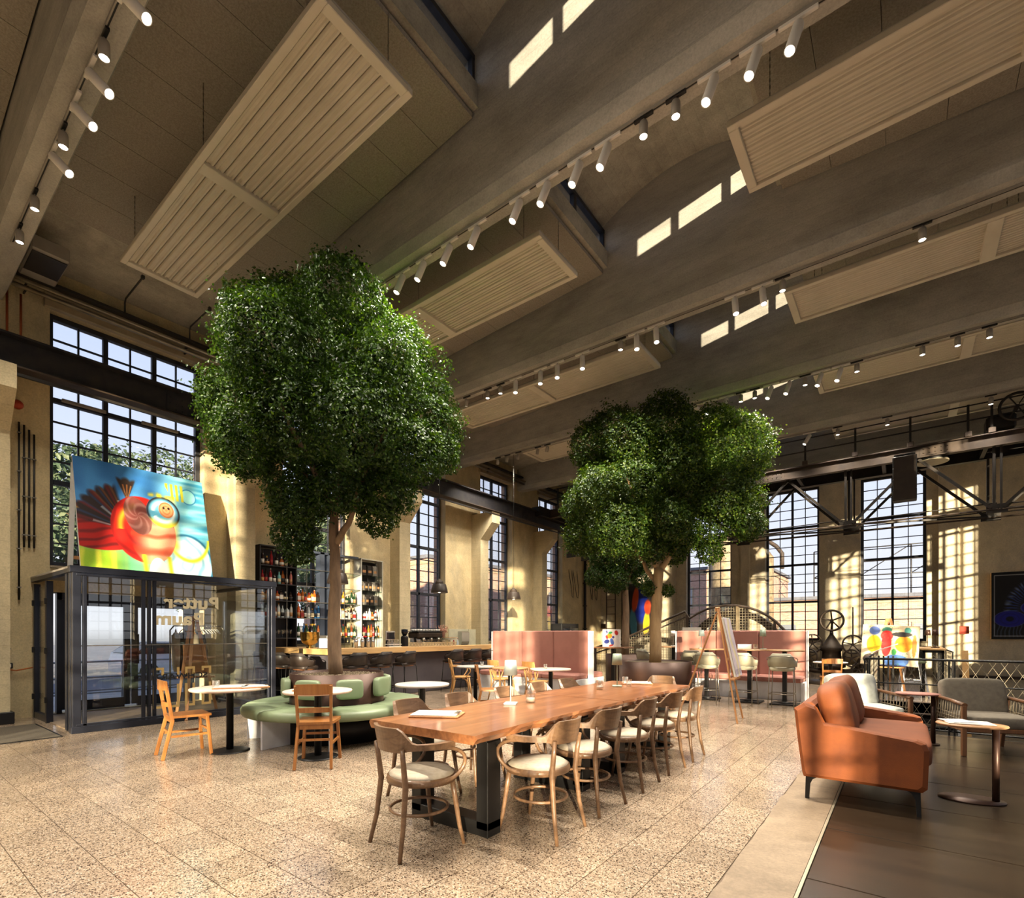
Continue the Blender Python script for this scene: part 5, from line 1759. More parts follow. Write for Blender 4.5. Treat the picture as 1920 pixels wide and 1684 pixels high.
for i in range(5):
    a = 2 * PI * i / 5
    bottle(-9.9 + 0.09 * math.cos(a), 5.98 + 0.09 * math.sin(a), 1.24, 'tall slim', ('black', 'green', 'black', 'dark brown', 'green')[i], 'white', 'golden', 'dark wine bottle standing in the brass bowl, number %s round it' % ORD[i], 'bottles in the brass bowl')
t = thing('till_box', 'pale grey sign box on the oak bar beside the brass bowl', 'sign box', (-9.42, 6.02, 1.06), 0.15)
obj('box_body', MB().box((0, 0, 0.105), (0.20, 0.12, 0.20), 0.008), 'white_lacquer', t)
obj('screen_stand', MB().box((0.0, -0.03, 0.235), (0.22, 0.012, 0.06), 0.004), 'chrome', t)
obj('base_plate', MB().box((0, 0, 0.006), (0.26, 0.18, 0.012), 0.003), 'black', t)
# cocktail tools, carafes, machine, plates, dispenser
for i, y in enumerate((6.62, 6.78, 6.93, 7.05)):
    t = thing('cocktail_shaker', 'steel cocktail shaker on the oak bar, %s from the tree trunk' % ORD[i], 'shaker', (-9.2, y, 1.061), 0, 'shakers on the bar')
    obj('tin', MB().lathe([(0.034, 0), (0.045, 0.15), (0.040, 0.17)], 14), 'silver', t)
    obj('lid', MB().lathe([(0.040, 0.17), (0.028, 0.20), (0.018, 0.205), (0.018, 0.235), (0.0001, 0.24)], 14), 'silver', t)
t = thing('order_screen', 'small white framed order screen behind the bar left of the coffee machine', 'screen', (-9.85, 8.06, 1.22), 0.1)
obj('housing', MB().box((0, 0, 0.09), (0.03, 0.30, 0.22), 0.01), 'silver', t)
obj('display', MB().box((0.017, 0, 0.09), (0.004, 0.24, 0.16)), 'dark_glass', t)
obj('foot', MB().box((-0.02, 0, -0.09), (0.12, 0.16, 0.16), 0.006), 'shelf_dark', t)
t = thing('back_counter', 'dark work counter behind the bar carrying the coffee machine', 'counter', (-10.55, 11.0, 0))
obj('counter_body', MB().box((0, 0, 0.43), (0.60, 4.4, 0.86), 0.004), 'shelf_dark', t)
obj('worktop', MB().box((0, 0, 0.88), (0.64, 4.44, 0.04), 0.004), 'machine_pale', t)
t = thing('back_counter', 'low steel station just behind the oak bar under the screen', 'counter', (-9.75, 9.1, 0))
obj('counter_body', MB().box((0, 0, 0.5), (0.34, 4.6, 1.0), 0.004), 'shelf_dark', t)
obj('worktop', MB().box((0, 0, 1.01), (0.36, 4.62, 0.03), 0.004), 'silver', t)
t = thing('carafe_crate', 'white rack of carafes on the bar left of the coffee machine', 'crate', (-9.2, 7.62, 1.06))
obj('rack', MB().box((0, 0, 0.008), (0.16, 0.36, 0.016)).box((0.075, 0, 0.06), (0.006, 0.36, 0.01)).box((-0.075, 0, 0.06), (0.006, 0.36, 0.01)), 'paper', t)
for i in range(4):
    obj('carafe', MB().lathe([(0.034, 0.017), (0.036, 0.10), (0.022, 0.14), (0.026, 0.17)], 12, (0, -0.13 + 0.087 * i, 0)), 'clear', t)
t = thing('coffee_machine', 'wide chrome espresso machine topped with rows of white cups', 'coffee machine', (-9.75, 9.12, 1.027))
obj('body', MB().box((0, 0, 0.30), (0.40, 0.86, 0.15), 0.03), 'machine', t)
obj('boiler', MB().tube([(0, -0.40, 0.17), (0, 0.40, 0.17)], 0.10, 14), 'silver', t)
obj('drip_tray', MB().box((0.05, 0, 0.03), (0.42, 0.80, 0.05), 0.008), 'silver', t)
obj('cup_rail', MB().box((0, 0, 0.385), (0.40, 0.88, 0.018), 0.004), 'black', t)
for s in (-1, 1):
    obj('side_leg', MB().bar((0.1, s * 0.40, 0.0), (0.02, s * 0.40, 0.30), 0.035, 0.05), 'black', t)
for k in range(3):
    g = obj('brew_group', MB().lathe([(0.04, 0.13), (0.045, 0.23)], 14, (0.2, -0.26 + 0.26 * k, 0)), 'chrome', t)
    obj('portafilter', MB().tube([(0.22, -0.26 + 0.26 * k, 0.15), (0.36, -0.26 + 0.26 * k, 0.12)], 0.014, 8), 'black', g)
cup_me = MB().lathe([(0.02, 0), (0.032, 0.012), (0.037, 0.055), (0.034, 0.055), (0.028, 0.014), (0.0001, 0.01)], 12).mesh('coffee_cup', 'paper')
for r in range(3):
    for i in range(9):
        o = obj('coffee_cup', cup_me, None, None, (-9.64 - 0.10 * r, 8.76 + 0.09 * i, 1.027 + 0.395))
        tag(o, 'white cup on the coffee machine, %s from left in the %s row' % (ORD[i], ('front', 'middle', 'back')[r]), 'cup', 'cups on the coffee machine')
t = thing('coffee_grinder', 'black coffee grinder left of the espresso machine', 'grinder', (-9.75, 8.42, 1.027))
obj('body', MB().box((0, 0, 0.14), (0.16, 0.15, 0.28), 0.03), 'black', t)
obj('hopper', MB().lathe([(0.04, 0.28), (0.08, 0.36), (0.08, 0.44), (0.0001, 0.45)], 14), 'dark_glass', t)
t = thing('plate_stand', 'white cake stand with stacked plates right of the espresso machine', 'cake stand', (-9.3, 9.55, 1.06))
obj('column', MB().lathe([(0.07, 0), (0.07, 0.02), (0.02, 0.03), (0.02, 0.14)], 14), 'paper', t)
for k in range(4):
    obj('plate', MB().lathe([(0.0001, 0.14 + k * 0.018), (0.18, 0.14 + k * 0.018), (0.20, 0.153 + k * 0.018), (0.0001, 0.15 + k * 0.018)], 24), ('paper', 'green_leather', 'paper', 'oak')[k], t)
t = thing('dried_flowers', 'vase of dried pinkish grasses on the bar right of the coffee machine', 'flowers', (-9.62, 9.62, 1.027))
obj('vase', MB().lathe([(0.05, 0), (0.075, 0.08), (0.06, 0.16), (0.03, 0.20), (0.04, 0.22)], 16), 'machine_pale', t)
mb = MB()
for k in range(90):
    a, b = RNG.uniform(0, 2 * PI), RNG.uniform(0.02, 0.55)
    d = Vector((math.cos(a) * math.sin(b), math.sin(a) * math.sin(b), math.cos(b)))
    L = RNG.uniform(0.2, 0.36)
    p = Vector((0, 0, 0.20))
    mb.tube([p, p + d * L * 0.6, p + d * L + Vector((0, 0, -0.02))], [0.0015, 0.0015, 0.001], 3, False, False)
    q = p + d * L
    mb.lathe([(0.0001, -0.03), (0.009, 0), (0.0001, 0.035)], 4, tuple(q))
o = obj('stems', mb, pmat('dried_grass', rgb(196, 150, 132), 0.9, 0, rgb(176, 122, 104), 20), t)
o['kind'] = 'stuff'
for i, (y0, y1) in enumerate(((11.36, 12.24), (12.26, 12.84), (12.86, 13.2))):
    t = thing('wall_panel', 'cream splash panel on the wall behind the bar, %s from left' % ORD[i], 'panel', (-11.12, (y0 + y1) / 2, 1.21), 0, 'cream splash panels')
    obj('sheet', MB().box((0, 0, 0), (0.03, y1 - y0, 0.60), 0.004), pmat('splash', rgb(206, 200, 172), 0.4) if i == 0 else bpy.data.materials['splash'], t)
    obj('socket', MB().box((0.017, (y1 - y0) * 0.2, 0.1), (0.006, 0.06, 0.08), 0.002), 'paper', t)
t = thing('towel_dispenser', 'silver paper towel dispenser on the cream panel behind the bar', 'dispenser', (-11.03, 11.92, 1.02))
obj('housing', MB().prism([(-0.07, 0), (0.06, 0), (0.10, 0.1), (0.10, 0.38), (0.05, 0.42), (-0.07, 0.42)], -0.17, 0.17, 'y'), 'silver', t)
obj('outlet', MB().box((0.05, 0, 0.0), (0.06, 0.24, 0.012)), 'black', t)
for i, y in enumerate((11.1, 11.25, 11.42)):
    bottle(-10.8, y, 0.90 + 0.001, 'tall slim', ('clear', 'red', 'clear')[i], 'white', 'red', '%s bottle by the cream splash panel behind the bar, %s' % (('clear', 'red', 'clear')[i], ORD[i]), 'bottles by the splash panel')

# ---- pendants over the bar
for i, y in enumerate((6.11, 8.97, 12.0)):
    t = thing('pendant_lamp', 'dark bell-shaped pendant lamp over the bar, %s from the left' % ORD[i], 'pendant lamp', (-9.1, y, 2.37), 0, 'bell pendants over the bar')
    obj('shade', MB().lathe([(0.205, 0), (0.21, 0.008), (0.20, 0.07), (0.165, 0.20), (0.155, 0.215), (0.0001, 0.225), (0.0001, 0.215), (0.15, 0.20), (0.195, 0.06)], 32), 'dark_leather', t)
    obj('cap', MB().lathe([(0.10, 0.215), (0.105, 0.24), (0.085, 0.29), (0.04, 0.315), (0.03, 0.34), (0.0001, 0.345)], 24), 'rust', t)
    obj('bulb', MB().lathe([(0.0001, 0.10), (0.03, 0.11), (0.04, 0.14), (0.03, 0.17), (0.015, 0.20)], 14), emitmat('bulb', (1.0, 0.78, 0.5), 6.0) if i == 0 else bpy.data.materials['bulb'], t)
    obj('cord', MB().tube([(0, 0, 0.34), (0, 0, 5.05)], 0.006, 6), 'black', t)
    ld = bpy.data.lights.new('pendant_light', 'POINT')
    ld.energy, ld.color, ld.shadow_soft_size = 14, (1, 0.8, 0.55), 0.04
    lo_ = bpy.data.objects.new('pendant_light', ld)
    COL.objects.link(lo_)
    lo_.parent, lo_.location = t, (0, 0, 0.02)

# ================================================================== GLASS VESTIBULE
VX, Y0, Y1, VZ = -8.9, 1.90, 4.72, 2.28
t = thing('glass_vestibule', 'anthracite framed glass vestibule box with sliding panes in front of the entrance', 'vestibule', (VX, 3.3, 0))
def vb(name, c, s, mat='box_frame', bev=0.004):
    obj(name, MB().box((c[0] - VX, c[1] - 3.3, c[2]), s, bev), mat, t)
vb('corner_post', (-8.96, Y0 + 0.05, 1.12), (0.10, 0.09, 2.22))
vb('corner_post', (-9.10, Y0 + 0.04, 1.12), (0.10, 0.07, 2.22))
vb('corner_post', (-9.26, Y0 + 0.04, 1.12), (0.09, 0.07, 2.22))
vb('corner_post', (-8.95, Y1 - 0.04, 1.12), (0.09, 0.08, 2.22))
vb('end_stile', (-8.93, Y0 + 0.135, 1.12), (0.05, 0.045, 2.1))
vb('end_stile', (-8.93, Y1 - 0.12, 1.12), (0.05, 0.04, 2.1))
for i, y in enumerate((2.72, 2.80, 2.88)):
    vb('sliding_stile', (-8.93 - 0.03 * i, y, 1.12), (0.04, 0.045, 2.1))
vb('bottom_rail', (-8.95, 3.3, 0.045), (0.10, Y1 - Y0, 0.09))
vb('bottom_track', (-8.93, 3.3, 0.11), (0.05, Y1 - Y0 - 0.1, 0.03))
vb('top_rail', (-8.95, 3.3, 2.235), (0.12, Y1 - Y0 + 0.04, 0.09))
vb('top_track', (-8.92, 3.3, 2.165), (0.06, Y1 - Y0 - 0.1, 0.03))
vb('cross_bar', (-8.94, 3.3, 1.19), (0.012, Y1 - Y0 - 0.1, 0.012), 'chrome', 0.002)
vb('glass_sheet', (-8.945, 2.36, 1.12), (0.012, 0.86, 2.1), 'box_glass', 0)
vb('glass_sheet', (-8.985, 3.75, 1.12), (0.012, 1.80, 2.1), 'box_glass', 0)
vb('roof_deck', (-10.1, 3.3, 2.265), (2.38, Y1 - Y0 + 0.02, 0.03), 'spot_grey')
vb('roof_frame', (-10.1, Y0 + 0.03, 2.235), (2.4, 0.09, 0.08))
vb('roof_frame', (-10.1, Y1 - 0.03, 2.235), (2.4, 0.09, 0.08))
vb('side_post', (-11.2, Y0 + 0.04, 1.08), (0.10, 0.08, 2.16))
vb('side_post', (-10.38, Y0 + 0.04, 1.08), (0.10, 0.08, 2.16))
vb('side_rail', (-10.8, Y0 + 0.04, 0.05), (0.8, 0.07, 0.10))
vb('glass_sheet', (-10.8, Y0 + 0.04, 1.1), (0.74, 0.012, 2.0), 'box_glass', 0)
vb('glass_sheet', (-10.1, Y1 - 0.04, 1.1), (2.2, 0.012, 2.0), 'box_glass', 0)
vb('side_rail', (-10.1, Y1 - 0.04, 0.05), (2.3, 0.07, 0.10))
for z in (0.35, 1.1, 1.85):
    for x in (-11.14, -10.32):
        vb('hinge', (x, Y0 - 0.012, z), (0.05, 0.03, 0.09), 'black')
vb('floor_strip', (-10.1, 3.3, 0.006), (2.3, Y1 - Y0 - 0.1, 0.008), 'screed', 0)
# lettering stuck on the long pane, read from the other side
def pane_text(nm, body, size, mat, y, z, off, wd=1.0):
    o = text_obj(nm, body, size, mat, t, (-8.972 - VX, y - 3.3, z), (PI / 2, 0, PI / 2), 0.001, off, True, wd)
    return o
pane_text('lettering', 'Butter', 0.27, 'letter_cream', 3.40, 1.76, 0.010, 1.12)
pane_text('lettering', 'Raum', 0.27, 'letter_cream', 3.22, 1.50, 0.010, 1.12)
pane_text('lettering', 'SCHWARZ', 0.125, 'letter_black', 3.24, 0.655, 0.0015, 1.25)
# tall gold capitals, cut through the middle for the black word
for i, (body, y) in enumerate((('D', 2.93), ('L', 3.14), ('O', 3.36), ('G', 3.60))):
    def gold(pts):
        mb = MB()
        for (u0, v0, u1, v1) in pts:
            mb.box((0, (u0 + u1) / 2, (v0 + v1) / 2), (0.002, abs(u1 - u0), abs(v1 - v0)))
        obj('lettering', mb, 'letter_gold', t, (-8.972 - VX, y - 3.3, 0.22))
    top, bot, g0, g1, hw, st = 0.62, 0.0, 0.36, 0.50, 0.072, 0.036
    L_ = [(-hw, bot, -hw + st, g0), (-hw, g1, -hw + st, top)]
    R_ = [(hw - st, bot, hw, g0), (hw - st, g1, hw, top)]
    T_ = [(-hw + st, top - st, hw - st, top)]
    B_ = [(-hw + st, bot, hw - st, bot + st)]
    gold({'D': L_ + R_ + T_ + B_, 'L': R_ + B_, 'O': L_ + R_ + T_ + B_, 'G': R_ + T_ + B_ + [(-hw, bot, -hw + st, g0 - 0.06), (-hw, top - 0.07, -hw + st, top)]}[body])

# street door in the wall behind it
d = struct('door_1', None, None, (-11.5, 3.3, 0), 0, 'dark framed glazed entrance door seen through the vestibule')
obj('door_frame', MB().box((0, -1.03, 1.03), (0.12, 0.07, 2.06)).box((0, 1.03, 1.03), (0.12, 0.07, 2.06)).box((0, 0, 2.0), (0.12, 2.1, 0.12)), 'box_frame', d)
for i, yy in enumerate((-0.5, 0.5)):
    lf = obj('door_leaf', MB().box((0, yy - 0.44, 1.0), (0.06, 0.10, 1.9)).box((0, yy + 0.44, 1.0), (0.06, 0.10, 1.9)).box((0, yy, 0.10), (0.06, 0.8, 0.18)).box((0, yy, 1.9), (0.06, 0.8, 0.10)), 'box_frame', d)
    obj('glass', MB().box((0, yy, 1.0), (0.012, 0.80, 1.75)), 'pane', lf)
    obj('door_handle', MB().tube([(0.07, yy + (0.40 if i == 0 else -0.40), 0.8), (0.07, yy + (0.40 if i == 0 else -0.40), 1.35)], 0.016, 8), 'black', lf)

# things inside the vestibule
def easel(name, lab, loc, rz, h, sc=1.0, mat='easelwood'):
    t = thing(name, lab, 'easel', loc, rz)
    for s in (-1, 1):
        obj('leg', MB().bar((s * 0.30 * sc, 0.0, 0), (s * 0.04, -0.32 * sc, h), 0.045, 0.022, (0, 1, 0), 0.003), mat, t)
    obj('leg', MB().bar((0, -0.95 * sc, 0), (0, -0.34 * sc, h * 0.97), 0.045, 0.022, (0, 1, 0), 0.003), mat, t)
    z = h * 0.38
    obj('ledge', MB().box((0, -0.32 * sc * 0.38 + 0.05, z), (0.56 * sc, 0.08, 0.03), 0.004), mat, t)
    obj('cross_bar', MB().box((0, -0.32 * sc * 0.55, h * 0.55), (0.36 * sc, 0.02, 0.04), 0.003), mat, t)
    obj('top_block', MB().box((0, -0.33 * sc, h), (0.12, 0.06, 0.07), 0.006), mat, t)
    return t
easel('easel', 'wooden easel with a small board inside the glass vestibule', (-9.72, 3.75, 0), math.radians(60), 1.62)
t = thing('notice_board', 'pale wooden board clipped on the easel inside the vestibule', 'board', (-9.66, 3.70, 0.66), math.radians(60))
xf = Matrix.Rotation(math.radians(11), 4, 'X')
obj('board_sheet', MB().box((0, 0.02, 0.27), (0.34, 0.016, 0.52), 0.003, 0, xf), 'clip', t)
obj('paper_sheet', MB().box((0, 0.031, 0.30), (0.28, 0.004, 0.40), 0.001, 0, xf), 'paper', t)
t = thing('clothes_rack', 'rolling metal clothes rack inside the vestibule', 'clothes rack', (-10.45, 4.05, 0))
for s in (-1, 1):
    obj('upright', MB().tube([(0, s * 0.46, 0.1), (0, s * 0.46, 1.42), (0, s * 0.40, 1.50)], 0.013, 8), 'chrome', t)
    obj('foot_bar', MB().tube([(-0.24, s * 0.46, 0.09), (0.24, s * 0.46, 0.09)], 0.013, 8), 'chrome', t)
    for x in (-0.22, 0.22):
        obj('caster', MB().tube([(x, s * 0.46 - 0.012, 0.04), (x, s * 0.46 + 0.012, 0.04)], 0.036, 12), 'black', t)
obj('hanging_bar', MB().tube([(0, -0.40, 1.50), (0, 0.40, 1.50)], 0.013, 8), 'chrome', t)
def hang(y, lab, mat):
    t = thing('hanger', lab, 'clothes hanger' if mat is None else 'jacket', (-10.45, y, 1.487), RNG.normal(0, 0.1))
    obj('hook', MB().tube([(0, 0.0, 0.0), (0, 0.0, 0.03), (0.02, 0, 0.04), (0.02, 0, 0.0), (0, 0, -0.05)], 0.003, 5), 'chrome', t)
    obj('hanger_bow', MB().tube([(-0.21, 0, -0.13), (-0.08, 0, -0.065), (0, 0, -0.05), (0.08, 0, -0.065), (0.21, 0, -0.13)], 0.009, 6), 'paper' if mat is None else 'easelwood', t)
    if mat:
        mb = MB().cushion((0, 0, -0.46), (0.46, 0.10, 0.72), 0.5, 10)
        obj('cloth_body', mb, mat, t)
        for s in (-1, 1):
            obj('sleeve', MB().tube([(s * 0.18, 0, -0.16), (s * 0.27, 0, -0.45), (s * 0.27, 0, -0.72)], [0.06, 0.055, 0.045], 10), mat, t)
hang(3.68, 'beige jacket hanging first on the vestibule rack', 'linen')
hang(3.80, 'black coat hanging second on the vestibule rack', 'black')
hang(3.92, 'sand coloured shirt hanging third on the vestibule rack', 'lintel')
hang(4.02, 'dark coat hanging fourth on the vestibule rack', 'shelf_dark')
for i in range(7):
    hang(4.10 + 0.045 * i, 'empty white hanger on the vestibule rack, %s after the coats' % ORD[i], None)

# ---- the big painting leaning on the vestibule roof
def lerp(c, m, d):
    m = np.clip(m, 0, 1)[..., None]
    return c * (1 - m) + np.array(d)[None, None] / 255.0 * m
def ell(u, v, cu, cv, a, b, rot=0.0, soft=0.03):
    x, y = u - cu, v - cv
    c, s = math.cos(rot), math.sin(rot)
    x, y = x * c + y * s, -x * s + y * c
    q = np.sqrt((x / a) ** 2 + (y / b) ** 2)
    return np.clip((1 - q) / soft + 0.5, 0, 1), q, np.arctan2(y, x)
def bird(u, v):
    n = noise2(u, v, 9, 1)
    c = np.zeros(u.shape + (3,)) + np.array([70, 140, 205]) / 255
    c = lerp(c, (n - 0.3) * 1.2, (36, 92, 160))
    c = lerp(c, np.clip((u - 0.55) * 4, 0, 1) * 0.9, (150, 214, 226))
    st = noise2(u * 0.35 + 0.1 * np.sin(v * 6), v * 3, 14, 2)
    c = lerp(c, np.clip((u - 0.68) * 6, 0, 1) * np.clip(st * 1.6 - 0.3, 0, 1), (60, 150, 190))
    c = lerp(c, np.clip((0.36 - v) * 9, 0, 1) * np.clip((0.72 - u) * 6, 0, 1), (112, 190, 140))
    lime = np.clip((0.27 - v) * 14, 0, 1) * np.clip((0.34 - u) * 8, 0, 1)
    c = lerp(c, lime, (140, 178, 40))
    c = lerp(c, lime * np.clip(np.sin(u * 60 + 2 * n) * 0.8, 0, 1), (214, 206, 70))
    m, q, a = ell(u, v, 0.80, 0.18, 0.21, 0.26)
    c = lerp(c, m, (196, 232, 236))
    c = lerp(c, m * np.clip(np.sin(q * 15 + 7 * n) - 0.2, 0, 1) * 0.7, (86, 156, 204))
    c = lerp(c, np.exp(-((q - 1) / 0.05) ** 2), (28, 92, 130))
    m, q, a = ell(u, v, 0.82, 0.46, 0.18, 0.26)
    c = lerp(c, np.exp(-((q - 1) / 0.07) ** 2) * (v < 0.42), (214, 214, 40))
    hd = np.clip((u - 0.66) * 30, 0, 1) * np.clip((0.76 - u) * 22, 0, 1) * np.clip((v - 0.2) * 8, 0, 1) * (v < 0.80)
    c = lerp(c, hd * 0.85, (232, 226, 130))
    c = lerp(c, hd * np.clip(np.sin(v * 26 + 8 * u), 0, 1) * 0.7, (210, 200, 50))
    # left red wing
    m, q, a = ell(u, v, 0.16, 0.42, 0.34, 0.20, 0.05)
    m *= (u < 0.42)
    c = lerp(c, m, (170, 28, 24))
    c = lerp(c, m * np.clip(np.sin((v - 0.25 * u) * 90 + 3 * n), 0, 1) * 0.8, (94, 22, 26))
    c = lerp(c, m * np.exp(-((v + 0.28 * u - 0.55) / 0.02) ** 2), (230, 190, 60))
    # dark feather fan
    x, y = u - 0.36, v - 0.42
    r, an = np.sqrt(x * x + y * y), np.arctan2(y, x)
    tip = 0.39 + 0.03 * np.abs(np.sin(an * 17))
    fan = np.clip((tip - r) * 30, 0, 1) * np.clip((an - 1.75) * 12, 0, 1) * np.clip((3.05 - an) * 12, 0, 1)
    c = lerp(c, fan, (46, 34, 34))
    fs = np.sin(an * 34 + 2 * n)
    c = lerp(c, fan * np.clip(fs - 0.3, 0, 1) * (an < 2.3), (130, 76, 40))
    c = lerp(c, fan * np.clip(np.sin(an * 27 + 1) - 0.35, 0, 1) * (an > 2.1), (40, 66, 110))
    c = lerp(c, fan * np.clip(np.sin(an * 19 + 2.2) - 0.55, 0, 1), (150, 34, 34))
    c = lerp(c, fan * np.clip(np.sin(an * 11 + 0.4) - 0.8, 0, 1) * 3 * (r < 0.26), (200, 206, 214))
    x, y = u - 0.36, v - 0.68
    r, an = np.sqrt(x * x + y * y), np.arctan2(y, x)
    cr = np.clip((0.205 + 0.02 * np.abs(np.sin(an * 9)) - r) * 34, 0, 1) * np.clip((an - 1.18) * 14, 0, 1) * np.clip((1.95 - an) * 14, 0, 1)
    c = lerp(c, cr, (52, 40, 36))
    c = lerp(c, cr * np.clip(np.sin(an * 30), 0, 1) * (r < 0.15), (170, 110, 60))
    # body
    m, q, a = ell(u, v, 0.47, 0.44, 0.245, 0.30, 0.1)
    c = lerp(c, m, (196, 34, 26))
    c = lerp(c, m * np.clip(np.sin(q * 17 + 2.5 * n + a), 0, 1) * 0.75, (132, 20, 22))
    c = lerp(c, m * np.exp(-((q - 0.72) / 0.09) ** 2) * (np.abs(a - 2.6) < 0.9), (238, 160, 40))
    mb_, qb, ab = ell(u, v, 0.55, 0.36, 0.19, 0.24)
    c = lerp(c, mb_ * m * np.clip((u - 0.36) * 7, 0, 1) * 0.8, (224, 190, 150))
    c = lerp(c, mb_ * m * np.clip(np.sin(v * 48 + 3 * n - 5 * (u - .5) ** 2), 0, 1) * 0.75, (208, 70, 44))
    m3, q3, a3 = ell(u, v, 0.43, 0.56, 0.10, 0.17, 0.2)
    c = lerp(c, m3 * 0.85, (104, 66, 62))
    c = lerp(c, m3 * np.clip(np.sin(a3 * 6 + q3 * 10), 0, 1) * 0.5, (170, 130, 126))
    # eye
    m, q, a = ell(u, v, 0.635, 0.63, 0.135, 0.145)
    c = lerp(c, m, (92, 168, 206))
    c = lerp(c, m * np.exp(-((q - 0.95) / 0.08) ** 2), (40, 40, 50))
    c = lerp(c, m * np.clip((0.58 - v) * 16, 0, 1), (226, 206, 60))
    c = lerp(c, np.exp(-((q - 0.62) / 0.12) ** 2) * 0.9 * (a > -2.6), (226, 236, 236))
    m, q, a = ell(u, v, 0.66, 0.655, 0.062, 0.075)
    c = lerp(c, m, (212, 150, 104))
    c = lerp(c, m * np.clip(np.sin(q * 16), 0, 1) * 0.5, (150, 70, 40))
    for du in (-0.02, 0.02):
        mm, _, _ = ell(u, v, 0.66 + du, 0.672, 0.010, 0.012)
        c = lerp(c, mm, (40, 24, 20))
    ring, q, a = ell(u, v, 0.86, 0.82, 0.065, 0.072)
    c = lerp(c, ring, (140, 210, 214))
    c = lerp(c, np.exp(-((q - 1) / 0.07) ** 2), (30, 110, 170))
    crest = np.clip(np.sin(u * 95) * 0.5 + 0.8, 0, 1) * (np.abs(u - 0.60) < 0.08) * np.clip((0.82 - v - 0.25 * np.abs(u - 0.6)) * 30, 0, 1) * np.clip((v - 0.755) * 40, 0, 1)
    c = lerp(c, crest, (226, 200, 40))
    cr2 = (np.abs(u - 0.77 + 0.25 * (v - 0.8)) < 0.05 + 0.22 * (v - 0.75)) * (v > 0.76) * (v < 0.92)
    c = lerp(c, cr2 * np.clip(np.sin(u * 150) + 0.6, 0, 1), (206, 200, 52))
    # white arch and legs at the bottom
    m, q, a = ell(u, v, 0.555, 0.0, 0.085, 0.20)
    c = lerp(c, m, (246, 244, 236))
    for lu in (0.45, 0.645):
        lg = np.exp(-((u - lu - 0.05 * (0.2 - v)) / 0.018) ** 2) * (v < 0.22)
        c = lerp(c, lg, (206, 196, 40))
    return c
W_, H_ = 1.96, 2.08
t = thing('bird_painting', 'large colourful painting of a bird leaning on the vestibule roof', 'painting', (-10.35, 3.30, 2.295), PI / 2)
th = math.radians(-15)
c = obj('canvas', art_mesh('canvas', W_, H_, 240, 240, bird), None, t, (0, -0.004, 0.0))
c.rotation_euler = (th, 0, 0)
c = obj('stretcher', MB().box((0, 0.025, H_ / 2), (W_, 0.045, H_), 0.004), 'paper', t)
c.rotation_euler = (th, 0, 0)
for s in (-1, 1):
    obj('prop_leg', MB().bar((s * (W_ / 2 - 0.03), 0.58, 1.90), (s * (W_ / 2 - 0.03), 0.82, 0.0), 0.04, 0.07, (1, 0, 0), 0.003), 'paper', t)
obj('prop_bar', MB().box((0, 0.78, 0.35), (W_ - 0.1, 0.03, 0.06), 0.003), 'easelwood', t)


# ================================================================== TREES INDOORS
RT = np.array([CYV, CX, 0.0])
FWD = np.array([-CX, CYV, 0.0])


def leaf_mesh(name, blobs, n, size, mat, seed, droop=0.25, shell=(0.80, 1.05)):
    """blobs: rows of (x, y, z, rx, ry, rz); small folded leaves scattered through their outer shells"""
    r = np.random.default_rng(seed)
    B = np.array(blobs, float)
    area = (B[:, 3] * B[:, 4] + B[:, 3] * B[:, 5] + B[:, 4] * B[:, 5])
    k = r.choice(len(B), n, p=area / area.sum())
    d = r.normal(size=(n, 3))
    d /= np.linalg.norm(d, axis=1)[:, None]
    rad = shell[0] + (shell[1] - shell[0]) * r.random(n) ** 0.6
    clump = 1 + 0.16 * np.sin(d[:, 0] * 6 + k) * np.sin(d[:, 1] * 7 + 2 * k) + 0.10 * np.sin(d[:, 2] * 13 + 3 * k) * np.sin(d[:, 0] * 15)
    stray = r.random(n) < 0.10
    rad = np.where(stray, rad * (1 + 0.28 * r.random(n)), rad)
    P = B[k, :3] + d * B[k, 3:] * (rad * clump)[:, None]
    keep = np.ones(n, bool)
    for b in B:
        q = (((P - b[:3]) / b[3:]) ** 2).sum(1)
        keep &= ~(q < 0.42)
    P, d = P[keep], d[keep]
    m = len(P)
    nrm = d * 0.8 + r.normal(size=(m, 3)) * 0.55 + np.array([0, 0, 0.45])
    nrm /= np.linalg.norm(nrm, axis=1)[:, None]
    t = r.normal(size=(m, 3)) + np.array([0, 0, -droop])
    t -= nrm * (t * nrm).sum(1)[:, None]
    t /= np.linalg.norm(t, axis=1)[:, None]
    s = np.cross(nrm, t)
    L = size * (0.7 + 0.6 * r.random(m))[:, None]
    base = P - t * L * 0.5
    tip = P + t * L * 0.5 - nrm * L * 0.10
    a = P + s * L * 0.30 + nrm * L * 0.08
    b = P - s * L * 0.30 + nrm * L * 0.08
    V = np.stack([base, a, tip, b], 1).reshape(-1, 3)
    i = np.arange(m)[:, None] * 4
    T = np.concatenate([i + [0, 1, 2], i + [0, 2, 3]], 1).reshape(-1)
    me = bpy.data.meshes.new(name)
    me.vertices.add(len(V))
    me.vertices.foreach_set('co', V.ravel())
    me.loops.add(len(T))
    me.loops.foreach_set('vertex_index', T.astype(np.int32))
    me.polygons.add(len(T) // 3)
    me.polygons.foreach_set('loop_start', np.arange(0, len(T), 3, dtype=np.int32))
    me.materials.append(M[mat])
    me.update()
    return me


def tree_blobs(cx_, cy_, x0px, ppm, lst, depth, seed):
    r = np.random.default_rng(seed)
    out = []
    c = np.array([cx_, cy_, 0.0])
    for (px, py, rp, dz) in lst:
        p = c + RT * ((px - x0px) / ppm) + FWD * (dz * depth) + np.array([0, 0, 1.35 + (1189.25 - py) / ppm])
        rr = rp / ppm
        out.append((*p, rr, rr * 1.0, rr * 0.92))
    return out


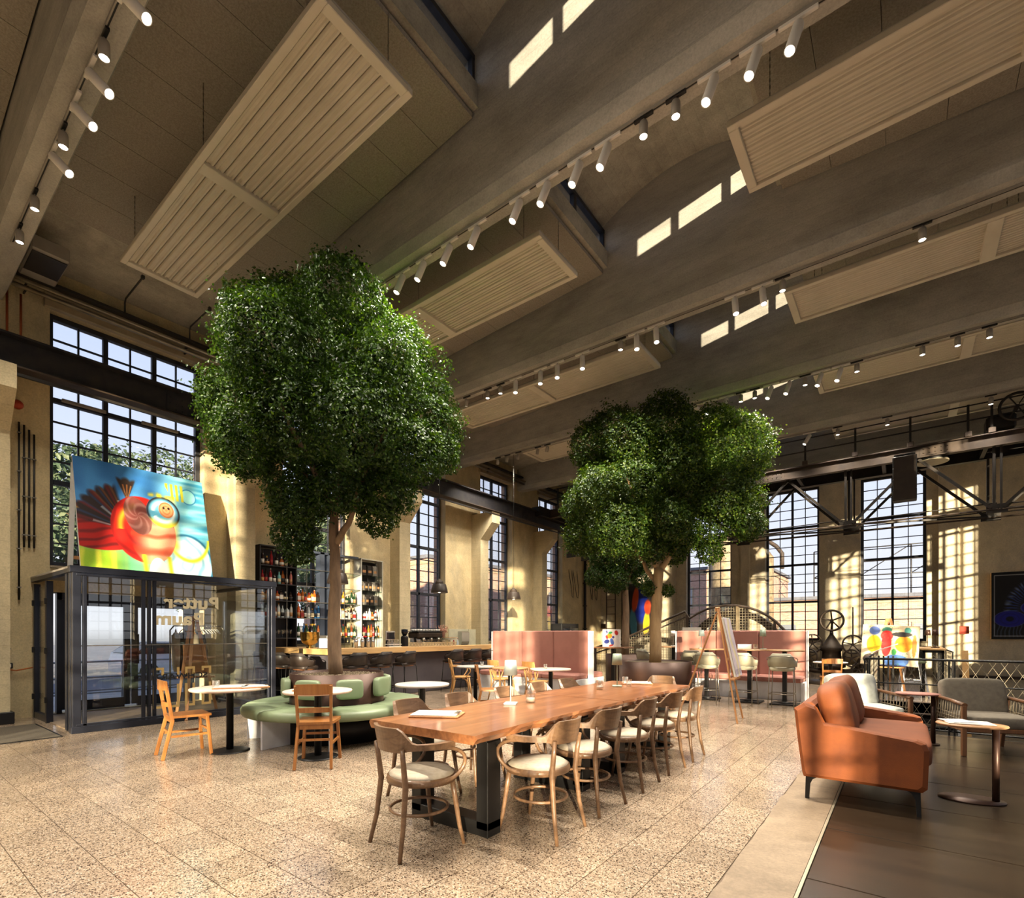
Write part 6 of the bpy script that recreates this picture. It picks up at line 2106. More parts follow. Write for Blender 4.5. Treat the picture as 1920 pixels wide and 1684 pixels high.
def branch_tree(t, loc, paths, mat):
    for i, (pts, r0, r1) in enumerate(paths):
        P = [Vector(p) for p in pts]
        fine = []
        for a, b in zip(P[:-1], P[1:]):
            for q in range(3):
                fine.append(a.lerp(b, q / 3))
        fine.append(P[-1])
        rs = [r0 + (r1 - r0) * k / (len(fine) - 1) for k in range(len(fine))]
        fine = [p + Vector((RNG.normal(0, 0.006), RNG.normal(0, 0.006), 0)) for p in fine]
        obj('trunk' if i == 0 else 'branch', MB().tube(fine, rs, 10), mat, t)


T1 = (-6.1, 4.07)
PX1, X1 = 138.6, 631
L1 = [(600, 612, 88, 0.3), (545, 580, 56, 0.0), (660, 600, 72, -0.3), (700, 655, 84, 0.2), (750, 660, 56, 0.0), (520, 640, 66, -0.3),
      (425, 735, 46, 0.1), (465, 775, 66, -0.2), (500, 705, 72, 0.2), (560, 705, 92, -0.5), (640, 715, 110, 0.4), (760, 725, 74, 0.3), (735, 745, 76, -0.4),
      (800, 795, 60, 0.1), (828, 855, 36, 0.0), (780, 860, 54, -0.3), (700, 830, 84, -0.5), (745, 840, 66, 0.3), (600, 815, 84, -0.45), (630, 850, 66, 0.5),
      (450, 840, 52, 0.1), (500, 850, 58, -0.4), (545, 890, 58, 0.1), (600, 900, 56, 0.3), (575, 950, 50, -0.2), (548, 1000, 40, 0.1), (560, 1035, 26, 0.0),
      (690, 905, 58, 0.2), (735, 930, 46, -0.1), (700, 965, 36, 0.2), (655, 935, 44, -0.3), (535, 950, 34, 0.3)]
t = thing('indoor_tree', 'tall leafy indoor tree with clipped cloud crown in the round green bench', 'tree', (T1[0], T1[1], 0.80))
B1 = tree_blobs(T1[0], T1[1], X1, PX1, L1, 1.3, 1)
me = leaf_mesh('foliage', [(x - T1[0], y - T1[1], z - 0.80, a, b, c) for x, y, z, a, b, c in B1], 190000, 0.043, 'leaf', 5)
o = obj('foliage', me, None, t)
o['kind'] = 'stuff'
def loc1(px, py, dz=0.0, T=T1, X0=X1, PPM=PX1, zb=0.80):
    p = RT * ((px - X0) / PPM) + FWD * dz
    return (p[0], p[1], 1.35 + (1189.25 - py) / PPM - zb)
branch_tree(t, T1, [
    ([(0, 0, -0.03), loc1(626, 1180), loc1(630, 1100), loc1(628, 1010), loc1(626, 945), loc1(640, 850, 0.1), loc1(640, 700, 0.15)], 0.098, 0.035),
    ([loc1(629, 1020), loc1(660, 985, -0.1), loc1(690, 900, -0.2), loc1(740, 800, -0.2)], 0.05, 0.018),
    ([loc1(626, 950), loc1(600, 890, -0.2), loc1(560, 800, -0.4), loc1(520, 720, -0.4)], 0.05, 0.016),
    ([loc1(628, 980), loc1(610, 930, 0.3), loc1(560, 880, 0.4), loc1(470, 800, 0.3)], 0.042, 0.014),
    ([loc1(640, 860, 0.1), loc1(690, 780, 0.3), loc1(720, 690, 0.3)], 0.04, 0.014),
    ([loc1(640, 830, 0.1), loc1(600, 740, -0.1), loc1(590, 640, -0.1)], 0.04, 0.014)], 'bark')
# loose twigs at the top and side
mb = MB()
tw = [loc1(510, 540), loc1(490, 520), loc1(520, 525), loc1(565, 530), loc1(820, 660), loc1(835, 690), loc1(580, 520)]
me = leaf_mesh('twig_leaves', [(*p, 0.12, 0.12, 0.12) for p in tw], 700, 0.045, 'leaf', 9, shell=(0.2, 1.0))
o = obj('twig_leaves', me, None, t)
o['kind'] = 'stuff'

T2 = P2
PX2, X2 = 90.7, 1226
L2 = [(1245, 785, 48, 0.0), (1245, 830, 52, -0.2), (1150, 815, 50, 0.0), (1115, 830, 44, 0.1), (1180, 845, 48, -0.3), (1130, 870, 40, 0.3), (1335, 815, 52, 0.0), (1390, 815, 44, 0.1), (1365, 860, 58, -0.3), (1405, 870, 32, 0.2),
      (1320, 860, 50, 0.2), (1250, 885, 54, -0.3), (1210, 910, 52, 0.3), (1120, 935, 52, -0.2), (1090, 950, 34, 0.1), (1175, 925, 54, -0.3), (1290, 925, 50, 0.0), (1340, 930, 54, -0.2), (1395, 940, 44, 0.2), (1400, 985, 30, 0.0),
      (1100, 1000, 40, 0.2), (1150, 1000, 52, -0.3), (1200, 1000, 44, 0.3), (1240, 985, 40, -0.3), (1275, 1000, 38, 0.1), (1330, 985, 42, 0.2), (1215, 1035, 24, -0.2), (1265, 1035, 24, 0.1), (1215, 1105, 14, 0), (1250, 1108, 12, 0), (1340, 1030, 24, 0.2)]
t = thing('indoor_tree', 'second leafy indoor tree with pale forked trunk in the brown steel planter', 'tree', (T2[0], T2[1], 0.77))
B2 = tree_blobs(T2[0], T2[1], X2, PX2, L2, 1.5, 2)
me = leaf_mesh('foliage', [(x - T2[0], y - T2[1], z - 0.77, a, b, c) for x, y, z, a, b, c in B2], 170000, 0.05, 'leaf2', 6)
o = obj('foliage', me, None, t)
o['kind'] = 'stuff'
def loc2(px, py, dz=0.0):
    return loc1(px, py, dz, T2, X2, PX2, 0.77)
branch_tree(t, T2, [
    ([(0, 0, -0.03), loc2(1227, 1180), loc2(1230, 1110), loc2(1234, 1066)], 0.125, 0.10),
    ([loc2(1233, 1075), loc2(1252, 1045), loc2(1275, 1015, 0.1), loc2(1300, 930, 0.2)], 0.075, 0.025),
    ([loc2(1233, 1075), loc2(1222, 1040), loc2(1205, 1000, -0.1), loc2(1170, 900, -0.2)], 0.07, 0.022),
    ([loc2(1229, 1095), loc2(1212, 1065, 0.1), loc2(1200, 1035, 0.2), loc2(1150, 960, 0.3)], 0.05, 0.018),
    ([loc2(1245, 1050), loc2(1247, 960, 0.1), loc2(1245, 850, 0.1)], 0.05, 0.02)], 'bark_pale')
T3 = (-6.38, 13.74)
PX3, X3 = 65.0, 1172
L3 = [(1140, 1045, 32, 0.0), (1185, 1050, 34, 0.2), (1165, 1005, 40, 0.0), (1120, 1080, 22, 0.0), (1205, 1085, 20, 0.0), (1150, 1090, 24, -0.2), (1190, 980, 36, 0.1), (1130, 990, 36, 0.2), (1160, 930, 44, 0)]
t = thing('indoor_tree', 'third thin indoor tree with dark trunk behind the pink booth', 'tree', (T3[0], T3[1], 0.75))
B3 = tree_blobs(T3[0], T3[1], X3, PX3, L3, 1.2, 3)
me = leaf_mesh('foliage', [(x - T3[0], y - T3[1], z - 0.75, a, b, c) for x, y, z, a, b, c in B3], 45000, 0.055, 'leaf', 7)
o = obj('foliage', me, None, t)
o['kind'] = 'stuff'
branch_tree(t, T3, [([(0, 0, -0.03), (0.02, 0, 1.2), (0, 0.03, 2.4), (0.03, 0, 3.4)], 0.12, 0.05), ([(0, 0.02, 2.0), (-0.4, 0.1, 2.8), (-0.7, 0.2, 3.4)], 0.05, 0.02), ([(0, 0.02, 2.1), (0.4, 0.2, 2.7), (0.6, 0.2, 3.3)], 0.05, 0.02)], 'bark')

# ================================================================== CRANE BRIDGE
GX0, GX1 = -10.35, 5.4
t = thing('crane_bridge', 'old black riveted overhead crane bridge with walkway rail and hanging trusses', 'crane bridge', (-2.5, 16.3, 5.75))
def g(name, mb, mat='gantry'):
    mb.v = [(x + 2.5, y - 16.3, z - 5.75) for x, y, z in mb.v]
    return obj(name, mb, mat, t)
for k, y in enumerate((15.75, 16.85)):
    g('girder', MB().box(((GX0 + GX1) / 2, y, 5.72), (GX1 - GX0, 0.03, 0.26)).box(((GX0 + GX1) / 2, y, 5.86), (GX1 - GX0, 0.16, 0.025)).box(((GX0 + GX1) / 2, y, 5.585), (GX1 - GX0, 0.16, 0.025)), 'rust' if k == 0 else 'gantry')
g('walkway', MB().box(((GX0 + GX1) / 2, 16.3, 5.90), (GX1 - GX0, 1.0, 0.03)), 'gantry')
for x in np.arange(-9.9, 5.3, 1.9):
    g('cross_tie', MB().box((x, 16.3, 5.66), (0.08, 1.1, 0.12)))
for x in (-9.93, -8.8, -7.68, -6.55, -5.43, -4.32, -3.22, -2.10, -0.98, 0.13, 1.18, 1.58, 2.7, 3.8, 4.9):
    p = g('rail_post', MB().box((x, 15.74, 6.26), (0.045, 0.045, 0.72)))
    q = MB().box((x, 15.70, 5.93), (0.13, 0.09, 0.12), 0.01)
    q.v = [(a + 2.5, b - 16.3, c - 5.75) for a, b, c in q.v]
    obj('post_foot', q, 'rust', p)
for z in (6.60, 6.26):
    g('handrail', MB().tube([(GX0, 15.74, z), (GX1, 15.74, z)], 0.017, 8))
for x in (-2.9, -6.4, 0.6):
    mb = MB()
    for a in range(5):
        for b in range(2):
            mb.lathe([(0.016, 0), (0.01, 0.014), (0.0001, 0.016)], 6, xf=Matrix.Translation((x - 0.22 + a * 0.11, 15.73, 5.68 + b * 0.09)) @ Matrix.Rotation(PI / 2, 4, 'X'))
    mb.box((x, 15.735, 5.725), (0.6, 0.012, 0.2))
    g('rivet_plate', mb, 'rust')
bot = [-9.4, -6.65, -3.9, -1.14, 1.67, 4.45]
for y in (15.78, 16.82):
    for i, bx_ in enumerate(bot):
        g('hanger_post', MB().bar((bx_ - 0.05, y, 5.6), (bx_ - 0.05, y, 4.15), 0.05, 0.06).bar((bx_ + 0.07, y, 5.6), (bx_ + 0.07, y, 4.15), 0.04, 0.05))
        g('node_plate', MB().box((bx_, y, 4.18), (0.36, 0.03, 0.20)))
        for s in (-1, 1):
            tx = bx_ + s * 1.38
            if GX0 < tx < GX1:
                g('diagonal', MB().bar((tx, y, 5.56), (bx_ + s * 0.1, y, 4.2), 0.05, 0.06))
    for a, b in zip(bot[:-1], bot[1:]):
        g('tie_rod', MB().tube([(a, y, 4.16), (b, y, 4.16)], 0.022, 8), 'rust')
        g('tie_rod', MB().tube([(a, y, 4.26), (b, y, 4.30)], 0.014, 6), 'gantry')
for a, b in zip(bot[:-1], bot[1:]):
    g('wind_brace', MB().bar((a, 15.78, 4.18), (b, 16.82, 4.18), 0.05, 0.04))
g('end_carriage', MB().box((-10.45, 16.3, 5.74), (0.4, 2.4, 0.34), 0.02))
for y in (15.35, 17.25):
    g('rail_wheel', MB().tube([(-10.54, y, 5.70), (-10.42, y, 5.70)], 0.16, 18), 'rust')
mb = MB().tube([(1.95, 15.7, 6.33 + 0.0) for _ in range(1)] + [(1.95, 15.7, 6.34)], 0.01, 4)
hw = g('hand_wheel', MB().tube([(1.98 + 0.29 * math.cos(a), 15.62, 6.34 + 0.29 * math.sin(a)) for a in np.linspace(0, 2 * PI, 25)[:-1]], 0.03, 8, True), 'gantry')
mb = MB()
for a in np.linspace(0, PI, 4)[:-1]:
    mb.bar((1.98 + 0.28 * math.cos(a), 15.62, 6.34 + 0.28 * math.sin(a)), (1.98 - 0.28 * math.cos(a), 15.62, 6.34 - 0.28 * math.sin(a)), 0.03, 0.02)
g('wheel_spokes', mb)
g('drive_motor', MB().box((1.75, 16.1, 6.13), (0.5, 0.5, 0.34), 0.04).tube([(1.98, 15.6, 6.34), (1.98, 16.2, 6.34)], 0.04, 10))
t = thing('loudspeaker', 'tall black line array loudspeaker hanging below the crane bridge', 'loudspeaker', (0.02, 15.35, 5.58))
for k in range(4):
    obj('cabinet', MB().box((0, -0.01 * k, -0.16 - 0.262 * k), (0.46, 0.34, 0.25), 0.012), 'letter_black', t)
obj('grille', MB().box((0, -0.20, -0.55), (0.42, 0.02, 1.0), 0.004), 'dark_leather', t)
obj('flying_bar', MB().box((0, 0.05, 0.0), (0.40, 0.4, 0.04), 0.004).bar((0, 0.2, 0.0), (0, 0.32, 0.06), 0.03, 0.03), 'black', t)
t = thing('round_spotlight', 'flat round black lamp hanging under the crane bridge next to the loudspeaker', 'lamp', (0.55, 16.0, 5.50))
obj('housing', MB().lathe([(0.0001, 0), (0.30, 0.0), (0.31, 0.03), (0.26, 0.16), (0.1, 0.22), (0.0001, 0.22)], 28), 'black', t)
obj('rim', MB().lathe([(0.30, -0.012), (0.318, -0.006), (0.318, 0.02), (0.30, 0.014)], 28), 'mesh_steel', t)

# ================================================================== OLD MACHINES, FLYWHEEL, GUARD
def wheel(mb, c, R, r, nsp, axis='y', tilt=0.0):
    c = Vector(c)
    m = Matrix.Rotation(tilt, 3, 'Z')
    def P(a, rr):
        v = Vector((rr * math.cos(a), 0, rr * math.sin(a))) if axis == 'y' else Vector((rr * math.cos(a), rr * math.sin(a), 0))
        return c + m @ v
    mb.tube([P(a, R) for a in np.linspace(0, 2 * PI, 29)[:-1]], r, 8, True)
    for k in range(nsp):
        a = 2 * PI * k / nsp + 0.3
        mb.tube([P(a, R * 0.12), P(a + 0.1, R)], r * 0.7, 6)
    mb.lathe([(R * 0.16, -r * 1.4), (R * 0.16, r * 1.4)], 10, (0, 0, 0), True, 1, 1, Matrix.Translation(c) @ (Matrix.Rotation(PI / 2, 4, 'X') if axis == 'y' else Matrix.Identity(4)))
    return mb
t = thing('old_pump', 'dark cast iron pump machine with handwheels standing by the far wall', 'machine', (-1.56, 16.4, 0))
obj('base_plate', MB().lathe([(0.62, 0), (0.64, 0.03), (0.60, 0.07), (0.3, 0.09)], 24), 'machine', t)
obj('column', MB().lathe([(0.30, 0.05), (0.26, 0.2), (0.24, 0.42), (0.33, 0.46), (0.33, 0.52), (0.24, 0.56), (0.22, 0.88), (0.30, 0.92), (0.31, 1.0), (0.20, 1.08), (0.12, 1.22), (0.05, 1.34), (0.04, 1.46)], 20), 'machine', t)
obj('hand_wheel', wheel(MB(), (0.02, -0.15, 1.72), 0.27, 0.028, 5), 'machine', t)
obj('spindle', MB().tube([(0, 0, 1.4), (0.02, -0.02, 1.72), (0.02, -0.2, 1.72)], 0.03, 8), 'machine', t)
obj('cylinder', MB().tube([(-0.85, 0.1, 0.82), (-0.25, 0.1, 0.82)], 0.30, 18), 'machine_pale', t)
obj('cylinder', MB().tube([(0.25, 0.1, 0.80), (0.78, 0.1, 0.80)], 0.28, 18), 'machine_pale', t)
for i, (x, y, z, R) in enumerate(((-0.42, -0.26, 1.10, 0.24), (-0.48, -0.3, 0.74, 0.20), (0.50, -0.26, 1.08, 0.24), (0.48, -0.28, 0.72, 0.22), (0.62, -0.26, 0.42, 0.16))):
    obj('valve_wheel', wheel(MB(), (x, y, z), R, 0.022, 5, 'y', 0.4 * (-1) ** i), 'machine', t)
for s in (-1, 1):
    obj('pipe_bend', MB().tube(bez((s * 0.2, 0, 0.35), (s * 0.6, 0, 0.3), (s * 0.72, -0.1, 0.5), (s * 0.6, -0.1, 0.82), 10), 0.07, 10), 'machine', t)
    obj('foot', MB().box((s * 0.62, 0.1, 0.28), (0.16, 0.4, 0.56), 0.02), 'machine', t)
t = thing('control_cabinet', 'pale weathered metal cabinet right of the iron pump', 'cabinet', (-0.58, 17.0, 0))
obj('body', MB().box((0, 0, 0.5), (0.34, 0.5, 1.0), 0.015), 'machine_pale', t)
obj('door', MB().box((0, -0.255, 0.55), (0.28, 0.012, 0.8), 0.004), 'machine_pale', t)
obj('handle', MB().box((0.09, -0.268, 0.55), (0.02, 0.014, 0.12), 0.003), 'black', t)
t = thing('valve_rod', 'tall thin dark valve rod right of the pump handwheel', 'rod', (-1.10, 16.8, 0))
obj('rod', MB().tube([(0, 0, 0), (0, 0, 1.95)], 0.02, 8), 'machine', t)
obj('rod_tip', MB().box((0, 0, 2.02), (0.03, 0.03, 0.14), 0.004), 'machine', t)

t = thing('flywheel', 'huge iron flywheel behind the wire guard and the pink booth', 'flywheel', (-3.85, 15.6, 0.70))
def rim(R0, R1, hw_):
    mb = MB()
    n = 48
    vs, fs = [], []
    for i in range(n):
        a = 2 * PI * i / n
        for r, y in ((R0, -hw_), (R1, -hw_), (R1, hw_), (R0, hw_)):
            vs.append((r * math.cos(a), y, r * math.sin(a)))
    for i in range(n):
        j = (i + 1) % n
        for q in range(4):
            fs.append((i * 4 + q, i * 4 + (q + 1) % 4, j * 4 + (q + 1) % 4, j * 4 + q))
    return mb.add(vs, fs)
obj('rim', rim(1.16, 1.34, 0.11), 'machine', t)
obj('hub', MB().tube([(0, -0.16, 0), (0, 0.16, 0)], 0.20, 18), 'machine', t)
for k in range(6):
    a = 2 * PI * k / 6 + 0.4
    p = bez((0.18 * math.cos(a), 0, 0.18 * math.sin(a)), (0.6 * math.cos(a + 0.2), 0, 0.6 * math.sin(a + 0.2)), (0.9 * math.cos(a + 0.2), 0, 0.9 * math.sin(a + 0.2)), (1.18 * math.cos(a), 0, 1.18 * math.sin(a)), 8)
    obj('spoke', MB().tube(p, [0.085, 0.08, 0.075, 0.07, 0.065, 0.065, 0.07, 0.075, 0.08], 8), 'machine', t)
obj('bearing_block', MB().box((0, 0.34, -0.36), (0.5, 0.24, 0.68), 0.03), 'machine', t)
obj('floor_slot', MB().box((0, 0, -0.69), (2.9, 0.4, 0.02)), 'black', t)
GY = 15.25
arcp = [(-8.2, 0.88), (-7.05, 1.24), (-5.16, 2.03)] + [(-3.95 + 1.72 * math.cos(a), 0.55 + 1.62 * math.sin(a)) for a in np.linspace(2.25, 0.45, 12)]
t = thing('machine_guard', 'wire mesh guard with a sloping and arched top rail in front of the flywheel', 'guard fence', (-5.3, GY, 0))
def gg(n, mb, mat):
    mb.v = [(x + 5.3, y - GY, z) for x, y, z in mb.v]
    return obj(n, mb, mat, t)
gg('top_rail', MB().tube([(x, GY, z) for x, z in arcp], 0.035, 8), 'rust')
gg('second_rail', MB().tube([(x, GY, z - 0.17) for x, z in arcp[:3]], 0.022, 8), 'rust')
def topz(x):
    for (a, za), (b, zb) in zip(arcp[:-1], arcp[1:]):
        if a <= x <= b:
            return za + (zb - za) * (x - a) / (b - a)
    return 0.9
for x in (-8.15, -7.1, -6.0, -5.1, -4.2, -3.7, -2.75):
    gg('post', MB().box((x, GY, topz(x) / 2), (0.07, 0.05, topz(x) - 0.02)), 'machine_pale' if x in (-4.2, -3.7, -7.1) else 'rust')
mb = MB()
for x in np.arange(-8.15, -2.55, 0.075):
    h = topz(x)
    mb.box((x, GY + 0.03, 0.1 + (h - 0.14) / 2), (0.010, 0.008, h - 0.14))
for z in np.arange(0.12, 2.1, 0.075):
    xs = [x for x in np.arange(-8.15, -2.5, 0.05) if topz(x) > z + 0.04]
    if xs:
        mb.box(((xs[0] + xs[-1]) / 2, GY + 0.03, z), (xs[-1] - xs[0], 0.008, 0.010))
o = gg('wire_mesh', mb, 'mesh_steel')
o['kind'] = 'stuff'
t = thing('notice_sheet', 'white notice sheet with grey print on the wire guard', 'notice', (-4.95, GY - 0.06, 0.95))
obj('sheet', MB().box((0, 0, 0.3), (0.55, 0.006, 0.6), 0.001), 'paper', t)
obj('print_block', MB().box((-0.05, -0.005, 0.42), (0.34, 0.003, 0.07)).box((-0.05, -0.005, 0.28), (0.34, 0.003, 0.03)), 'spot_grey', t)

# ================================================================== RAILINGS, STAIR
def railing(name, lab, pts, posts, h=1.0, mesh=True):
    t = thing(name, lab, 'railing', (pts[0][0], pts[0][1], 0))
    ox_, oy_ = pts[0]
    L = Vector((pts[1][0] - ox_, pts[1][1] - oy_, 0))
    n = L.normalized()
    ln = L.length
    for z, r in ((h, 0.016), (0.66, 0.009), (0.05, 0.012)):
        obj('rail_bar', MB().tube([(0, 0, z), tuple(L + Vector((0, 0, z)))], r, 8), 'black', t)
    for s in posts:
        p = n * s
        obj('post', MB().box((p.x - n.x * 0.025, p.y - n.y * 0.025, h / 2), (0.02, 0.05, h)).box((p.x + n.x * 0.03, p.y + n.y * 0.03, h / 2), (0.02, 0.05, h)), 'black', t)
    if mesh:
        mb = MB()
        st = 0.11
        k = int(ln / st)
        for i in range(-9, k + 1):
            for sg in (1, -1):
                a0 = i * st if sg == 1 else i * st + 0.92 * 0.55
                b0 = a0 + sg * 0.92 * 0.55
                za, zb = 0.06, 0.98
                lo_, hi_ = min(a0, b0), max(a0, b0)
                if lo_ < 0 or hi_ > ln:
                    continue
                pa, pb = n * a0, n * b0
                mb.bar((pa.x, pa.y, za), (pb.x, pb.y, zb), 0.0028, 0.0028)
        o = obj('wire_net', mb, 'mesh_steel', t)
        o['kind'] = 'stuff'
    return t
railing('steel_railing', 'black steel railing with wire net along the stair opening behind the lounge chairs', [(-0.44, 9.0), (4.2, 9.0)], (0.02, 0.95, 2.4, 4.6))
railing('steel_railing', 'black steel railing with wire net along the left side of the stair opening', [(-0.42, 9.1), (-0.42, 13.0)], (0.03, 1.9, 3.85))
railing('steel_railing', 'black steel railing with wire net along the edge of the far floor', [(0.76, 13.1), (0.76, 21.4)], (0.03, 2.0, 4.0, 6.0, 8.2))
t = thing('info_panel', 'slanted white info panel on a dark slatted stand at the railing corner', 'info panel', (-0.33, 13.2, 0))
for k in range(5):
    obj('slat', MB().box((-0.16 + 0.08 * k, 0, 0.45), (0.03, 0.06, 0.9)), 'black', t)
obj('sloping_panel', MB().prism([(-0.26, 0.93), (0.24, 1.14), (0.24, 1.16), (-0.26, 0.95)], -0.16, 0.16, 'y'), 'paper', t)
t = thing('stair_flight', 'dark steel stair going down into the opening behind the railing', 'stair', (0.2, 11.0, 0))
for k in range(10):
    obj('tread', MB().box((0.05, 1.6 - 0.27 * k, -0.2 - 0.19 * k), (1.0, 0.28, 0.035)).box((0.05, 1.47 - 0.27 * k, -0.19 - 0.19 * k), (1.0, 0.02, 0.05)), 'black' if k % 2 else 'rust', t)
for s in (-0.5, 0.6):
    obj('stringer', MB().bar((s, 1.8, -0.15), (s, -1.2, -2.2), 0.05, 0.25, (0, 0, 1)), 'black', t)
mb = MB()
for k in range(8):
    mb.box((2.6, 21.6 - 0.0, -0.35 - 0.26 * k), (6.0, 0.04, 0.02))
tag(obj('wall_ledge', MB().box((3.2, 21.6, 0.02), (4.2, 0.2, 0.08), 0.01), 'rust'), 'rusty ledge low on the far wall above the stair opening', 'ledge')

# ================================================================== FAR FLOOR FURNITURE
rb = None
for wi, (a, b, *_r) in enumerate(FW[1:]):
    t = thing('radiator', 'cream column radiator under the far window %s' % ('behind the flywheel' if wi == 0 else 'behind the easel'), 'radiator', ((a + b) / 2, 21.52, 0))
    if rb is None:
        rb = MB().box((0, 0, 0.47), (0.038, 0.16, 0.72), 0.016).mesh('radiator_column', 'radiator')
    for k in range(26):
        obj('radiator_column', rb, None, t, (-0.85 + 0.068 * k, 0, 0))
    obj('pipe', MB().tube([(-0.9, 0, 0.16), (0.9, 0, 0.16)], 0.02, 8).tube([(-0.9, 0, 0.78), (0.9, 0, 0.78)], 0.02, 8).box((-0.8, 0, 0.06), (0.05, 0.12, 0.12)).box((0.8, 0, 0.06), (0.05, 0.12, 0.12)), 'radiator', t)
def easel_art(u, v):
    n = noise2(u, v, 8, 4)
    c = np.zeros(u.shape + (3,)) + np.array([226, 206, 168]) / 255
    for cu, cv, a, b, col in ((0.22, 0.86, 0.10, 0.11, (88, 110, 170)), (0.44, 0.88, 0.09, 0.08, (70, 130, 110)), (0.80, 0.88, 0.06, 0.08, (60, 120, 112)), (0.22, 0.52, 0.13, 0.22, (232, 200, 36)), (0.44, 0.52, 0.09, 0.30, (190, 36, 36)),
                              (0.44, 0.74, 0.11, 0.13, (196, 40, 38)), (0.74, 0.54, 0.15, 0.20, (236, 150, 34)), (0.70, 0.78, 0.18, 0.06, (44, 42, 44)), (0.16, 0.14, 0.12, 0.13, (52, 40, 40)), (0.62, 0.12, 0.22, 0.16, (72, 110, 176)),
                              (0.58, 0.34, 0.045, 0.08, (60, 140, 70)), (0.92, 0.5, 0.04, 0.28, (222, 110, 50)), (0.6, -0.02, 0.3, 0.05, (40, 60, 110))):
        m, q, an = ell(u, v, cu, cv, a, b, 0, 0.08)
        c = lerp(c, m * (0.85 + 0.3 * n), col)
    c = lerp(c, (noise2(u, v, 30, 8) > 0.87) * 0.5, (60, 120, 70))
    return c
EX, EYv = -0.26, 13.75
easel('easel', 'wooden easel carrying a painting with yellow, red and orange shapes', (EX, EYv, 0), PI, 1.66)
t = thing('easel_painting', 'painting of yellow, red and orange shapes standing on the easel before the far window', 'painting', (EX, EYv - 0.06, 0.68), 0)
xf = math.radians(-12)
c = obj('canvas', art_mesh('canvas', 1.0, 0.88, 90, 80, easel_art), None, t, (0, -0.02, 0))
c.rotation_euler = (xf, 0.05, 0)
c = obj('stretcher', MB().box((0, 0.0, 0.44), (1.0, 0.03, 0.88), 0.003), 'paper', t)
c.rotation_euler = (xf, 0.05, 0)
easel('easel', 'plain wooden easel seen from the side before the cream bar stools', (-2.02, 8.50, 0), math.radians(-84), 1.74)
def leaning_art(u, v):
    n = noise2(u * 3, v, 7, 12)
    c = np.zeros(u.shape + (3,)) + np.array([206, 196, 204]) / 255
    c = lerp(c, np.clip(n * 1.4 - 0.5, 0, 1), (160, 150, 170))
    c = lerp(c, np.exp(-((u - 0.5 - 0.15 * np.sin(v * 7)) / 0.12) ** 2) * 0.7, (214, 200, 120))
    c = lerp(c, (np.abs(v - 0.08) < 0.04) * (np.sin(u * 60) > 0) * 0.7, (90, 80, 110))
    return c
t = thing('easel_painting', 'pale lilac picture leaning edge-on on the side-facing easel', 'painting', (-2.06, 8.50, 0.70), math.radians(96))
c = obj('canvas', art_mesh('canvas', 0.62, 0.92, 50, 70, leaning_art), None, t, (0, -0.03, 0))
c.rotation_euler = (math.radians(-11.5), 0, 0)
c = obj('stretcher', MB().box((0, -0.01, 0.46), (0.62, 0.03, 0.92), 0.003), 'paper', t)
c.rotation_euler = (math.radians(-11.5), 0, 0)
t = thing('high_table', 'narrow wooden high table with white chairs by the far railing', 'table', (0.50, 14.9, 0))
obj('tabletop', MB().box((0, 0, 1.03), (0.42, 1.8, 0.04), 0.006), 'oak', t)
for s in (-1, 1):
    obj('leg', MB().box((-0.16, s * 0.8, 0.5), (0.05, 0.05, 1.0)).box((0.16, s * 0.8, 0.5), (0.05, 0.05, 1.0)).box((0, s * 0.8, 0.98), (0.36, 0.05, 0.05)), 'black', t)
def white_chair():
    t = thing('bar_chair', 'x', 'bar chair')
    for sx_ in (-1, 1):
        for sy_ in (-1, 1):
            obj('leg', MB().bar((sx_ * 0.14, sy_ * 0.14, 0.74), (sx_ * 0.24, sy_ * 0.24, 0), 0.035, 0.035), 'white_lacquer', t)
    obj('foot_rest', MB().tube([(0.205, 0.205, 0.27), (-0.205, 0.205, 0.27), (-0.205, -0.205, 0.27), (0.205, -0.205, 0.27)], 0.01, 6, True), 'white_lacquer', t)
    obj('seat', MB().cushion((0, 0, 0.75), (0.46, 0.44, 0.07), 0.4, 8), 'green_leather', t)
    mb = MB()
    ring = [(0.25 * math.sin(a), -0.25 * math.cos(a), 1.0 - 0.09 * max(0, abs(a) - 0.6)) for a in np.linspace(-1.8, 1.8, 17)]
    mb.tube(ring, 0.014, 6)
    for a in np.linspace(-1.7, 1.7, 26):
        mb.tube([(0.25 * math.sin(a), -0.25 * math.cos(a), 1.0 - 0.09 * max(0, abs(a) - 0.6)), (0.20 * math.sin(a + 0.1), -0.20 * math.cos(a + 0.1), 0.77)], 0.006, 4)
    obj('woven_back', mb, 'cream_leather', t)
    return t
wc = white_chair()
for i, (x, y) in enumerate(((0.16, 14.25), (0.14, 14.95), (0.14, 15.6))):
    lb = 'white woven bar chair at the far high table, %s from the front' % ORD[i]
    if i == 0:
        wc.location, wc.rotation_euler.z, wc['label'], wc['group'] = (x, y, 0), -PI / 2 + 0.15, lb, 'white bar chairs'
    else:
        dup(wc, (x, y, 0), -PI / 2 - 0.05, lb, 'white bar chairs')
table_lamp(0.45, 15.55, 1.051, 'corten', 'small dark lamp at the far end of the far high table', 0.40)
table_lamp(0.55, 14.5, 1.051, 'corten', 'small dark lamp at the near end of the far high table', 0.40)
tag(obj('wall_box', MB().box((1.46, 21.6, 1.48), (0.36, 0.14, 0.24), 0.01), 'red'), 'brownish red metal box on the far wall left of the blue painting', 'box')
t = thing('timber_post', 'leaning wooden plank at the railing right of the far high table', 'plank', (0.98, 13.6, -2.6))
obj('plank', MB().bar((0.10, 0, 0), (0.0, 0.12, 3.62), 0.10, 0.04), 'oak', t)
obj('plank_foot', MB().box((0.10, 0, 0.05), (0.16, 0.1, 0.1)), 'oak', t)
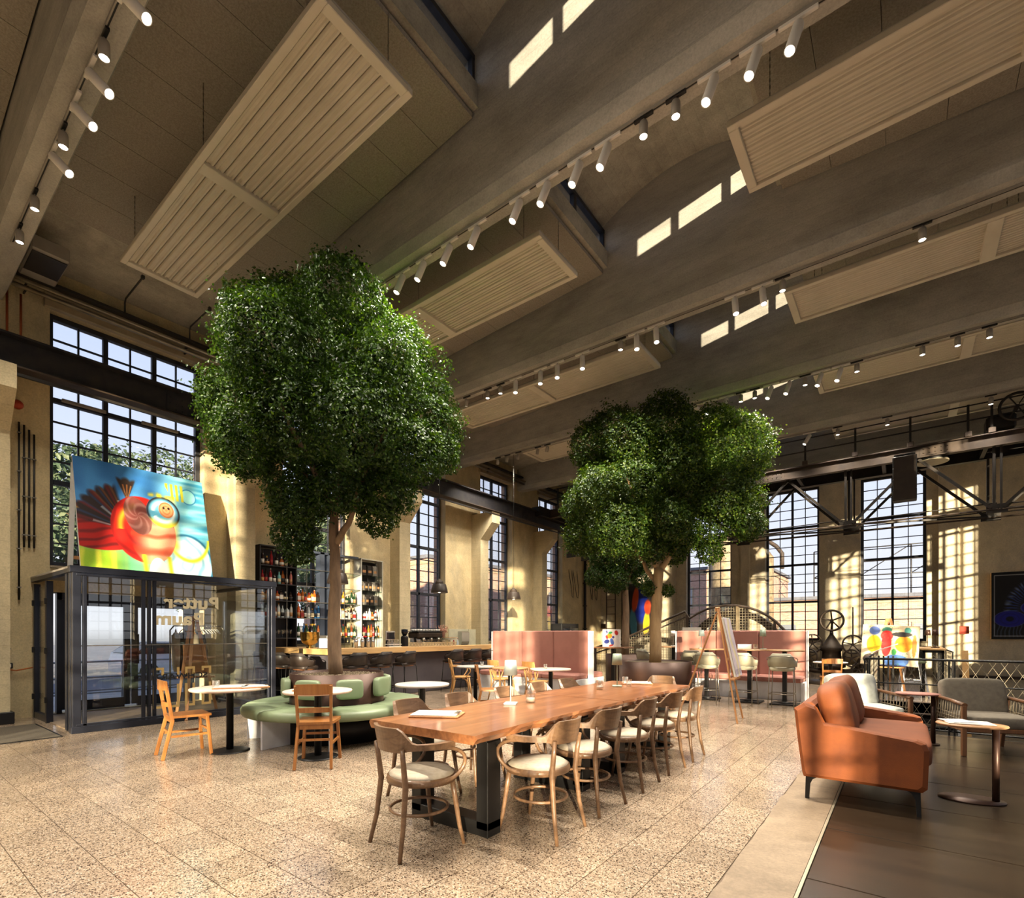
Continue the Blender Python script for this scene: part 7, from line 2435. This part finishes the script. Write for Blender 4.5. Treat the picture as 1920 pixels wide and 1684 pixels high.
# wooden chair and white table at the right end of the booth
cafe_table(-1.28, 13.2, 0.33, 0.74, 'paper', 'round white table just right of the pink booth end')
dup(CC, (-1.20, 12.55, 0), math.radians(10), 'brown wooden chair half hidden right of the pink booth end', 'plain wooden chairs')

# ---- wall pictures
def blue_art(u, v):
    n = noise2(u, v, 10, 5)
    c = np.zeros(u.shape + (3,)) + np.array([26, 24, 26]) / 255
    x, y = u - 0.72, v - 0.42
    r, an = np.sqrt(x * x + (y * 1.1) ** 2), np.arctan2(y, x)
    band = np.clip((r - 0.30) * 14, 0, 1) * np.clip((0.56 - r) * 14, 0, 1) * (v > 0.3)
    c = lerp(c, band * np.clip(np.sin(an * 70 + 5 * n) * 0.9, 0, 1), (60, 84, 170))
    c = lerp(c, band * np.clip((r - 0.44) * 12, 0, 1) * np.clip(np.sin(an * 38 + 7 * n), 0, 1), (150, 170, 210))
    gr = (v < 0.22) * np.clip(np.sin(u * 120 + 6 * n), 0, 1)
    c = lerp(c, gr * 0.7, (90, 104, 130))
    for cu, cv, a, b in ((0.75, 0.46, 0.34, 0.13), (0.26, 0.30, 0.22, 0.12), (0.80, 0.20, 0.26, 0.14), (1.1, 0.34, 0.2, 0.12)):
        m, q, a_ = ell(u, v, cu, cv, a, b, 0, 0.06)
        c = lerp(c, m, (30, 34, 150))
        c = lerp(c, m * np.clip(np.sin(q * 20 + 4 * n), 0, 1) * 0.5, (24, 24, 96))
        c = lerp(c, np.exp(-((q - 1) / 0.03) ** 2) * 0.6, (110, 120, 200))
        m2, q2, _ = ell(u, v, cu, cv, a * 0.25, b * 0.3, 0, 0.2)
        c = lerp(c, m2, (12, 12, 40))
    bd = np.maximum(np.abs(u - 0.5), np.abs(v - 0.5))
    c = lerp(c, np.exp(-((bd - 0.455) / 0.006) ** 2), (190, 190, 190))
    c = lerp(c, (bd > 0.465) * 1.0, (24, 22, 22))
    return c
t = thing('blue_painting', 'dark painting of glowing blue forms on the far wall at the right', 'painting', (2.95, 21.68, 1.20))
c = obj('canvas', art_mesh('canvas', 1.6, 2.04, 140, 170, blue_art), None, t, (0, -0.145, 0))
obj('stretcher', MB().box((0, -0.07, 1.02), (1.6, 0.14, 2.04), 0.003), 'oak', t)
def far_art(u, v):
    n = noise2(u, v, 7, 6)
    c = np.zeros(u.shape + (3,)) + np.array([40, 36, 38]) / 255
    c = lerp(c, (n > 0.5) * 0.4, (80, 72, 70))
    m, q, _ = ell(u, v, 0.52, 0.62, 0.20, 0.36, 0, 0.25)
    c = lerp(c, m, (28, 44, 140))
    m, q, _ = ell(u, v, 0.30, 0.24, 0.10, 0.30, 0.1, 0.3)
    c = lerp(c, m, (90, 160, 190))
    m, q, _ = ell(u, v, 0.36, 0.72, 0.09, 0.24, -0.2, 0.3)
    c = lerp(c, m, (216, 84, 40))
    m, q, _ = ell(u, v, 0.68, 0.24, 0.09, 0.24, -0.1, 0.3)
    c = lerp(c, m, (224, 200, 50))
    m, q, _ = ell(u, v, 0.72, 0.56, 0.10, 0.14, 0, 0.3)
    c = lerp(c, m, (206, 70, 40))
    m, q, _ = ell(u, v, 0.88, 0.45, 0.08, 0.2, 0, 0.3)
    c = lerp(c, m, (24, 20, 22))
    return c
t = thing('far_painting', 'dark framed painting of blue, orange and yellow figures behind the tree trunks', 'painting', (-9.32, 21.66, 1.20))
obj('canvas', art_mesh('canvas', 1.62, 2.3, 90, 110, far_art), None, t, (0, -0.055, 0.05))
obj('picture_frame', MB().box((-0.85, -0.04, 1.2), (0.07, 0.08, 2.4)).box((0.85, -0.04, 1.2), (0.07, 0.08, 2.4)).box((0, -0.04, 0.03), (1.7, 0.08, 0.06)).box((0, -0.04, 2.37), (1.7, 0.08, 0.06)), 'black', t)
obj('back_board', MB().box((0, -0.02, 1.2), (1.66, 0.03, 2.32)), 'black', t)
def sheet_art(u, v):
    c = np.zeros(u.shape + (3,)) + np.array([232, 226, 222]) / 255
    for cu, cv, a, b, col in ((0.25, 0.3, 0.16, 0.12, (50, 60, 130)), (0.55, 0.3, 0.10, 0.2, (80, 110, 190)), (0.4, 0.62, 0.16, 0.14, (230, 140, 40)), (0.45, 0.8, 0.12, 0.07, (60, 150, 80)), (0.8, 0.8, 0.10, 0.14, (190, 50, 44)), (0.25, 0.85, 0.05, 0.1, (90, 90, 150)), (0.25, 0.55, 0.07, 0.12, (200, 60, 60)), (0.62, 0.55, 0.07, 0.07, (70, 60, 130)), (0.5, 0.08, 0.14, 0.05, (190, 70, 70))):
        m, q, _ = ell(u, v, cu, cv, a, b, 0.3, 0.15)
        c = lerp(c, m, col)
    return c
t = thing('high_table', 'dark high table behind the right end of the long pink booth', 'table', (-6.05, 12.3, 0))
obj('tabletop', MB().box((0, 0, 1.0), (0.9, 0.6, 0.035), 0.006), 'walnut', t)
obj('column', MB().box((0, 0, 0.5), (0.08, 0.08, 0.98)), 'black', t)
obj('base', MB().box((0, 0, 0.012), (0.5, 0.5, 0.024), 0.005), 'black', t)
t = thing('small_picture', 'small white picture with colourful blots standing on the dark high table', 'picture', (-6.10, 12.30, 1.018))
obj('canvas', art_mesh('canvas', 0.50, 0.46, 50, 50, sheet_art), None, t, (0, -0.022, 0))
obj('stretcher', MB().box((0, 0, 0.23), (0.50, 0.04, 0.46), 0.003), 'paper', t)
t = thing('display_fridge', 'black glass-fronted fridge on the window wall behind the pink booth', 'fridge', (-10.62, 17.35, 0))
obj('cabinet', MB().box((0, 0, 0.88), (0.5, 1.3, 1.76), 0.01), 'letter_black', t)
for s in (-1, 1):
    d_ = obj('door', MB().box((0.255, s * 0.32, 0.9), (0.02, 0.60, 1.5), 0.004), 'black', t)
    obj('glass', MB().box((0.268, s * 0.32, 0.9), (0.004, 0.5, 1.36)), 'dark_glass', d_)
t = thing('down_pipe', 'thick black vertical pipe on the window wall near the far corner', 'pipe', (-11.2, 20.0, 0))
obj('pipe_run', MB().tube([(0, 0, 0), (0, 0, 5.2)], 0.06, 10), 'letter_black', t)
for z in (0.6, 1.6, 2.6, 3.6, 4.6):
    obj('clamp', MB().box((0, 0, z), (0.15, 0.15, 0.04), 0.006), 'machine', t)
t = thing('wall_ladder', 'rusty pipe ladder on the far wall left of the dark framed painting', 'ladder', (-10.75, 21.62, 0))
for s in (-0.22, 0.22):
    obj('side_rail', MB().tube([(s, 0, 0), (s, 0, 5.0)], 0.026, 8), 'rust', t)
for k in range(14):
    obj('rung', MB().tube([(-0.22, 0, 0.3 + 0.33 * k), (0.22, 0, 0.3 + 0.33 * k)], 0.012, 6), 'rust', t)
obj('switch_gear', MB().box((-0.34, -0.04, 1.72), (0.26, 0.12, 0.22), 0.01), 'machine', t)
for i, y in enumerate((18.9, 19.3, 20.6, 21.0)):
    w_ = 0.12 + 0.04 * (i % 2)
    tag(obj('cable_loop', MB().tube([(-11.31, y - w_, 4.12), (-11.2, y - w_ * 0.9, 3.4), (-11.18, y - w_ * 0.4, 2.95), (-11.18, y + w_ * 0.3, 2.9), (-11.2, y + w_ * 0.9, 3.3), (-11.31, y + w_, 4.12)], 0.012, 5), 'letter_black'), 'black cable loop hanging on the wall near the far corner, %s from left' % ORD[i], 'cable')

# ================================================================== OUTSIDE
struct('ground_outside', MB().box((-60, 30, -0.52), (97, 160, 0.2)), 'pave')
struct('ground_outside_far', MB().box((30, 60, -0.62), (90, 75.4, 0.2)), 'pave')
struct('road_outside', MB().box((-23.5, 20, -0.40), (7.0, 120, 0.04)), 'asphalt')
t = thing('street_railing', 'galvanised pedestrian railing outside the entrance door', 'railing', (-14.5, 6.0, -0.42))
for z in (0.45, 0.8, 1.15):
    obj('rail_bar', MB().tube([(0, -8, z), (0, 10, z)], 0.022, 8), 'galv', t)
for y in np.arange(-8, 10.1, 1.5):
    obj('post', MB().tube([(0, y, 0), (0, y, 1.15)], 0.024, 8), 'galv', t)
t = thing('parked_car', 'white estate car parked in the street outside the entrance', 'car', (-23.2, 8.4, -0.38), math.radians(90))
prof = [(-2.2, 0.32), (2.15, 0.32), (2.2, 0.55), (2.1, 0.82), (1.2, 0.95), (0.55, 1.42), (-1.55, 1.46), (-2.12, 1.02), (-2.22, 0.7)]
obj('body', MB().prism(prof, -0.86, 0.86, 'y'), 'car_white', t)
obj('side_window', MB().prism([(1.02, 0.98), (0.50, 1.36), (-1.45, 1.39), (-1.85, 1.0)], -0.875, 0.875, 'y'), 'dark_glass', t)
obj('rear_window', MB().prism([(-2.10, 1.05), (-1.62, 1.43), (-1.60, 1.43), (-2.16, 1.05)], -0.7, 0.7, 'y'), 'dark_glass', t)
for x in (-1.4, 1.35):
    for s in (-1, 1):
        obj('wheel', MB().tube([(x, s * 0.70, 0.32), (x, s * 0.90, 0.32)], 0.32, 18), 'tyre', t)
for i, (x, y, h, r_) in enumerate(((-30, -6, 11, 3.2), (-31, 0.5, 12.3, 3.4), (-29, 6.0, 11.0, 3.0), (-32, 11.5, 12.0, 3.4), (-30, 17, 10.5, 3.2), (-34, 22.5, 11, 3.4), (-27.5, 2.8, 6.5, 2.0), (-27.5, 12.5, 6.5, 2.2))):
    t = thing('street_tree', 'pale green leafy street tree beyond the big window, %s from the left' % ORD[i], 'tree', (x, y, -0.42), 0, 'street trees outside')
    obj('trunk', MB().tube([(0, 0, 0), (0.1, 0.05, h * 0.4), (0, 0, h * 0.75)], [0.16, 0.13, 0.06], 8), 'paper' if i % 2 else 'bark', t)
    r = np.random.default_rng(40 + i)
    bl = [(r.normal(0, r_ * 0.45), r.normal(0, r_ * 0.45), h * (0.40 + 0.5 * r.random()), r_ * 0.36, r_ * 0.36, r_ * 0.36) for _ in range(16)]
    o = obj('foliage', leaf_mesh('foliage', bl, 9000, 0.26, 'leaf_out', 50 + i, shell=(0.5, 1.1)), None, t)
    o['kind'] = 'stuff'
def brick_house(name, lab, x0, x1, y0, y1, h, face, nw, nr, wz, roofmat='slab'):
    t = thing(name, lab, 'building', ((x0 + x1) / 2, (y0 + y1) / 2, -0.5))
    cx_, cy_ = (x0 + x1) / 2, (y0 + y1) / 2
    obj('wall', MB().box((0, 0, h / 2), (x1 - x0, y1 - y0, h)), 'brick', t)
    obj('roof', MB().box((0, 0, h + 0.12), (x1 - x0 + 0.5, y1 - y0 + 0.5, 0.25)), 'asphalt', t)
    obj('cornice', MB().box((0, 0, h - 0.3), (x1 - x0 + 0.2, y1 - y0 + 0.2, 0.2)), 'lintel', t)
    ln = (y1 - y0) if face == 'x' else (x1 - x0)
    for k in range(nw):
        for q in range(nr):
            u = -ln / 2 + ln * (k + 0.5) / nw
            z = 0.9 + q * wz
            sz = (0.12, ln / nw * 0.5, wz * 0.62) if face == 'x' else (ln / nw * 0.5, 0.12, wz * 0.62)
            loc = ((x1 - x0) / 2, u, z + sz[2] / 2) if face == 'x' else (u, -(y1 - y0) / 2, z + sz[2] / 2)
            f = obj('window', MB().box((0, 0, 0), sz, 0.01), 'lintel', t, loc)
            s2 = tuple(v * 0.86 if v > 0.2 else v + 0.03 for v in sz)
            obj('pane', MB().box((0, 0, 0), s2), 'galv', f)
    return t
brick_house('brick_building', 'long red brick building across the street seen through the bar windows', -44, -27.5, 26, 74, 7.4, 'x', 13, 2, 3.2)
brick_house('brick_building', 'low red brick hall beyond the far windows', -9, 26, 47, 60, 4.6, 'y', 12, 1, 3.0)
brick_house('brick_building', 'taller brick building left behind the far windows', -26, -10.2, 50, 64, 8.0, 'y', 6, 2, 3.4)
t = thing('silo', 'pale yellow silo tower outside behind the flywheel window', 'silo', (-11.6, 44, -0.5))
obj('tank', MB().lathe([(1.1, 0), (1.1, 9.2), (0.7, 9.9), (0.0001, 10.0)], 24), 'machine_pale', t)
obj('ladder_cage', MB().box((0.9, -0.85, 5), (0.3, 0.1, 9)), 'galv', t)
t = thing('silo', 'second pale silo outside, right of the first one', 'silo', (-9.0, 45, -0.5))
obj('tank', MB().lathe([(0.8, 0), (0.8, 8.0), (0.4, 8.6), (0.0001, 8.7)], 24), 'machine_pale', t)
obj('chute_pipe', MB().tube([(-1.6, 0, 10.0), (-0.6, 0, 10.1), (1.0, 0, 8.8), (1.4, 0, 8.2), (1.4, 0, 7.0)], 0.16, 10), 'rust', t)
t = thing('lattice_mast', 'thin steel lattice frame on the roofs beyond the far window', 'lattice', (-1.5, 54, 4.25))
for x in (-5, -1.5, 2, 5.5):
    obj('upright', MB().tube([(x, 0, 0), (x, 0, 4.6)], 0.06, 5), 'conduit', t)
for z in (2.2, 3.4, 4.6):
    obj('tie_bar', MB().tube([(-5, 0, z), (5.5, 0, z)], 0.05, 5), 'conduit', t)
for a, b in ((-5, -1.5), (-1.5, 2), (2, 5.5)):
    obj('brace', MB().tube([(a, 0, 2.2), (b, 0, 4.6)], 0.04, 5), 'conduit', t)
